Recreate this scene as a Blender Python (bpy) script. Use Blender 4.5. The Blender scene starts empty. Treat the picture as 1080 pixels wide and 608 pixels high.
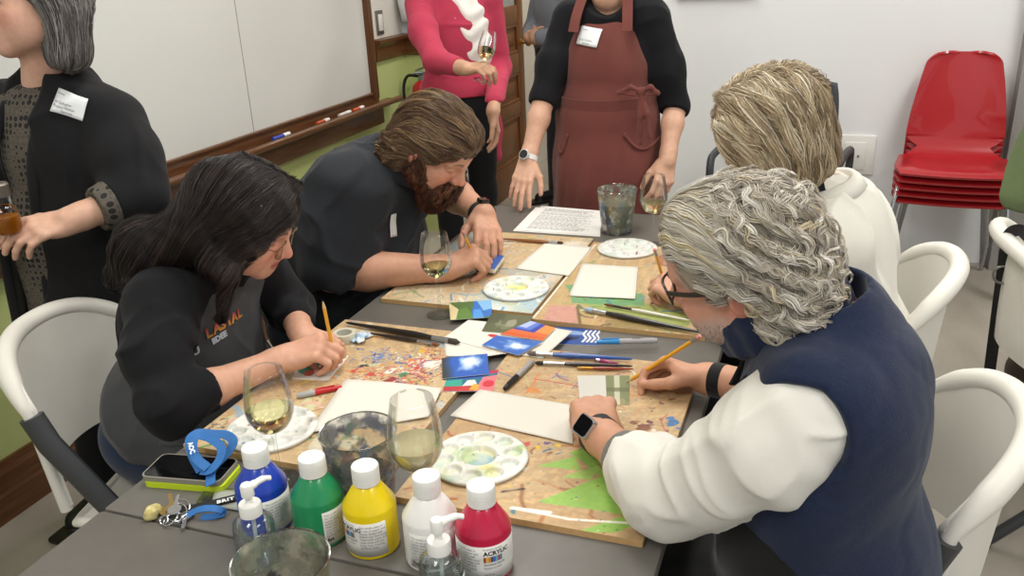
import bpy, bmesh, math, random
import numpy as np
from mathutils import Vector, Matrix

rng = np.random.default_rng(7)
random.seed(7)
COL = bpy.context.scene.collection
V3 = lambda *a: np.array(a if len(a) == 3 else a[0], dtype=float)

# ------------------------------------------------------------------ camera numbers
FPX, PITCH, ROLL, YAW, CAM_Z = 915.8, math.radians(21.29), math.radians(2.544), math.radians(20.48), 1.585
def cam_axes():
    cy, sy = math.cos(YAW), math.sin(YAW)
    right = V3(cy, sy, 0); fh = V3(-sy, cy, 0); up = V3(0, 0, 1)
    fwd = math.cos(PITCH)*fh - math.sin(PITCH)*up
    down = -math.sin(PITCH)*fh - math.cos(PITCH)*up
    return (math.cos(ROLL)*right + math.sin(ROLL)*down, -math.sin(ROLL)*right + math.cos(ROLL)*down, fwd)
CR, CD, CF = cam_axes()
def W(px, py, z=None, x=None, y=None):
    """world point seen at photo pixel px,py that lies on the given plane"""
    d = CR*((px-540)/FPX) + CD*((py-304)/FPX) + CF
    t = (z-CAM_Z)/d[2] if z is not None else (x/d[0] if x is not None else y/d[1])
    return d*t + V3(0, 0, CAM_Z)
T = 0.74           # table top
BT = 0.752         # painted board top

# ------------------------------------------------------------------ colour / materials
def lin(c):
    if isinstance(c, str):
        c = [int(c[i:i+2], 16)/255 for i in (0, 2, 4)]
    return tuple((x/12.92 if x <= .04045 else ((x+.055)/1.055)**2.4) for x in c[:3])
def linA(a):
    a = np.clip(np.asarray(a, dtype=float), 0, 1)
    return np.where(a <= .04045, a/12.92, ((a+.055)/1.055)**2.4)
_mats = {}
def mat(name, col=None, rough=.5, metal=0., noise=0., nscale=20., bump=0., bscale=60., stretch=None, attr=None, sss=0., trans=0.,
        ior=1.45, alpha=1., sheen=0., coat=0., emit=None, estr=0., spec=None, coords='Object', col2=None, bdist=.002, detail=4):
    if name in _mats: return _mats[name]
    m = bpy.data.materials.new(name); m.use_nodes = True
    nt = m.node_tree; N = nt.nodes; L = nt.links
    b = N['Principled BSDF']
    b.inputs['Roughness'].default_value = rough; b.inputs['Metallic'].default_value = metal
    b.inputs['IOR'].default_value = ior
    if spec is not None: b.inputs['Specular IOR Level'].default_value = spec
    if trans: b.inputs['Transmission Weight'].default_value = trans
    if alpha < 1: b.inputs['Alpha'].default_value = alpha
    if sheen:
        b.inputs['Sheen Weight'].default_value = sheen; b.inputs['Sheen Roughness'].default_value = .5
    if coat: b.inputs['Coat Weight'].default_value = coat
    if sss:
        b.inputs['Subsurface Weight'].default_value = sss
        b.inputs['Subsurface Radius'].default_value = (1., .35, .2); b.inputs['Subsurface Scale'].default_value = .006
    if emit is not None:
        b.inputs['Emission Color'].default_value = (*lin(emit), 1); b.inputs['Emission Strength'].default_value = estr
    tc = N.new('ShaderNodeTexCoord'); mp = N.new('ShaderNodeMapping')
    L.new(tc.outputs[coords], mp.inputs['Vector'])
    if stretch: mp.inputs['Scale'].default_value = stretch
    src = None
    if attr:
        a = N.new('ShaderNodeAttribute'); a.attribute_name = attr; src = a.outputs['Color']
    if noise > 0 and (col is not None or attr):
        nz = N.new('ShaderNodeTexNoise'); nz.inputs['Scale'].default_value = nscale; nz.inputs['Detail'].default_value = detail
        L.new(mp.outputs['Vector'], nz.inputs['Vector'])
        mx = N.new('ShaderNodeMixRGB')
        if col2 is not None:
            rp = N.new('ShaderNodeValToRGB'); rp.color_ramp.elements[0].position = .5-.5*(1-noise)*.6-.02; rp.color_ramp.elements[1].position = .5+.5*(1-noise)*.6+.02
            L.new(nz.outputs['Fac'], rp.inputs['Fac']); L.new(rp.outputs['Color'], mx.inputs['Fac'])
            mx.inputs['Color1'].default_value = (*lin(col), 1); mx.inputs['Color2'].default_value = (*lin(col2), 1)
        else:
            mx.blend_type = 'MULTIPLY'; mx.inputs['Fac'].default_value = 1.
            mr = N.new('ShaderNodeMapRange'); mr.inputs['From Min'].default_value = .25; mr.inputs['From Max'].default_value = .75
            mr.inputs['To Min'].default_value = 1-noise; mr.inputs['To Max'].default_value = 1+noise*.5
            L.new(nz.outputs['Fac'], mr.inputs['Value'])
            L.new(mr.outputs['Result'], mx.inputs['Color2'])
            if src is not None: L.new(src, mx.inputs['Color1'])
            else: mx.inputs['Color1'].default_value = (*lin(col), 1)
        src = mx.outputs['Color']
    if src is not None: L.new(src, b.inputs['Base Color'])
    elif col is not None: b.inputs['Base Color'].default_value = (*lin(col), 1)
    if bump > 0:
        n2 = N.new('ShaderNodeTexNoise'); n2.inputs['Scale'].default_value = bscale; n2.inputs['Detail'].default_value = 5
        L.new(mp.outputs['Vector'], n2.inputs['Vector'])
        bp = N.new('ShaderNodeBump'); bp.inputs['Strength'].default_value = bump; bp.inputs['Distance'].default_value = bdist
        L.new(n2.outputs['Fac'], bp.inputs['Height']); L.new(bp.outputs['Normal'], b.inputs['Normal'])
    _mats[name] = m
    return m

# ------------------------------------------------------------------ objects
def mesh_obj(name, verts, faces, m=None, parent=None, smooth=True, cols=None, fmats=None, autos=None):
    me = bpy.data.meshes.new(name)
    verts = np.asarray(verts, dtype=np.float32).reshape(-1, 3)
    if isinstance(faces, np.ndarray) and faces.ndim == 2:
        nf, k = faces.shape
        me.vertices.add(len(verts)); me.vertices.foreach_set('co', verts.ravel())
        me.loops.add(nf*k); me.loops.foreach_set('vertex_index', faces.astype(np.int32).ravel())
        me.polygons.add(nf); me.polygons.foreach_set('loop_start', np.arange(0, nf*k, k, dtype=np.int32))
        me.polygons.foreach_set('loop_total', np.full(nf, k, dtype=np.int32))
        me.update(calc_edges=True)
    else:
        me.from_pydata(verts.tolist(), [], [list(map(int, f)) for f in faces]); me.update()
    if smooth: me.polygons.foreach_set('use_smooth', np.ones(len(me.polygons), dtype=bool))
    if cols is not None:
        a = me.color_attributes.new('Col', 'FLOAT_COLOR', 'POINT')
        c = np.ones((len(verts), 4), dtype=np.float32); c[:, :3] = cols
        a.data.foreach_set('color', c.ravel())
    for mm in (m if isinstance(m, (list, tuple)) else [m]):
        if mm: me.materials.append(mm)
    if fmats is not None: me.polygons.foreach_set('material_index', np.asarray(fmats, dtype=np.int32))
    o = bpy.data.objects.new(name, me); COL.objects.link(o)
    if parent is not None: put(o, parent)
    if autos is not None: shade_auto(o, autos)
    return o
def shade_auto(o, deg=35):
    me = o.data; bm = bmesh.new(); bm.from_mesh(me)
    for e in bm.edges: e.smooth = not (len(e.link_faces) != 2 or e.calc_face_angle(0) > math.radians(deg))
    for f in bm.faces: f.smooth = True
    bm.to_mesh(me); bm.free()
def put(o, parent):
    """parent without moving: geometry is written in world space, parents sit at their base"""
    o.parent = parent
    o.matrix_parent_inverse = wm(parent).inverted()
def wm(o):
    m = o.matrix_basis.copy()
    if o.parent: m = wm(o.parent) @ o.matrix_parent_inverse @ m
    return m
def tag(o, label, cat, group=None, kind=None):
    if label: o['label'] = label
    if cat: o['category'] = cat
    if group: o['group'] = group
    if kind: o['kind'] = kind
    return o
def thing(name, label, cat, loc=(0, 0, 0), rz=0, group=None):
    o = bpy.data.objects.new(name, None); COL.objects.link(o)
    o.location = tuple(float(v) for v in loc); o.rotation_euler = (0, 0, rz); o.empty_display_size = .05
    return tag(o, label, cat, group)
def root_at(o, base):
    """move a one-mesh thing's origin to its base"""
    b = Vector([float(v) for v in base]); o.data.transform(Matrix.Translation(-b)); o.location = b
    return o
def dup(root, loc, rz=None, label=None, group=None, rot=None):
    r = root.copy(); COL.objects.link(r); r.location = tuple(float(v) for v in loc)
    if rot is not None: r.rotation_euler = rot
    elif rz is not None: r.rotation_euler = (0, 0, rz)
    if label: r['label'] = label
    if group: r['group'] = group
    def kids(a, b):
        for ch in list(a.children):
            c = ch.copy(); COL.objects.link(c); c.parent = b; c.matrix_parent_inverse = ch.matrix_parent_inverse.copy()
            kids(ch, c)
    kids(root, r)
    return r
class MB:
    """collects simple shapes into ONE mesh"""
    def __init__(s): s.v = []; s.f = []; s.n = 0; s.mi = []; s.cur = 0
    def add(s, v, f):
        v = np.asarray(v, float).reshape(-1, 3)
        s.v.append(v); s.f += [tuple(int(i)+s.n for i in q) for q in f]; s.mi += [s.cur]*len(f); s.n += len(v)
        return s
    def box(s, c, d, R=None, bev=0.0):
        c = V3(c); hx, hy, hz = [q/2 for q in d]
        if bev <= 0:
            v = np.array([[a*hx, b*hy, e*hz] for e in (-1, 1) for b in (-1, 1) for a in (-1, 1)])
            f = [(0, 2, 3, 1), (4, 5, 7, 6), (0, 1, 5, 4), (2, 6, 7, 3), (0, 4, 6, 2), (1, 3, 7, 5)]
        else:
            bm = bmesh.new(); bmesh.ops.create_cube(bm, size=1)
            for q in bm.verts: q.co = Vector((q.co.x*d[0], q.co.y*d[1], q.co.z*d[2]))
            bmesh.ops.bevel(bm, geom=bm.edges[:], offset=bev, segments=2, affect='EDGES', profile=.5)
            v = np.array([q.co[:] for q in bm.verts]); bm.verts.index_update(); f = [[q.index for q in fc.verts] for fc in bm.faces]; bm.free()
        if R is not None: v = v @ np.asarray(R).T
        return s.add(v+c, f)
    def lathe(s, prof, c=(0, 0, 0), n=40, R=None, closed=False, cap0=False, cap1=False, sx=1, sy=1):
        prof = np.asarray(prof, float); k = len(prof); a = np.arange(n)/n*2*np.pi
        v = np.zeros((k, n, 3)); v[:, :, 0] = prof[:, 0, None]*np.cos(a)*sx; v[:, :, 1] = prof[:, 0, None]*np.sin(a)*sy; v[:, :, 2] = prof[:, 1, None]
        f = []
        for i in range(k if closed else k-1):
            i2 = (i+1) % k
            for j in range(n):
                j2 = (j+1) % n; f.append((i*n+j, i*n+j2, i2*n+j2, i2*n+j))
        if cap0: f.append(tuple(range(n))[::-1])
        if cap1: f.append(tuple((k-1)*n+j for j in range(n)))
        v = v.reshape(-1, 3)
        if R is not None: v = v @ np.asarray(R).T
        return s.add(v+V3(c), f)
    def tube(s, pts, r, n=10, cap=True, flat=1., up=None, closed=False):
        pts = np.asarray(pts, float); k = len(pts); r = np.broadcast_to(np.asarray(r, float), (k,))
        tg = np.gradient(pts, axis=0) if not closed else np.roll(pts, -1, 0)-np.roll(pts, 1, 0)
        tg /= np.linalg.norm(tg, axis=1)[:, None]+1e-12
        u = np.array(up if up is not None else ((0, 0, 1) if abs(tg[0][2]) < .9 else (1, 0, 0)), float)
        v = np.zeros((k, n, 3)); a = np.arange(n)/n*2*np.pi
        for i in range(k):
            u = u-tg[i]*(u@tg[i]); u /= np.linalg.norm(u)+1e-12; w = np.cross(tg[i], u)
            v[i] = pts[i]+r[i]*(np.cos(a)[:, None]*w+flat*np.sin(a)[:, None]*u)
        f = []
        for i in range(k if closed else k-1):
            i2 = (i+1) % k
            for j in range(n): f.append((i*n+j, i*n+(j+1) % n, i2*n+(j+1) % n, i2*n+j))
        if cap and not closed: f.append(tuple(range(n))[::-1]); f.append(tuple((k-1)*n+j for j in range(n)))
        return s.add(v.reshape(-1, 3), f)
    def ribbon(s, pts, nrm, w, th):
        """flat strap along pts; nrm = normals, w width, th thickness"""
        pts = np.asarray(pts, float); nrm = np.broadcast_to(np.asarray(nrm, float), pts.shape).copy()
        tg = np.gradient(pts, axis=0); tg /= np.linalg.norm(tg, axis=1)[:, None]+1e-12
        sd = np.cross(tg, nrm); sd /= np.linalg.norm(sd, axis=1)[:, None]+1e-12; nn = np.cross(sd, tg)
        w = np.broadcast_to(np.asarray(w, float), (len(pts),))[:, None]
        q = np.stack([pts-sd*w/2-nn*th/2, pts+sd*w/2-nn*th/2, pts+sd*w/2+nn*th/2, pts-sd*w/2+nn*th/2], 1)
        f = []
        for i in range(len(pts)-1):
            for j in range(4): f.append((i*4+j, i*4+(j+1) % 4, i*4+4+(j+1) % 4, i*4+4+j))
        f.append((3, 2, 1, 0)); b = (len(pts)-1)*4; f.append((b, b+1, b+2, b+3))
        return s.add(q.reshape(-1, 3), f)
    def sheet(s, P, th, both=True):
        """P grid (nu,nv,3) thickened along its normals"""
        P = np.asarray(P, float); nu, nv = P.shape[:2]
        du = np.gradient(P, axis=0); dv = np.gradient(P, axis=1); N = np.cross(du, dv); N /= np.linalg.norm(N, axis=2)[..., None]+1e-12
        A = (P+N*th/2).reshape(-1, 3); B = (P-N*th/2).reshape(-1, 3); o = nu*nv; f = []
        for i in range(nu-1):
            for j in range(nv-1):
                a, b, c, d = i*nv+j, (i+1)*nv+j, (i+1)*nv+j+1, i*nv+j+1
                f.append((a, b, c, d)); f.append((o+d, o+c, o+b, o+a))
        rim = [i*nv for i in range(nu)]+[(nu-1)*nv+j for j in range(1, nv)]+[i*nv+nv-1 for i in range(nu-2, -1, -1)]+[j for j in range(nv-2, 0, -1)]
        for a, b in zip(rim, rim[1:]+rim[:1]): f.append((b, a, o+a, o+b))
        return s.add(np.vstack([A, B]), f)
    def prism(s, poly, z0, z1, R=None, c=(0, 0, 0)):
        n = len(poly); v = np.array([(x, y, z0) for x, y in poly]+[(x, y, z1) for x, y in poly], float)
        if R is not None: v = v @ np.asarray(R).T
        f = [tuple(range(n))[::-1], tuple(range(n, 2*n))]+[(i, (i+1) % n, n+(i+1) % n, n+i) for i in range(n)]
        return s.add(v+V3(c), f)
    def build(s, name, m, parent=None, autos=35, smooth=True):
        if smooth and autos is None: return mesh_obj(name, np.vstack(s.v), s.f, m, parent, True, fmats=s.mi)
        return mesh_obj(name, np.vstack(s.v), s.f, m, parent, smooth, autos=autos if smooth else None, fmats=s.mi)
def rot_z(a): c, q = math.cos(a), math.sin(a); return np.array([[c, -q, 0], [q, c, 0], [0, 0, 1.]])
def frame_from(d, up=(0, 0, 1)):
    """columns x,y,z with z along d"""
    z = V3(d)/np.linalg.norm(d); u = V3(up)
    if abs(z@u) > .98: u = V3(1, 0, 0)
    x = np.cross(u, z); x /= np.linalg.norm(x); return np.stack([x, np.cross(z, x), z], 1)
def unit(v): v = np.asarray(v, float); return v/(np.linalg.norm(v)+1e-12)
def bez(pts, n=16):
    """Catmull-Rom through points"""
    P = np.asarray(pts, float); P = np.vstack([2*P[0]-P[1], P, 2*P[-1]-P[-2]]); out = []
    for i in range(1, len(P)-2):
        t = np.linspace(0, 1, n, endpoint=False)[:, None]
        a, b, c, d = P[i-1], P[i], P[i+1], P[i+2]
        out.append(.5*((2*b)+(-a+c)*t+(2*a-5*b+4*c-d)*t*t+(-a+3*b-3*c+d)*t**3))
    return np.vstack(out+[P[-2][None]])
def text_mesh(body, size, align='LEFT', bold=0., res=2, sp=1.):
    """flat text as (verts, faces) in its own xy plane"""
    cu = bpy.data.curves.new('lettering', 'FONT'); cu.body = body; cu.size = size; cu.align_x = align; cu.resolution_u = res
    cu.offset = bold; cu.fill_mode = 'FRONT'; cu.space_character = sp
    o = bpy.data.objects.new('lettering', cu); COL.objects.link(o)
    bpy.context.view_layer.update()
    dg = bpy.context.evaluated_depsgraph_get(); me = o.evaluated_get(dg).to_mesh()
    v = np.array([q.co[:] for q in me.vertices]).reshape(-1, 3); f = [tuple(p.vertices) for p in me.polygons]
    o.evaluated_get(dg).to_mesh_clear(); bpy.data.objects.remove(o); bpy.data.curves.remove(cu)
    return v, f

# ------------------------------------------------------------------ smooth solids (bodies, cloth, hair masses)
def snoise(X, sc=10., seed=0):
    """smooth pseudo noise in [-1,1]"""
    r = np.random.default_rng(seed); out = 0
    Y = X*sc
    Y = Y+.7*np.sin(Y[..., [1, 2, 0]]*1.3+seed)
    for i in range(5):
        k = r.normal(size=3); k /= np.linalg.norm(k); f = .7+.45*i
        out = out+np.sin((Y@k)*f+r.uniform(0, 6.28))/(1+.35*i)
    return out/2.6
class Solid:
    def __init__(s): s.P = []; s.disp = None; s.cuts = []
    def cap(s, a, b, ra, rb=None, k=.02, op=1):
        a, b = V3(a), V3(b); rb = ra if rb is None else rb
        s.P.append(('c', a, b, ra, rb, k, op, (a+b)/2, np.linalg.norm(b-a)/2+max(ra, rb))); return s
    def chain(s, pts, rs, k=.02, op=1):
        for i in range(len(pts)-1): s.cap(pts[i], pts[i+1], rs[i], rs[i+1], k, op)
        return s
    def ell(s, c, r, R=None, k=.02, op=1):
        c = V3(c); r = V3(*([r]*3)) if np.isscalar(r) else V3(r); R = np.eye(3) if R is None else np.asarray(R)
        s.P.append(('e', c, R, r, None, k, op, c, r.max())); return s
    def box(s, c, h, R=None, rd=.01, k=.01, op=1):
        c = V3(c); h = V3(h); R = np.eye(3) if R is None else np.asarray(R)
        s.P.append(('b', c, R, h, rd, k, op, c, np.linalg.norm(h))); return s
    def cut(s, p, n, k=.004):
        """keep the side the normal points away from"""
        s.cuts.append((V3(p), unit(n), k)); return s
    def cutbox(s, p, n, r=.075, L=.16, k=.004):
        """trim locally: remove what lies beyond p along n, within r of that axis"""
        n = unit(n); return s.box(V3(p)+n*L, (r, r, L), frame_from(n), .004, k, -1)
    @staticmethod
    def d1(p, X):
        t = p[0]
        if t == 'c':
            a, b, ra, rb = p[1:5]; ba = b-a; L = ba@ba+1e-12; h = np.clip(((X-a)@ba)/L, 0, 1)
            return np.linalg.norm(X-a-h[..., None]*ba, axis=-1)-(ra+(rb-ra)*h)
        if t == 'e':
            q = (X-p[1])@p[2]; r = p[3]; k0 = np.linalg.norm(q/r, axis=-1); k1 = np.linalg.norm(q/(r*r), axis=-1)
            return np.where(k0 < 1e-4, -r.min(), k0*(k0-1)/np.maximum(k1, 1e-9))
        q = np.abs((X-p[1])@p[2])-(p[3]-p[4])
        return np.linalg.norm(np.maximum(q, 0), axis=-1)+np.minimum(q.max(-1), 0)-p[4]
    def comb(s, d, dp, k, op):
        if op > 0:
            h = np.maximum(k-np.abs(d-dp), 0)/k; return np.minimum(d, dp)-h*h*k*.25
        h = np.maximum(k-np.abs(d+dp), 0)/k; return np.maximum(d, -dp)+h*h*k*.25
    def post(s, d, X):
        if s.disp is not None: d = d+s.disp(X)
        for p, n, k in s.cuts:
            dp = (X-p)@n; h = np.maximum(k-np.abs(d-dp), 0)/k; d = np.maximum(d, dp)+h*h*k*.25
        return d
    def eval(s, X):
        d = np.full(X.shape[:-1], 1.)
        for p in s.P: d = s.comb(d, s.d1(p, X), p[5], p[6])
        return s.post(d, X)
    def grad(s, X, e=.002):
        g = np.stack([s.eval(X+e*np.eye(3)[i])-s.eval(X-e*np.eye(3)[i]) for i in range(3)], -1)
        return g/(np.linalg.norm(g, axis=-1)[..., None]+1e-9)
    def mesh(s, v=.004):
        B = 8; lo = np.min([p[7]-p[8] for p in s.P if p[6] > 0], 0)-.03; hi = np.max([p[7]+p[8] for p in s.P if p[6] > 0], 0)+.03
        bs = v*B; nb = np.ceil((hi-lo)/bs).astype(int)
        g = np.stack(np.meshgrid(*[np.arange(n) for n in nb], indexing='ij'), -1).reshape(-1, 3)
        cen = lo+(g+.5)*bs; hd = bs*.867
        D = np.full(len(cen), 1.)
        for p in s.P:
            m = np.linalg.norm(cen-p[7], axis=1) < p[8]+hd*2.5+p[5]
            if m.any(): D[m] = s.comb(D[m], s.d1(p, cen[m]), p[5], p[6])
        g = g[np.abs(D) < hd*1.6+.012]; cen = lo+(g+.5)*bs
        o = np.stack(np.meshgrid(*[np.arange(B+1)]*3, indexing='ij'), -1).reshape(-1, 3)
        vids = []; vpos = []; edges = []
        N = (nb+1)*B+2; S = np.array([N[1]*N[2], N[2], 1], dtype=np.int64)
        CH = 1500
        for c0 in range(0, len(g), CH):
            gg = g[c0:c0+CH]; cc = cen[c0:c0+CH]
            X = lo+(gg[:, None, :]*B+o[None])*v
            F = np.full(X.shape[:2], 1.)
            for p in s.P:
                m = np.linalg.norm(cc-p[7], axis=1) < p[8]+hd+p[5]+.01
                if m.any(): F[m] = s.comb(F[m], s.d1(p, X[m]), p[5], p[6])
            F = s.post(F, X)
            F = F.reshape(-1, B+1, B+1, B+1)
            neg = F < 0
            cnt = sum(neg[:, i:B+i, j:B+j, k:B+k].astype(np.int8) for i in (0, 1) for j in (0, 1) for k in (0, 1))
            bi, ci, cj, ck = np.nonzero((cnt > 0) & (cnt < 8))
            acc = np.zeros((len(bi), 3)); w = np.zeros(len(bi))
            corner = lambda i, j, k: F[bi, ci+i, cj+j, ck+k]
            for ax in range(3):
                for a in (0, 1):
                    for b in (0, 1):
                        q0 = [0, 0, 0]; oth = [t for t in range(3) if t != ax]; q0[oth[0]] = a; q0[oth[1]] = b; q1 = list(q0); q1[ax] = 1
                        f0 = corner(*q0); f1 = corner(*q1); m = (f0 < 0) != (f1 < 0)
                        t = np.where(m, f0/np.where(m, f0-f1, 1), 0)
                        pt = np.tile(np.array(q0, float), (len(bi), 1)); pt[:, ax] = t
                        acc += pt*m[:, None]; w += m
            gi = gg[bi]*B+np.stack([ci, cj, ck], 1)
            vpos.append(lo+(gi+acc/w[:, None])*v); vids.append(gi@S)
            for ax in range(3):
                q1 = [0, 0, 0]; q1[ax] = 1
                f0 = corner(0, 0, 0); f1 = corner(*q1); m = (f0 < 0) != (f1 < 0)
                edges.append((gi[m]@S, np.full(m.sum(), ax), (f0 < 0)[m]))
        ids = np.concatenate(vids); pos = np.concatenate(vpos); od = np.argsort(ids); ids = ids[od]; pos = pos[od]
        e = np.concatenate([q[0] for q in edges]); ax = np.concatenate([q[1] for q in edges]); fl = np.concatenate([q[2] for q in edges])
        quads = []
        for a in range(3):
            m = ax == a; b, c = (a+1) % 3, (a+2) % 3
            q = np.stack([e[m], e[m]-S[b], e[m]-S[b]-S[c], e[m]-S[c]], 1)
            f = fl[m]; q[~f] = q[~f][:, ::-1]
            quads.append(q)
        quads = np.concatenate(quads); ix = np.clip(np.searchsorted(ids, quads), 0, len(ids)-1)
        ok = (ids[ix] == quads).all(1)
        return pos, ix[ok]
def solid_obj(name, so, v, m, parent=None, colf=None):
    P, Q = so.mesh(v)
    return mesh_obj(name, P, Q, m, parent, True, cols=None if colf is None else colf(P))
# ================================================================== scene settings, camera, lights
sc = bpy.context.scene
sc.view_settings.view_transform = 'Standard'; sc.view_settings.look = 'None'; sc.view_settings.gamma = 1; sc.view_settings.use_curve_mapping = False
sc.view_settings.exposure = 0.0
cam = bpy.data.cameras.new('camera'); cam.sensor_width = 36; cam.sensor_fit = 'HORIZONTAL'; cam.lens = FPX/1080*36; cam.clip_start = .05
co = bpy.data.objects.new('camera', cam); COL.objects.link(co)
co.matrix_world = Matrix([[CR[0], -CD[0], -CF[0], 0], [CR[1], -CD[1], -CF[1], 0], [CR[2], -CD[2], -CF[2], CAM_Z], [0, 0, 0, 1]])
sc.camera = co
sc.cycles.transparent_max_bounces = 24; sc.cycles.max_bounces = 14; sc.cycles.transmission_bounces = 14
w = bpy.data.worlds.new('world'); sc.world = w; w.use_nodes = True
w.node_tree.nodes['Background'].inputs[0].default_value = (.97, .985, 1.0, 1); w.node_tree.nodes['Background'].inputs[1].default_value = .75

# ================================================================== the room
XL, YB, XR, CEIL = -2.31, 4.70, 4.2, 3.1
def struct(o, name=None):
    o['kind'] = 'structure'
    if name: o.name = name
    return o
wallm = mat('white_wall_paint', 'e8eaea', .85, noise=.03, nscale=3, bump=.15, bscale=180, bdist=.001)
wallb = mat('cream_wall_paint', 'd8d4ca', .8, noise=.03, nscale=3)
green = mat('pale_green_wall_paint', 'bcc782', .7, noise=.05, nscale=4)
wood = mat('dark_varnished_wood', '6b4526', .38, noise=.45, nscale=6, stretch=(12, 1.2, 12), col2='553319', coat=.2)
woodx = mat('dark_varnished_wood_upright', '6b4526', .4, noise=.45, nscale=6, stretch=(12, 12, 1.2), col2='553319', coat=.2)
doorw = mat('brown_door_wood', '7f4f27', .42, noise=.4, nscale=5, stretch=(9, 9, .9), col2='6a3f1c', coat=.15)
floorm = mat('worn_concrete_floor', 'aaa397', .5, noise=.35, nscale=3.2, stretch=(1.3, .55, 1), col2='8f887c', bump=.1, bscale=30)
ceilm = mat('white_ceiling', 'e8e6e0', .9)
greyw = mat('shaded_wall_grey', '8f8d88', .8, noise=.04, nscale=3)
DY0, DX0, DX1 = 4.60, -2.10, -1.18          # doorway in the back wall
HALL = 7.4
struct(MB().box((.9, 2.3, -.05), (8, 11, .1)).build('floor', floorm, autos=None, smooth=False))
struct(MB().box((.9, 2.3, CEIL+.05), (8, 11, .1)).build('ceiling', ceilm, smooth=False))
b = MB(); b.cur = 0
b.box((XL-.06, 1.0, 1.12+(CEIL-1.12)/2), (.12, 7.4, CEIL-1.12)); b.cur = 1; b.box((XL-.06, 1.0, .56), (.12, 7.4, 1.12))
struct(b.build('wall_left', [wallb, green], smooth=False))
b = MB(); b.cur = 0
b.box(((XL+DX0)/2, DY0+.06, 1.12+(CEIL-1.12)/2), (DX0-XL, .12, CEIL-1.12)); b.cur = 1; b.box(((XL+DX0)/2, DY0+.06, .56), (DX0-XL, .12, 1.12))
struct(b.build('wall_back_green', [mat('pale_blue_white_wall', 'd3dbe0', .8), green], smooth=False), 'wall_back_left')
b = MB(); b.box(((DX1+.90)/2, YB+.06, CEIL/2), (.90-DX1, .12, CEIL)); b.box(((DX0+DX1)/2, YB+.06, 2.6), (DX1-DX0, .12, 1.0))
struct(b.build('wall_back', wallm, smooth=False))
# hall beyond the doorway
b = MB(); b.box((DX0-.07, (DY0+.12+HALL)/2, CEIL/2), (.1, HALL-DY0-.12, CEIL)); struct(b.build('wall_hall_left', wallb, smooth=False))
b = MB(); b.box((DX0+2, HALL+.05, CEIL/2), (4.4, .1, CEIL)); struct(b.build('wall_hall_end', mat('hall_wall_paint', 'b7ab98', .8), smooth=False))
# return wall at the right, its shade put into the grey colour
b = MB(); b.box((1.215, YB-.04, CEIL/2), (.80, .12, CEIL)); b.box((2.9, YB+.06, CEIL/2), (3.6, .12, CEIL)); struct(b.build('wall_right', greyw, smooth=False))
# left wall trim: chair rail, baseboard (profiles swept along y)
def rail_y(name, x0, prof, y0, y1, m):
    P = [(x0+a, y, z) for y in (y0, y1) for a, z in prof]; n = len(prof)
    f = [(i, (i+1) % n, n+(i+1) % n, n+i) for i in range(n)]+[tuple(range(n))[::-1], tuple(range(n, 2*n))]
    return struct(mesh_obj(name, P, f, m, None, False))
def rail_x(name, y0, prof, x0, x1, m):
    P = [(x, y0-a, z) for x in (x0, x1) for a, z in prof]; n = len(prof)
    f = [(i, (i+1) % n, n+(i+1) % n, n+i) for i in range(n)]+[tuple(range(n))[::-1], tuple(range(n, 2*n))]
    return struct(mesh_obj(name, P, f, m, None, False))
base_prof = [(0, 0), (.030, 0), (.030, .085), (.024, .095), (.024, .15), (.016, .165), (.012, .185), (0, .185)]
rail_prof = [(0, 1.05), (.018, 1.055), (.022, 1.075), (.022, 1.125), (.03, 1.135), (.045, 1.15), (.045, 1.165), (0, 1.17)]
rail_y('baseboard_left', XL, base_prof, -2.6, DY0, wood)
rail_y('trim_1', XL, rail_prof, 4.235, DY0, wood)
rail_x('trim_2', DY0, rail_prof, XL, DX0, wood)
# door casing on the right jamb
struct(MB().box((DX1+.02, YB-.01, 1.1), (.1, .16, 2.2), bev=.01).build('trim_3', woodx))

# whiteboard in its wooden frame, with the chalk tray
X0 = XL
wb = thing('whiteboard', 'large white board in a dark wooden frame on the left wall', 'whiteboard', (XL, 2.4, .84))
YW0, YW1, ZB0, ZB1 = -.3, 4.13, .90, 2.35
MB().box((XL+.011, (YW0+YW1)/2, (ZB0+ZB1)/2), (.018, YW1-YW0, ZB1-ZB0)).build('panel', mat('whiteboard_surface', 'd8d9d3', .33, noise=.03, nscale=2.5), wb, smooth=False)
seam = MB(); ys = W(256, 60, x=XL+.02)[1]
seam.box((XL+.0205, ys, 1.62), (.001, .0035, 1.45)); seam.build('panel_joint', mat('joint_grey', '8d8a83', .6), wb, smooth=False)
def frame_y(y0, y1, z, hgt, d):
    return MB().box((XL+d/2, (y0+y1)/2, z), (d, y1-y0, hgt), bev=.006)
fm = frame_y(YW0, YW1+.07, ZB0-.035, .07, .03); fm.box((XL+.02, (YW0+YW1)/2, ZB0+.004), (.04, YW1-YW0, .012), bev=.003)
fm.build('frame', wood, wb)
fm = MB().box((XL+.018, YW1+.035, (ZB0+ZB1)/2), (.036, .07, ZB1-ZB0+.06), bev=.008); fm.box((XL+.024, YW1+.012, (ZB0+ZB1)/2), (.04, .02, ZB1-ZB0), bev=.006); fm.build('frame', woodx, wb)
tr = MB(); tr.box((XL+.045, (YW0+YW1)/2+.11, ZB0-.058), (.09, YW1-YW0+.20, .02), bev=.008); tr.tube([(XL+.085, YW0, ZB0-.05), (XL+.085, YW1+.21, ZB0-.05)], .016, 12)
tr.box((XL+.025, (YW0+YW1)/2+.05, ZB0-.115), (.03, YW1-YW0+.08, .1), bev=.006)
tr.build('tray', wood, wb)
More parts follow.
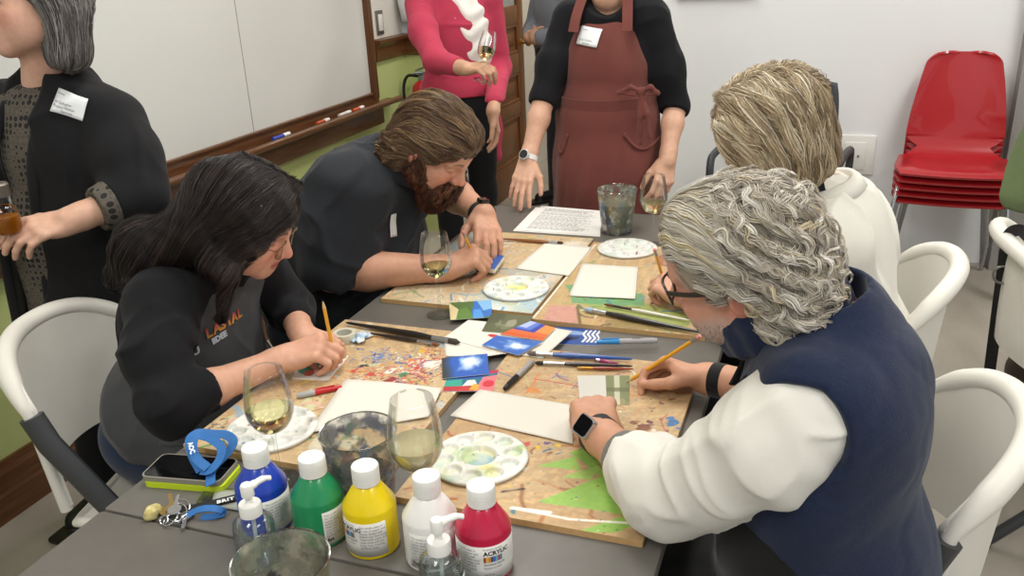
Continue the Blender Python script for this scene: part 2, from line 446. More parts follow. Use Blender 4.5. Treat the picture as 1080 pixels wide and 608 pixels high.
# markers lying in the tray
def tray_marker(px, py, L, body, cap, label, ang=0.):
    p = W(px, py, x=XL+.052); y = p[1]; x = XL+.052
    t = thing('dry_erase_marker', label, 'marker', (x, y, ZB0-.048))
    d = V3(math.sin(ang), math.cos(ang), 0); c = V3(x, y, ZB0-.038)
    MB().tube([c-d*L*.5, c+d*L*.12], .0085, 12).build('barrel', mat('marker_'+body, body, .35), t)
    MB().tube([c+d*L*.12, c+d*L*.14, c+d*L*.48, c+d*L*.5], [.0085, .0095, .0092, .007], 12).build('cap', mat('marker_'+cap, cap, .35), t)
p0 = W(296, 153, x=XL+.05); p1 = W(302, 150, x=XL+.05)
tray_marker(298, 154, .13, '2f50b5', 'f0f0ee', 'blue and white dry erase marker lying in the whiteboard tray')
tray_marker(341, 133, .11, 'c4562e', 'e8e4dc', 'orange marker lying in the tray, furthest left of the far three')
tray_marker(364, 124, .11, 'd7d3cc', 'e9e6de', 'pale marker lying in the tray between two orange ones')
tray_marker(378, 118, .11, 'cf5a38', 'efe9e0', 'orange marker lying in the tray, nearest to the frame corner')

# light switch, dispenser, fire extinguisher
sw = thing('light_switch', 'metal light switch plate on the wall beside the whiteboard', 'switch', (XL, 4.33, 1.2))
MB().box((XL+.004, 4.33, 1.25), (.008, .075, .125), bev=.003).build('plate', mat('steel_plate', '8b8880', .35, .8), sw)
MB().box((XL+.009, 4.33, 1.25), (.010, .045, .085), bev=.003).build('rocker', mat('switch_white', 'dedbd2', .4), sw)
hd = thing('hand_dispenser', 'white rounded dispenser mounted on the wall above the chair rail', 'dispenser', (-2.20, DY0, 1.22))
q = Solid().ell((-2.205, DY0-.06, 1.36), (.085, .06, .135), k=.01).box((-2.205, DY0-.03, 1.36), (.085, .03, .125), rd=.02, k=.03).cut((0, DY0-.001, 0), (0, 1, 0), .002)
solid_obj('housing', q, .006, mat('dispenser_white', 'e6e9ec', .35), hd)
q = Solid().ell((-2.205, DY0-.108, 1.41), (.035, .015, .022), k=.01)
solid_obj('window', q, .004, mat('dispenser_grey', '6b6b6e', .3), hd)
fe = thing('fire_extinguisher', 'red fire extinguisher with black hose on the green wall', 'fire extinguisher', (-2.19, DY0-.09, .62))
ex, ey = -2.175, DY0-.085
MB().lathe([(0, .6), (.05, .6), (.058, .61), (.058, .86), (.05, .895), (.025, .915), (.018, .92), (0, .92)], (ex, ey, 0), 28).build('cylinder', mat('extinguisher_red', 'b3262a', .3, coat=.4), fe)
MB().lathe([(.0585, .66), (.0588, .662), (.0588, .8), (.0585, .802)], (ex, ey, 0), 28).build('label', mat('extinguisher_label', 'c9cdd0', .5, noise=.5, nscale=40, col2='6d7480'), fe)
vb = MB().lathe([(.018, .92), (.018, .95), (.012, .955), (0, .955)], (ex, ey, 0), 16); vb.box((ex+.02, ey-.01, .965), (.11, .02, .012), rot_z(.5), bev=.003); vb.box((ex+.02, ey-.01, .99), (.10, .018, .01), np.array([[.95, 0, -.3], [0, 1, 0], [.3, 0, .95]]), bev=.003)
vb.build('valve', mat('extinguisher_metal', '9aa0a6', .3, .9), fe)
MB().tube(bez([(ex-.015, ey-.01, .945), (ex-.075, ey-.02, .945), (ex-.105, ey-.02, .88), (ex-.10, ey-.02, .78), (ex-.07, ey-.03, .70)], 8), .0085, 10).build('hose', mat('black_rubber', '1b1b1c', .6), fe)
MB().box((ex+.03, ey-.07, .82), (.035, .004, .18), np.array([[.97, 0, .2], [0, 1, 0], [-.2, 0, .97]])).build('tag', mat('tag_blue_white', 'b9c9de', .5), fe)
MB().box((ex, DY0-.012, .75), (.05, .024, .1), bev=.004).build('bracket', mat('extinguisher_metal'), fe)

# the open door, leaf along the hall wall
dr = thing('door_1', None, None, (DX0+.0, 5.86, 0)); dr['kind'] = 'structure'
dx, dy0, dy1 = -2.045, 4.98, 5.86
def dbox(y0, y1, z0, z1, t, off, bev=.004): return MB().box((dx+off, (y0+y1)/2, (z0+z1)/2), (t, y1-y0, z1-z0), bev=bev)
lf = MB()
for a, b_ in ((0, .11), (.77, .88)): lf.box((dx, dy0+(a+b_)/2, 1.03), (.044, b_-a, 2.06), bev=.003)
rails = [(0, .22), (.52, .61), (.80, .93), (1.12, 1.24), (1.92, 2.06)]
for z0, z1 in rails: lf.box((dx, (dy0+dy1)/2, (z0+z1)/2), (.044, .66, z1-z0), bev=.003)
lf.build('leaf', doorw, dr)
for z0, z1 in ((.22, .52), (.61, .80), (.93, 1.12)):
    pn = MB().box((dx, (dy0+dy1)/2, (z0+z1)/2), (.018, .66, z1-z0)); pn.box((dx, (dy0+dy1)/2, (z0+z1)/2), (.03, .54, z1-z0-.1), bev=.012)
    for s_ in (-1, 1):
        pn.box((dx+.014, (dy0+dy1)/2+s_*.32, (z0+z1)/2), (.016, .02, z1-z0), bev=.006); pn.box((dx+.014, (dy0+dy1)/2, (z0+z1)/2+s_*((z1-z0)/2-.01)), (.016, .66, .02), bev=.006)
    pn.build('panel', doorw, dr)
MB().box((dx, (dy0+dy1)/2, 1.58), (.008, .66, .68)).build('glass_pane', mat('frosted_door_glass', 'a7aeb0', .35, noise=.3, nscale=60, bump=.6, bscale=90), dr, smooth=False)
kn = MB().lathe([(0, 0), (.028, 0), (.028, .006), (.01, .01), (.01, .035), (.022, .042), (.027, .055), (.022, .068), (0, .072)], (dx+.022, dy1-.055, .99), 20, frame_from((1, 0, 0)))
kn.build('door_knob', mat('brass', 'b58a3e', .3, .9), dr)

# wall outlet cover, picture ledge and loose board edge on the back wall
ot = thing('outlet_plate', 'square white cover plate low on the white back wall', 'wall plate', (.15, YB, .42))
pc = W(904, 163, y=YB); MB().box((pc[0], YB-.006, pc[2]), (.165, .012, .2), bev=.003).build('plate', mat('plate_white', 'e9e8e2', .45), ot)
MB().box((pc[0]-.012, YB-.014, pc[2]-.005), (.10, .006, .14), bev=.002).build('inner_plate', mat('plate_white'), ot)
MB().lathe([(0, 0), (.006, 0), (.006, .004), (0, .005)], (pc[0]+.005, YB-.017, pc[2]-.005), 12, frame_from((0, -1, 0))).build('screw', mat('steel_plate'), ot)
pf = thing('wall_board', 'grey-white board with a thin rim high on the back wall', 'board', (-.58, YB, 1.29))
a0 = W(715, -2, y=YB-.02); a1 = W(796, 1, y=YB-.02)
MB().box(((a0[0]+a1[0])/2, YB-.012, a0[2]+.3), (a1[0]-a0[0], .02, .6), bev=.003).build('panel', mat('board_pale', 'd4d6d8', .5), pf)
MB().box(((a0[0]+a1[0])/2, YB-.014, a0[2]+.006), (a1[0]-a0[0]+.02, .028, .014), bev=.004).build('rim', mat('board_rim', 'a9adb3', .4), pf)

# ceiling lamps (real fixtures above the frame)
def ceiling_panel(x, y, e, label, sx=.6, sy=1.2):
    t = thing('ceiling_light', label, 'ceiling light', (x, y, CEIL), group='ceiling lights above the tables')
    MB().box((x, y, CEIL-.02), (sx+.06, sy+.06, .04), bev=.005).build('housing', mat('lamp_housing', 'dadada', .5), t)
    la = bpy.data.lights.new('lamp', 'AREA'); la.shape = 'RECTANGLE'; la.size = sx; la.size_y = sy; la.energy = e; la.color = (1, .985, .955)
    lo = bpy.data.objects.new('lamp', la); COL.objects.link(lo); lo.location = (x, y, CEIL-.05); put(lo, t)
    MB().box((x, y, CEIL-.042), (sx, sy, .004)).build('diffuser', mat('lamp_diffuser', 'ffffff', .5, emit='fff4e4', estr=2.), t, smooth=False)
for x, y, e in ((-.9, 2.0, 30), (-.9, -.6, 30), (1.4, 3.0, 44), (1.4, .4, 30), (-1.0, 3.9, 18)):
    ceiling_panel(x, y, e, 'flush rectangular ceiling light above the room')
hl = bpy.data.lights.new('hall_lamp', 'AREA'); hl.size = .8; hl.energy = 42; hl.color = (1, .93, .82)
ho = bpy.data.objects.new('hall_lamp', hl); COL.objects.link(ho); ho.location = (-1.3, 6.0, CEIL-.06)
# ================================================================== painted surfaces (dense grids with a colour per vertex)
class Canvas:
    def __init__(s, wd, hg, res, base):
        s.nx = int(round(wd/res))+1; s.ny = int(round(hg/res))+1; s.wd, s.hg = wd, hg
        s.x, s.y = np.meshgrid(np.linspace(0, wd, s.nx), np.linspace(0, hg, s.ny), indexing='xy')
        s.c = np.tile(np.array(s.rgb(base), float), (s.ny, s.nx, 1)); s.r = np.random.default_rng(int(wd*1e4)+len(base))
        s.P = np.stack([s.x, s.y, 0*s.x], -1)
    def rgb(s, c): return [int(c[i:i+2], 16)/255 for i in (0, 2, 4)] if isinstance(c, str) else c
    def mix(s, m, col, a=1.):
        m = np.clip(m, 0, 1)[..., None]*a; s.c = s.c*(1-m)+np.array(s.rgb(col))*m; return s
    def n(s, sc, seed): return snoise(s.P, sc, seed)
    def blob(s, x, y, r, col, a=1., rough=.35, seed=0, asp=1., ang=0.):
        ca, sa = math.cos(ang), math.sin(ang); u = (s.x-x)*ca+(s.y-y)*sa; v = (-(s.x-x)*sa+(s.y-y)*ca)*asp
        d = np.hypot(u, v)*(1+rough*s.n(2.2/r, seed)); return s.mix((r-d)/(r*.12+.0006), col, a)
    def stroke(s, pts, wd, col, a=1., dry=.3, seed=0):
        pts = np.asarray(pts, float); d = np.full(s.x.shape, 9.)
        for p, q in zip(pts[:-1], pts[1:]):
            ba = q-p; h = np.clip(((s.x-p[0])*ba[0]+(s.y-p[1])*ba[1])/(ba@ba+1e-9), 0, 1); d = np.minimum(d, np.hypot(s.x-p[0]-h*ba[0], s.y-p[1]-h*ba[1]))
        m = (wd/2-d)/(wd*.15+.0005)
        if dry > 0: m = m*np.clip(1.3-dry*2+s.n(60, seed)*dry*2.2+.4, 0, 1)
        return s.mix(m, col, a)
    def poly(s, pts, col, a=1., soft=.0008, rough=0., seed=0):
        pts = np.asarray(pts, float); x = s.x+rough*s.n(30, seed); y = s.y+rough*s.n(30, seed+5)
        ins = np.zeros(x.shape, bool); d = np.full(x.shape, 9.)
        for p, q in zip(pts, np.roll(pts, -1, 0)):
            cond = ((p[1] > y) != (q[1] > y)); xi = (q[0]-p[0])*(y-p[1])/(q[1]-p[1]+1e-12)+p[0]; ins ^= cond & (x < xi)
            ba = q-p; h = np.clip(((x-p[0])*ba[0]+(y-p[1])*ba[1])/(ba@ba+1e-12), 0, 1); d = np.minimum(d, np.hypot(x-p[0]-h*ba[0], y-p[1]-h*ba[1]))
        return s.mix(np.where(ins, d, -d)/soft+.5, col, a)
    def specks(s, n, rmin, rmax, cols, box=None, a=.9):
        b = box or (0, 0, s.wd, s.hg)
        for i in range(n):
            x, y = s.r.uniform(b[0], b[2]), s.r.uniform(b[1], b[3]); r = s.r.uniform(rmin, rmax)
            m = (abs(s.x-x) < r*3) & (abs(s.y-y) < r*3)
            if not m.any(): continue
            d = np.hypot(s.x-x, (s.y-y)*s.r.uniform(.7, 1.6)); mm = np.clip((r-d)/(r*.3), 0, 1)[..., None]*a
            s.c = s.c*(1-mm)+np.array(s.rgb(cols[s.r.integers(len(cols))]))*mm
        return s
    def slab(s, name, m, th, place, parent=None, bend=None, side='c9a876'):
        """build the painted slab; place(x, y, z) -> world, z=0 is its top"""
        nx, ny = s.nx, s.ny; X = np.stack([s.x.ravel(), s.y.ravel(), np.zeros(nx*ny)], 1)
        if bend is not None: X[:, 2] += bend(s.x.ravel(), s.y.ravel())
        top = np.array(place(X)); i, j = np.meshgrid(np.arange(ny-1), np.arange(nx-1), indexing='ij'); a = (i*nx+j).ravel()
        F = [np.stack([a, a+1, a+nx+1, a+nx], 1)]
        rim = np.concatenate([np.arange(nx), np.arange(2, ny+1)*nx-1, (ny-1)*nx+np.arange(nx-2, -1, -1), np.arange(ny-2, 0, -1)*nx])
        Y = X[rim].copy(); t2 = np.array(place(Y)); Z = Y.copy(); Z[:, 2] -= th; bt = np.array(place(Z)); k = len(rim); o = nx*ny
        q = np.arange(k); q2 = (q+1) % k
        F.append(np.stack([o+q2, o+q, o+k+q, o+k+q2], 1))
        vb = X.copy(); vb[:, 2] -= th
        if bend is None:
            c = np.array([[0, 0], [s.wd, 0], [s.wd, s.hg], [0, s.hg]]); B = np.array(place(np.column_stack([c, np.full(4, -th)]))); F.append(np.array([[o+2*k, o+2*k+3, o+2*k+2, o+2*k+1]]))
        else:
            B = np.array(place(vb)); F.append(np.stack([o+2*k+a, o+2*k+a+nx, o+2*k+a+nx+1, o+2*k+a+1], 1))
        V = np.vstack([top, t2, bt, B]); C = np.vstack([linA(s.c.reshape(-1, 3)), np.tile(lin(side), (2*k+len(B), 1))])
        return mesh_obj(name, V, np.vstack(F), m, parent, False, cols=C)
def placer(org, ux, uy, uz=(0, 0, 1)):
    org, ux, uy, uz = V3(org), V3(ux), V3(uy), V3(uz)
    return lambda X: org+X[:, :1]*ux+X[:, 1:2]*uy+X[:, 2:3]*uz

# ================================================================== the two folding tables
TX0, TX1, TY0, TY1 = -1.092, -.176, .909, 2.785
tabm = mat('table_grey_laminate', '68655f', .42, noise=.06, nscale=40, bump=.08, bscale=400, bdist=.0006)
tabe = mat('table_edge_plastic', '3f3e3c', .5)
legm = mat('table_leg_grey_steel', '5e6064', .4, .6)
def folding_table(y0, y1, label, inset0=.18, inset1=.18):
    t = thing('folding_table', label, 'table', ((TX0+TX1)/2, (y0+y1)/2, 0))
    c = ((TX0+TX1)/2, (y0+y1)/2); w_, l_ = TX1-TX0-.004, y1-y0-.003
    MB().box((c[0], c[1], T-.013), (w_, l_, .026), bev=.006).build('tabletop', tabm, t)
    ap = MB()
    for s_ in (-1, 1):
        ap.box((c[0]+s_*(w_/2-.035), c[1], T-.04), (.02, l_-.06, .03)); ap.box((c[0], c[1]+s_*(l_/2-.035), T-.04), (w_-.07, .02, .03))
    ap.build('apron_frame', tabe, t, smooth=False)
    for s_ in (-1, 1):
        yy = c[1]+s_*(l_/2-.24)
        for x in (TX0+.12, TX1-.12): MB().tube([(x, yy, T-.03), (x, yy+s_*.03, .02), (x, yy+s_*.03, 0)], .0145, 12).build('leg', legm, t)
        MB().tube([(TX0+.12, yy+s_*.01, .42), (TX1-.12, yy+s_*.01, .42)], .011, 10).build('crossbar', legm, t)
    return t
folding_table(TY0, TY1, 'grey folding table that carries the painted boards and papers')
folding_table(-.97, TY0, 'nearer grey folding table end with the cup and pump bottles')

# ================================================================== painted wooden boards
boardm = mat('painted_particle_board', None, .55, attr='Col', bump=.12, bscale=220, bdist=.0008, noise=.12, nscale=120)
WD = 'bfa57f'
MIX = ['c23b3a', '2f62b0', 'e8e4d8', '23211f', 'd98a2b', '4c8f45', '7a3b6d', 'e3c33c', '79a6c9', '8a4a2a']
def base_board(x0, y0, seed):
    c = Canvas(.415, .602, .0022, WD); c.r = np.random.default_rng(seed)
    c.mix(np.clip(.5+.9*c.n(90, seed), 0, 1), 'b08c62', .40); c.mix(np.clip(c.n(260, seed+3)*1.5, 0, 1), 'e0c08c', .5); c.mix(np.clip(c.n(9, seed+9)*1.2-.2, 0, 1), 'b5895a', .45)
    return c
def scribble(c, n, cols, wmin, wmax, box, seed, a=.9, L=(.02, .09), dry=.35):
    r = np.random.default_rng(seed)
    for i in range(n):
        p = np.array([r.uniform(box[0], box[2]), r.uniform(box[1], box[3])]); an = r.uniform(0, 6.28); pts = [p.copy()]
        l = r.uniform(*L)
        for k in range(4): an += r.normal()*.45; p = p+l/4*np.array([math.cos(an), math.sin(an)]); pts.append(p.copy())
        c.stroke(pts, r.uniform(wmin, wmax), cols[r.integers(len(cols))], a, dry, seed+i)
boards = []
def board(x0, y0, c, label, rz=0.):
    o = c.slab('painted_board', boardm, .0115, placer((x0, y0, BT), (math.cos(rz), math.sin(rz), 0), (-math.sin(rz), math.cos(rz), 0)), side='c7a26e')
    tag(o, label, 'board', 'wooden painting boards on the table'); root_at(o, (x0+.2, y0+.3, T+.0005)); return o
# near right: bright wood, green triangles, red brown marks along the lower half
c = base_board(0, 0, 11)
BX, BY = -.622, 1.064
def L2(px, py): q = W(px, py, z=BT); return (q[0]-BX, q[1]-BY)
c.mix(np.clip(c.n(14, 3)*1.5-.1, 0, 1), 'a4774e', .30)
scribble(c, 34, ['9c4a2b', 'a8683c', 'b98a5a', '8a5a38'], .003, .011, (.0, .02, .4, .30), 21, .7)
for q in ([(600, 478), (640, 462), (668, 500), (648, 512)], [(565, 530), (640, 500), (655, 525), (668, 545), (610, 535)], [(605, 562), (655, 545), (672, 552), (650, 562)], [(566, 492), (606, 482), (612, 496)]):
    c.poly([L2(*p) for p in q], '8fbb55', .95, rough=.002, seed=4)
c.poly([L2(*p) for p in [(592, 504), (640, 487), (622, 506)]], '9cc462', .9, rough=.002, seed=8)
c.stroke([L2(540, 536), L2(600, 548), L2(662, 552)], .007, 'eeeade', 1, .15, 3); c.stroke([L2(540, 536), L2(580, 541)], .009, 'f1ede3', 1, .1, 5)
c.stroke([L2(530, 519), L2(552, 516)], .008, '33271f', .9, .5, 6); c.blob(*L2(541, 540), .006, '3d7a8c', .9, .4, 3)
for p, col, r_ in (((567, 472), 'd9b92f', .008), ((589, 470), 'e2c63a', .007), ((545, 467), '7c5a8a', .008), ((556, 469), 'c04a4a', .006), ((577, 468), '5a4a8a', .006), ((553, 495), 'e2ddd2', .005), ((712, 446), '3f6fa8', .011), ((708, 441), '4a79b4', .007), ((716, 452), '4a79b4', .006), ((700, 470), '6a3a3a', .010), ((690, 455), 'e3dccb', .007), ((693, 463), '8c3d3d', .006), ((680, 451), '7d5138', .014), ((668, 446), '7a4b35', .010), ((684, 445), '5d3550', .006)):
    c.blob(*L2(*p), r_, col, .9, .6, int(p[0]))
scribble(c, 70, ['7a4630', '5d2f3c', 'd9d2c2', '6d3d2a', '38527d', 'a8643c', 'c9b08a', '8a5a34'], .0015, .006, (.16, .18, .41, .48), 33, .75, (.006, .025), .25)
scribble(c, 40, ['b83a35', 'd6763a', 'e8e3d6', '4a6aa8', 'c9a23a', '7a4a7a', 'b9c08a', 'd98a5a'], .0015, .006, (.0, .28, .41, .6), 34, .8, (.02, .10), .3)
c.stroke([L2(563, 400), L2(590, 404), L2(640, 414)], .005, 'b8453c', .8, .3, 4); c.blob(*L2(562, 412), .012, 'd8823a', .7, .5, 9)
c.specks(220, .0008, .0028, MIX); c.specks(120, .001, .003, ['c23b3a', 'd98a2b', '23211f'], (0, .3, .41, .6))
board(BX, BY, c, 'bright wooden painting board with green triangles under the grey-haired man\'s hands')
# near left: dense multicolour drips
c = base_board(0, 0, 12); BX, BY = -1.079, 1.103
c.mix(np.clip(c.n(10, 33)*1.6-.4, 0, 1), 'd8c9a4', .5)
scribble(c, 40, ['e6e0d2', 'd9d4c6', 'b8cdd8', '7aa3c4', 'dca2a0', 'c9d3a8'], .006, .022, (0, 0, .41, .6), 41, .55)
scribble(c, 34, MIX, .002, .008, (0, 0, .41, .6), 42, .9, (.01, .06), .3)
rr = np.random.default_rng(77)
for (px_, py_), sx_, sy_, cs_, n_ in (((402, 377), 30, 6, ['2f5fb0', '3a6fbe', '6f9fd0', '23498a'], 60), ((440, 385), 22, 9, ['c23a3a', 'e9e4d8', '2f62b0', 'b82f44', 'd98a2b', 'f0ece2'], 120), ((430, 397), 26, 8, ['c23b3a', 'd9a23a', '457f48', 'e9e4d8', '5c2e5c', 'c23b3a'], 110), ((385, 395), 26, 9, ['c0392f', '2b2a2a', 'd8793a', 'e7e3da'], 60), ((345, 455), 26, 12, ['e2ddcc', '9fb494', 'bcd0d8', 'd2b8b0'], 60), ((455, 372), 14, 8, ['e6e2d8', 'c23b3a', 'd4a72f', '3a3a3a'], 40), ((240, 452), 14, 8, ['2b2a2a', '7a6a50', 'd8d2c0'], 30)):
    for k_ in range(n_):
        p_ = L2(px_+rr.normal()*sx_*.6, py_+rr.normal()*sy_*.6); an_ = rr.uniform(0, 6.28); l_ = rr.uniform(.002, .014)
        c.stroke([p_, (p_[0]+l_*math.cos(an_), p_[1]+l_*math.sin(an_)), (p_[0]+1.6*l_*math.cos(an_+.5), p_[1]+1.6*l_*math.sin(an_+.5))], rr.uniform(.0014, .0048), cs_[rr.integers(len(cs_))], .92, .12, k_)
for p, col, r_ in (((390, 395), 'c23c36', .009), ((440, 388), 'bb3a3a', .008), ((372, 392), 'c0392f', .006), ((445, 371), 'd4a72f', .009), ((425, 395), '457f48', .011), ((455, 384), 'e6e2d8', .016), ((433, 380), 'd8793a', .009), ((410, 392), 'e7e3da', .012), ((340, 470), 'd8d0b8', .03), ((345, 462), '8fae83', .014), ((360, 450), '3e3a38', .012), ((352, 440), '2f2b2c', .01), ((415, 400), '8b2f34', .012), ((382, 386), '2c2a2a', .008)):
    c.blob(*L2(*p), r_, col, .9, .7, int(p[0]+p[1]))
c.specks(500, .0008, .003, MIX); c.specks(350, .001, .0035, ['c23b3a', '2f62b0', '23211f', 'f0ece2', 'd98a2b', '5c2e5c'], (.15, .22, .41, .56))
board(BX, BY, c, 'paint-dripped wooden board in front of the dark-haired woman')
# far left: blue and yellow washes
c = base_board(0, 0, 13); BX, BY = -1.058, 1.852
c.mix(np.clip(c.n(9, 5)*1.5, 0, 1), 'd9cfb4', .6); c.mix(np.clip(c.n(16, 8)*1.8-.35, 0, 1), '9cc0d2', .75); c.mix(np.clip(c.n(22, 28)*1.8-.5, 0, 1), 'e2dfd2', .75); c.mix(np.clip(c.n(12, 18)*1.8-.8, 0, 1), 'b9c07a', .6)
scribble(c, 90, ['5f93bb', '8fb6cf', 'e6e2d6', '3f73a8', 'c9b35a', '7f9a58', 'e6e2d6', '6fa3c8'], .002, .010, (.06, 0, .41, .6), 51, .75)
scribble(c, 14, ['b8742e', 'c98f3a', '4d7a42', 'a8642c'], .002, .004, (0, 0, .3, .3), 52, .8, (.04, .12))
scribble(c, 60, MIX, .0012, .004, (0, 0, .41, .6), 53, .8, (.01, .05))
c.specks(320, .0008, .0026, MIX)
board(BX, BY, c, 'blue-stained wooden board in front of the bearded man')
# far right: olive and green washes, pink patch near its corner
c = base_board(0, 0, 14); BX, BY = -.634, 1.82
c.mix(np.clip(c.n(9, 6)*1.4+.1, 0, 1), 'b49a62', .6)
for q, col in (([(608, 318), (650, 313), (700, 325), (738, 334), (725, 345), (640, 330)], '8fa356'), ([(596, 300), (604, 320), (680, 323), (678, 310)], '5c9a6c'), ([(640, 338), (700, 340), (735, 352), (640, 345)], '8d7a4a')):
    c.poly([L2(*p) for p in q], col, .8, rough=.004, seed=7)
c.poly([L2(*p) for p in [(573, 337), (579, 322), (611, 323), (609, 342), (590, 340)]], 'c38f80', .95, rough=.0015)
c.stroke([L2(609, 324), L2(612, 343)], .010, '6d5a32', .9, .2, 2); c.stroke([L2(610, 322), L2(616, 328)], .012, '54704a', .9, .3, 3)
c.stroke([L2(563, 335), L2(596, 294), L2(628, 258)], .006, 'e7e4db', .9, .1, 2)
scribble(c, 30, ['6f8a4a', '9fae68', '3e6f9a', 'e4ddca', '5a4a38', 'a24438'], .002, .009, (.05, 0, .41, .25), 61, .8, (.01, .07))
scribble(c, 60, ['e4ddca', 'c9b58a', '7a9a58', '7aa0b8', '6a543a', '8aa858', '3e6f9a'], .002, .010, (.0, .12, .41, .6), 62, .7)
c.specks(300, .0008, .0026, MIX+['3a4a8a', '6a2f4f'])
board(BX, BY, c, 'olive-stained wooden board in front of the blond-haired woman')

# ================================================================== sheets of paper, cards
paperm = mat('watercolour_paper', 'dbd7cb', .85, bump=.25, bscale=160, bdist=.0006)
def quad_sheet(name, px, z, th, m, label, cat, group=None, curl=.004, seed=0, n=14):
    """sheet lying on the table whose four corners show at these pixels"""
    q = [W(*p, z=z) for p in px]; u = np.linspace(0, 1, n)
    A = np.array([[(1-a)*(1-b)*q[0]+a*(1-b)*q[1]+a*b*q[2]+(1-a)*b*q[3] for b in u] for a in u])
    A[..., 2] = z+th+curl*(.5+.5*snoise(A, 14, seed))*np.minimum(1, 4*np.maximum(abs(u[:, None]-.5), abs(u[None]-.5))**2)
    o = MB().sheet(A, th).build(name, m, autos=None); tag(o, label, cat, group); return root_at(o, (A[..., 0].mean(), A[..., 1].mean(), z))
def card(px, z, cv, label, th=.0009, name='postcard', cat='card', group='small art cards on the table', side='e8e4da', tilt=0., m=None):
    q = [W(*p, z=z) for p in px]          # corners: origin, +x end, far, +y end
    def pl(X):
        u = X[:, :1]/cv.wd; v = X[:, 1:2]/cv.hg
        P = (1-u)*(1-v)*q[0]+u*(1-v)*q[1]+u*v*q[2]+(1-u)*v*q[3]; P = P+np.array([0, 0, 1])*(X[:, 2:3]+th+tilt*v); return P
    o = cv.slab(name, m or cardm, th, pl, side=side); tag(o, label, cat, group); return root_at(o, ((q[0]+q[2])/2*[1, 1, 0]+[0, 0, z]))
cardm = mat('printed_card', None, .45, attr='Col')
quad_sheet('paper_sheet', [(475, 440), (506, 413), (605, 430), (604, 470)], BT, .0012, paperm, 'blank white paper sheet beside the grey-haired man\'s watch hand', 'paper', 'blank watercolour sheets', .005, 1)
quad_sheet('paper_sheet', [(325, 459), (365, 403), (466, 414), (452, 443)], BT, .0012, paperm, 'blank white paper sheet behind the middle paint water cup', 'paper', 'blank watercolour sheets', .010, 2)
quad_sheet('paper_sheet', [(543, 284), (575, 257), (624, 262), (600, 292)], BT, .0012, paperm, 'blank white paper sheet at the bearded man\'s fingertips', 'paper', 'blank watercolour sheets', .002, 3)
quad_sheet('paper_sheet', [(600, 313), (614, 279), (673, 283), (670, 317)], BT, .0012, paperm, 'blank white paper sheet on the olive board, corner torn', 'paper', 'blank watercolour sheets', .003, 4)
# text pages at the far end
def textpage(px, z, label, lines, seed):
    c = Canvas(.216, .279, .0018, 'ecebe6'); r = np.random.default_rng(seed)
    for i in range(lines):
        y = .255-i*.0062
        if y < .02 or r.random() < .1: continue
        x = .022
        while x < .192*r.uniform(.75, 1):
            l = r.uniform(.006, .016); c.mix(((c.x > x) & (c.x < min(x+l, .195)) & (abs(c.y-y) < .0016)).astype(float), '5a5a5c', .55); x += l+.003
    return card(px, z, c, label, .0012, 'text_page', 'paper', 'printed pages at the far end of the table')
textpage([(541, 244), (633, 250), (634, 224), (565, 219)], T+.0002, 'printed page of small text, lower sheet of the pile at the far end', 40, 2)
textpage([(544, 243), (632, 248.5), (637, 223), (571, 217.5)], T+.0018, 'printed page of small text, top sheet of the pile at the far end', 40, 1)

# white letter sheets and cards in the middle
quad_sheet('letter_sheet', [(470, 377), (468, 356), (545, 372), (513, 377)], BT+.0002, .0008, mat('letter_paper', 'dad7cc', .8), 'white sheet sticking out under the cloud cards', 'paper', 'loose white sheets under the cards', .002, 7)
c = Canvas(.14, .2, .002, 'dedad0'); c.blob(.085, .095, .013, 'c22f33', 1, .15, 2); c.stroke([(.045, .125), (.055, .128), (.06, .133), (.068, .134), (.075, .142)], .0028, 'c25a50', .9, 0)
card([(468, 357), (533, 374), (562, 345), (494, 338)], BT+.0022, c, 'white sheet with a red dot and red handwriting', .001, 'letter_sheet', 'paper', 'loose white sheets under the cards')
quad_sheet('letter_sheet', [(540, 374), (556, 342), (604, 350), (572, 379)], BT+.0002, .001, mat('letter_paper'), 'white sheet edge showing beside the orange striped card', 'paper', 'loose white sheets under the cards', .001, 9)
c = Canvas(.15, .1, .0018, '4d6b36'); c.poly([(0, 0), (.05, 0), (.03, .06), (0, .1)], 'd9c99a'); c.poly([(.02, .0), (.09, 0), (.06, .07), (.03, .05)], '5c7f3c'); c.poly([(.075, .02), (.15, 0), (.15, .1), (.09, .1)], '2f6cb8'); c.poly([(.1, .1), (.15, .1), (.15, .05), (.12, .04)], '7db0dc'); c.poly([(.08, .0), (.12, .0), (.11, .05), (.085, .05)], '4f93d6')
card([(475, 338), (519.5, 335), (518, 317), (473.4, 320)], BT+.0003, c, 'card painted with green hills and blue facets behind the letter sheets')
c = Canvas(.15, .1, .002, '5c5f40'); c.mix(np.clip(c.n(45, 3)*1.5, 0, 1), '3f4630', .7); c.blob(.09, .045, .018, '9c9a84', .8, .7, 3); c.blob(.05, .04, .012, '84886a', .7, .7, 4); c.mix((c.y < .035).astype(float), '4d5a36', .5)
card([(508, 350), (552, 353.5), (562, 334), (518.5, 330.5)], BT+.0038, c, 'dark olive photo card between the letter sheets')
c = Canvas(.14, .1, .0018, 'd4632b'); c.poly([(.06, .045), (.14, .045), (.14, .1), (.06, .1)], 'e88a42'); c.poly([(.0, .04), (.085, .04), (.085, .1), (.0, .1)], '2c3fa0'); c.poly([(0, .05), (.06, .05), (.06, .1), (0, .1)], '5674c8'); c.poly([(0, .06), (.035, .06), (.035, .1), (0, .1)], 'a9b7e2'); c.poly([(0, .0), (.14, 0), (.14, .02), (0, .02)], 'c9561f')
card([(527, 353), (572.5, 360), (586, 346.5), (560, 339)], BT+.0052, c, 'orange and blue striped card beside the olive card')
c = Canvas(.15, .1, .0016, '2f62b6')
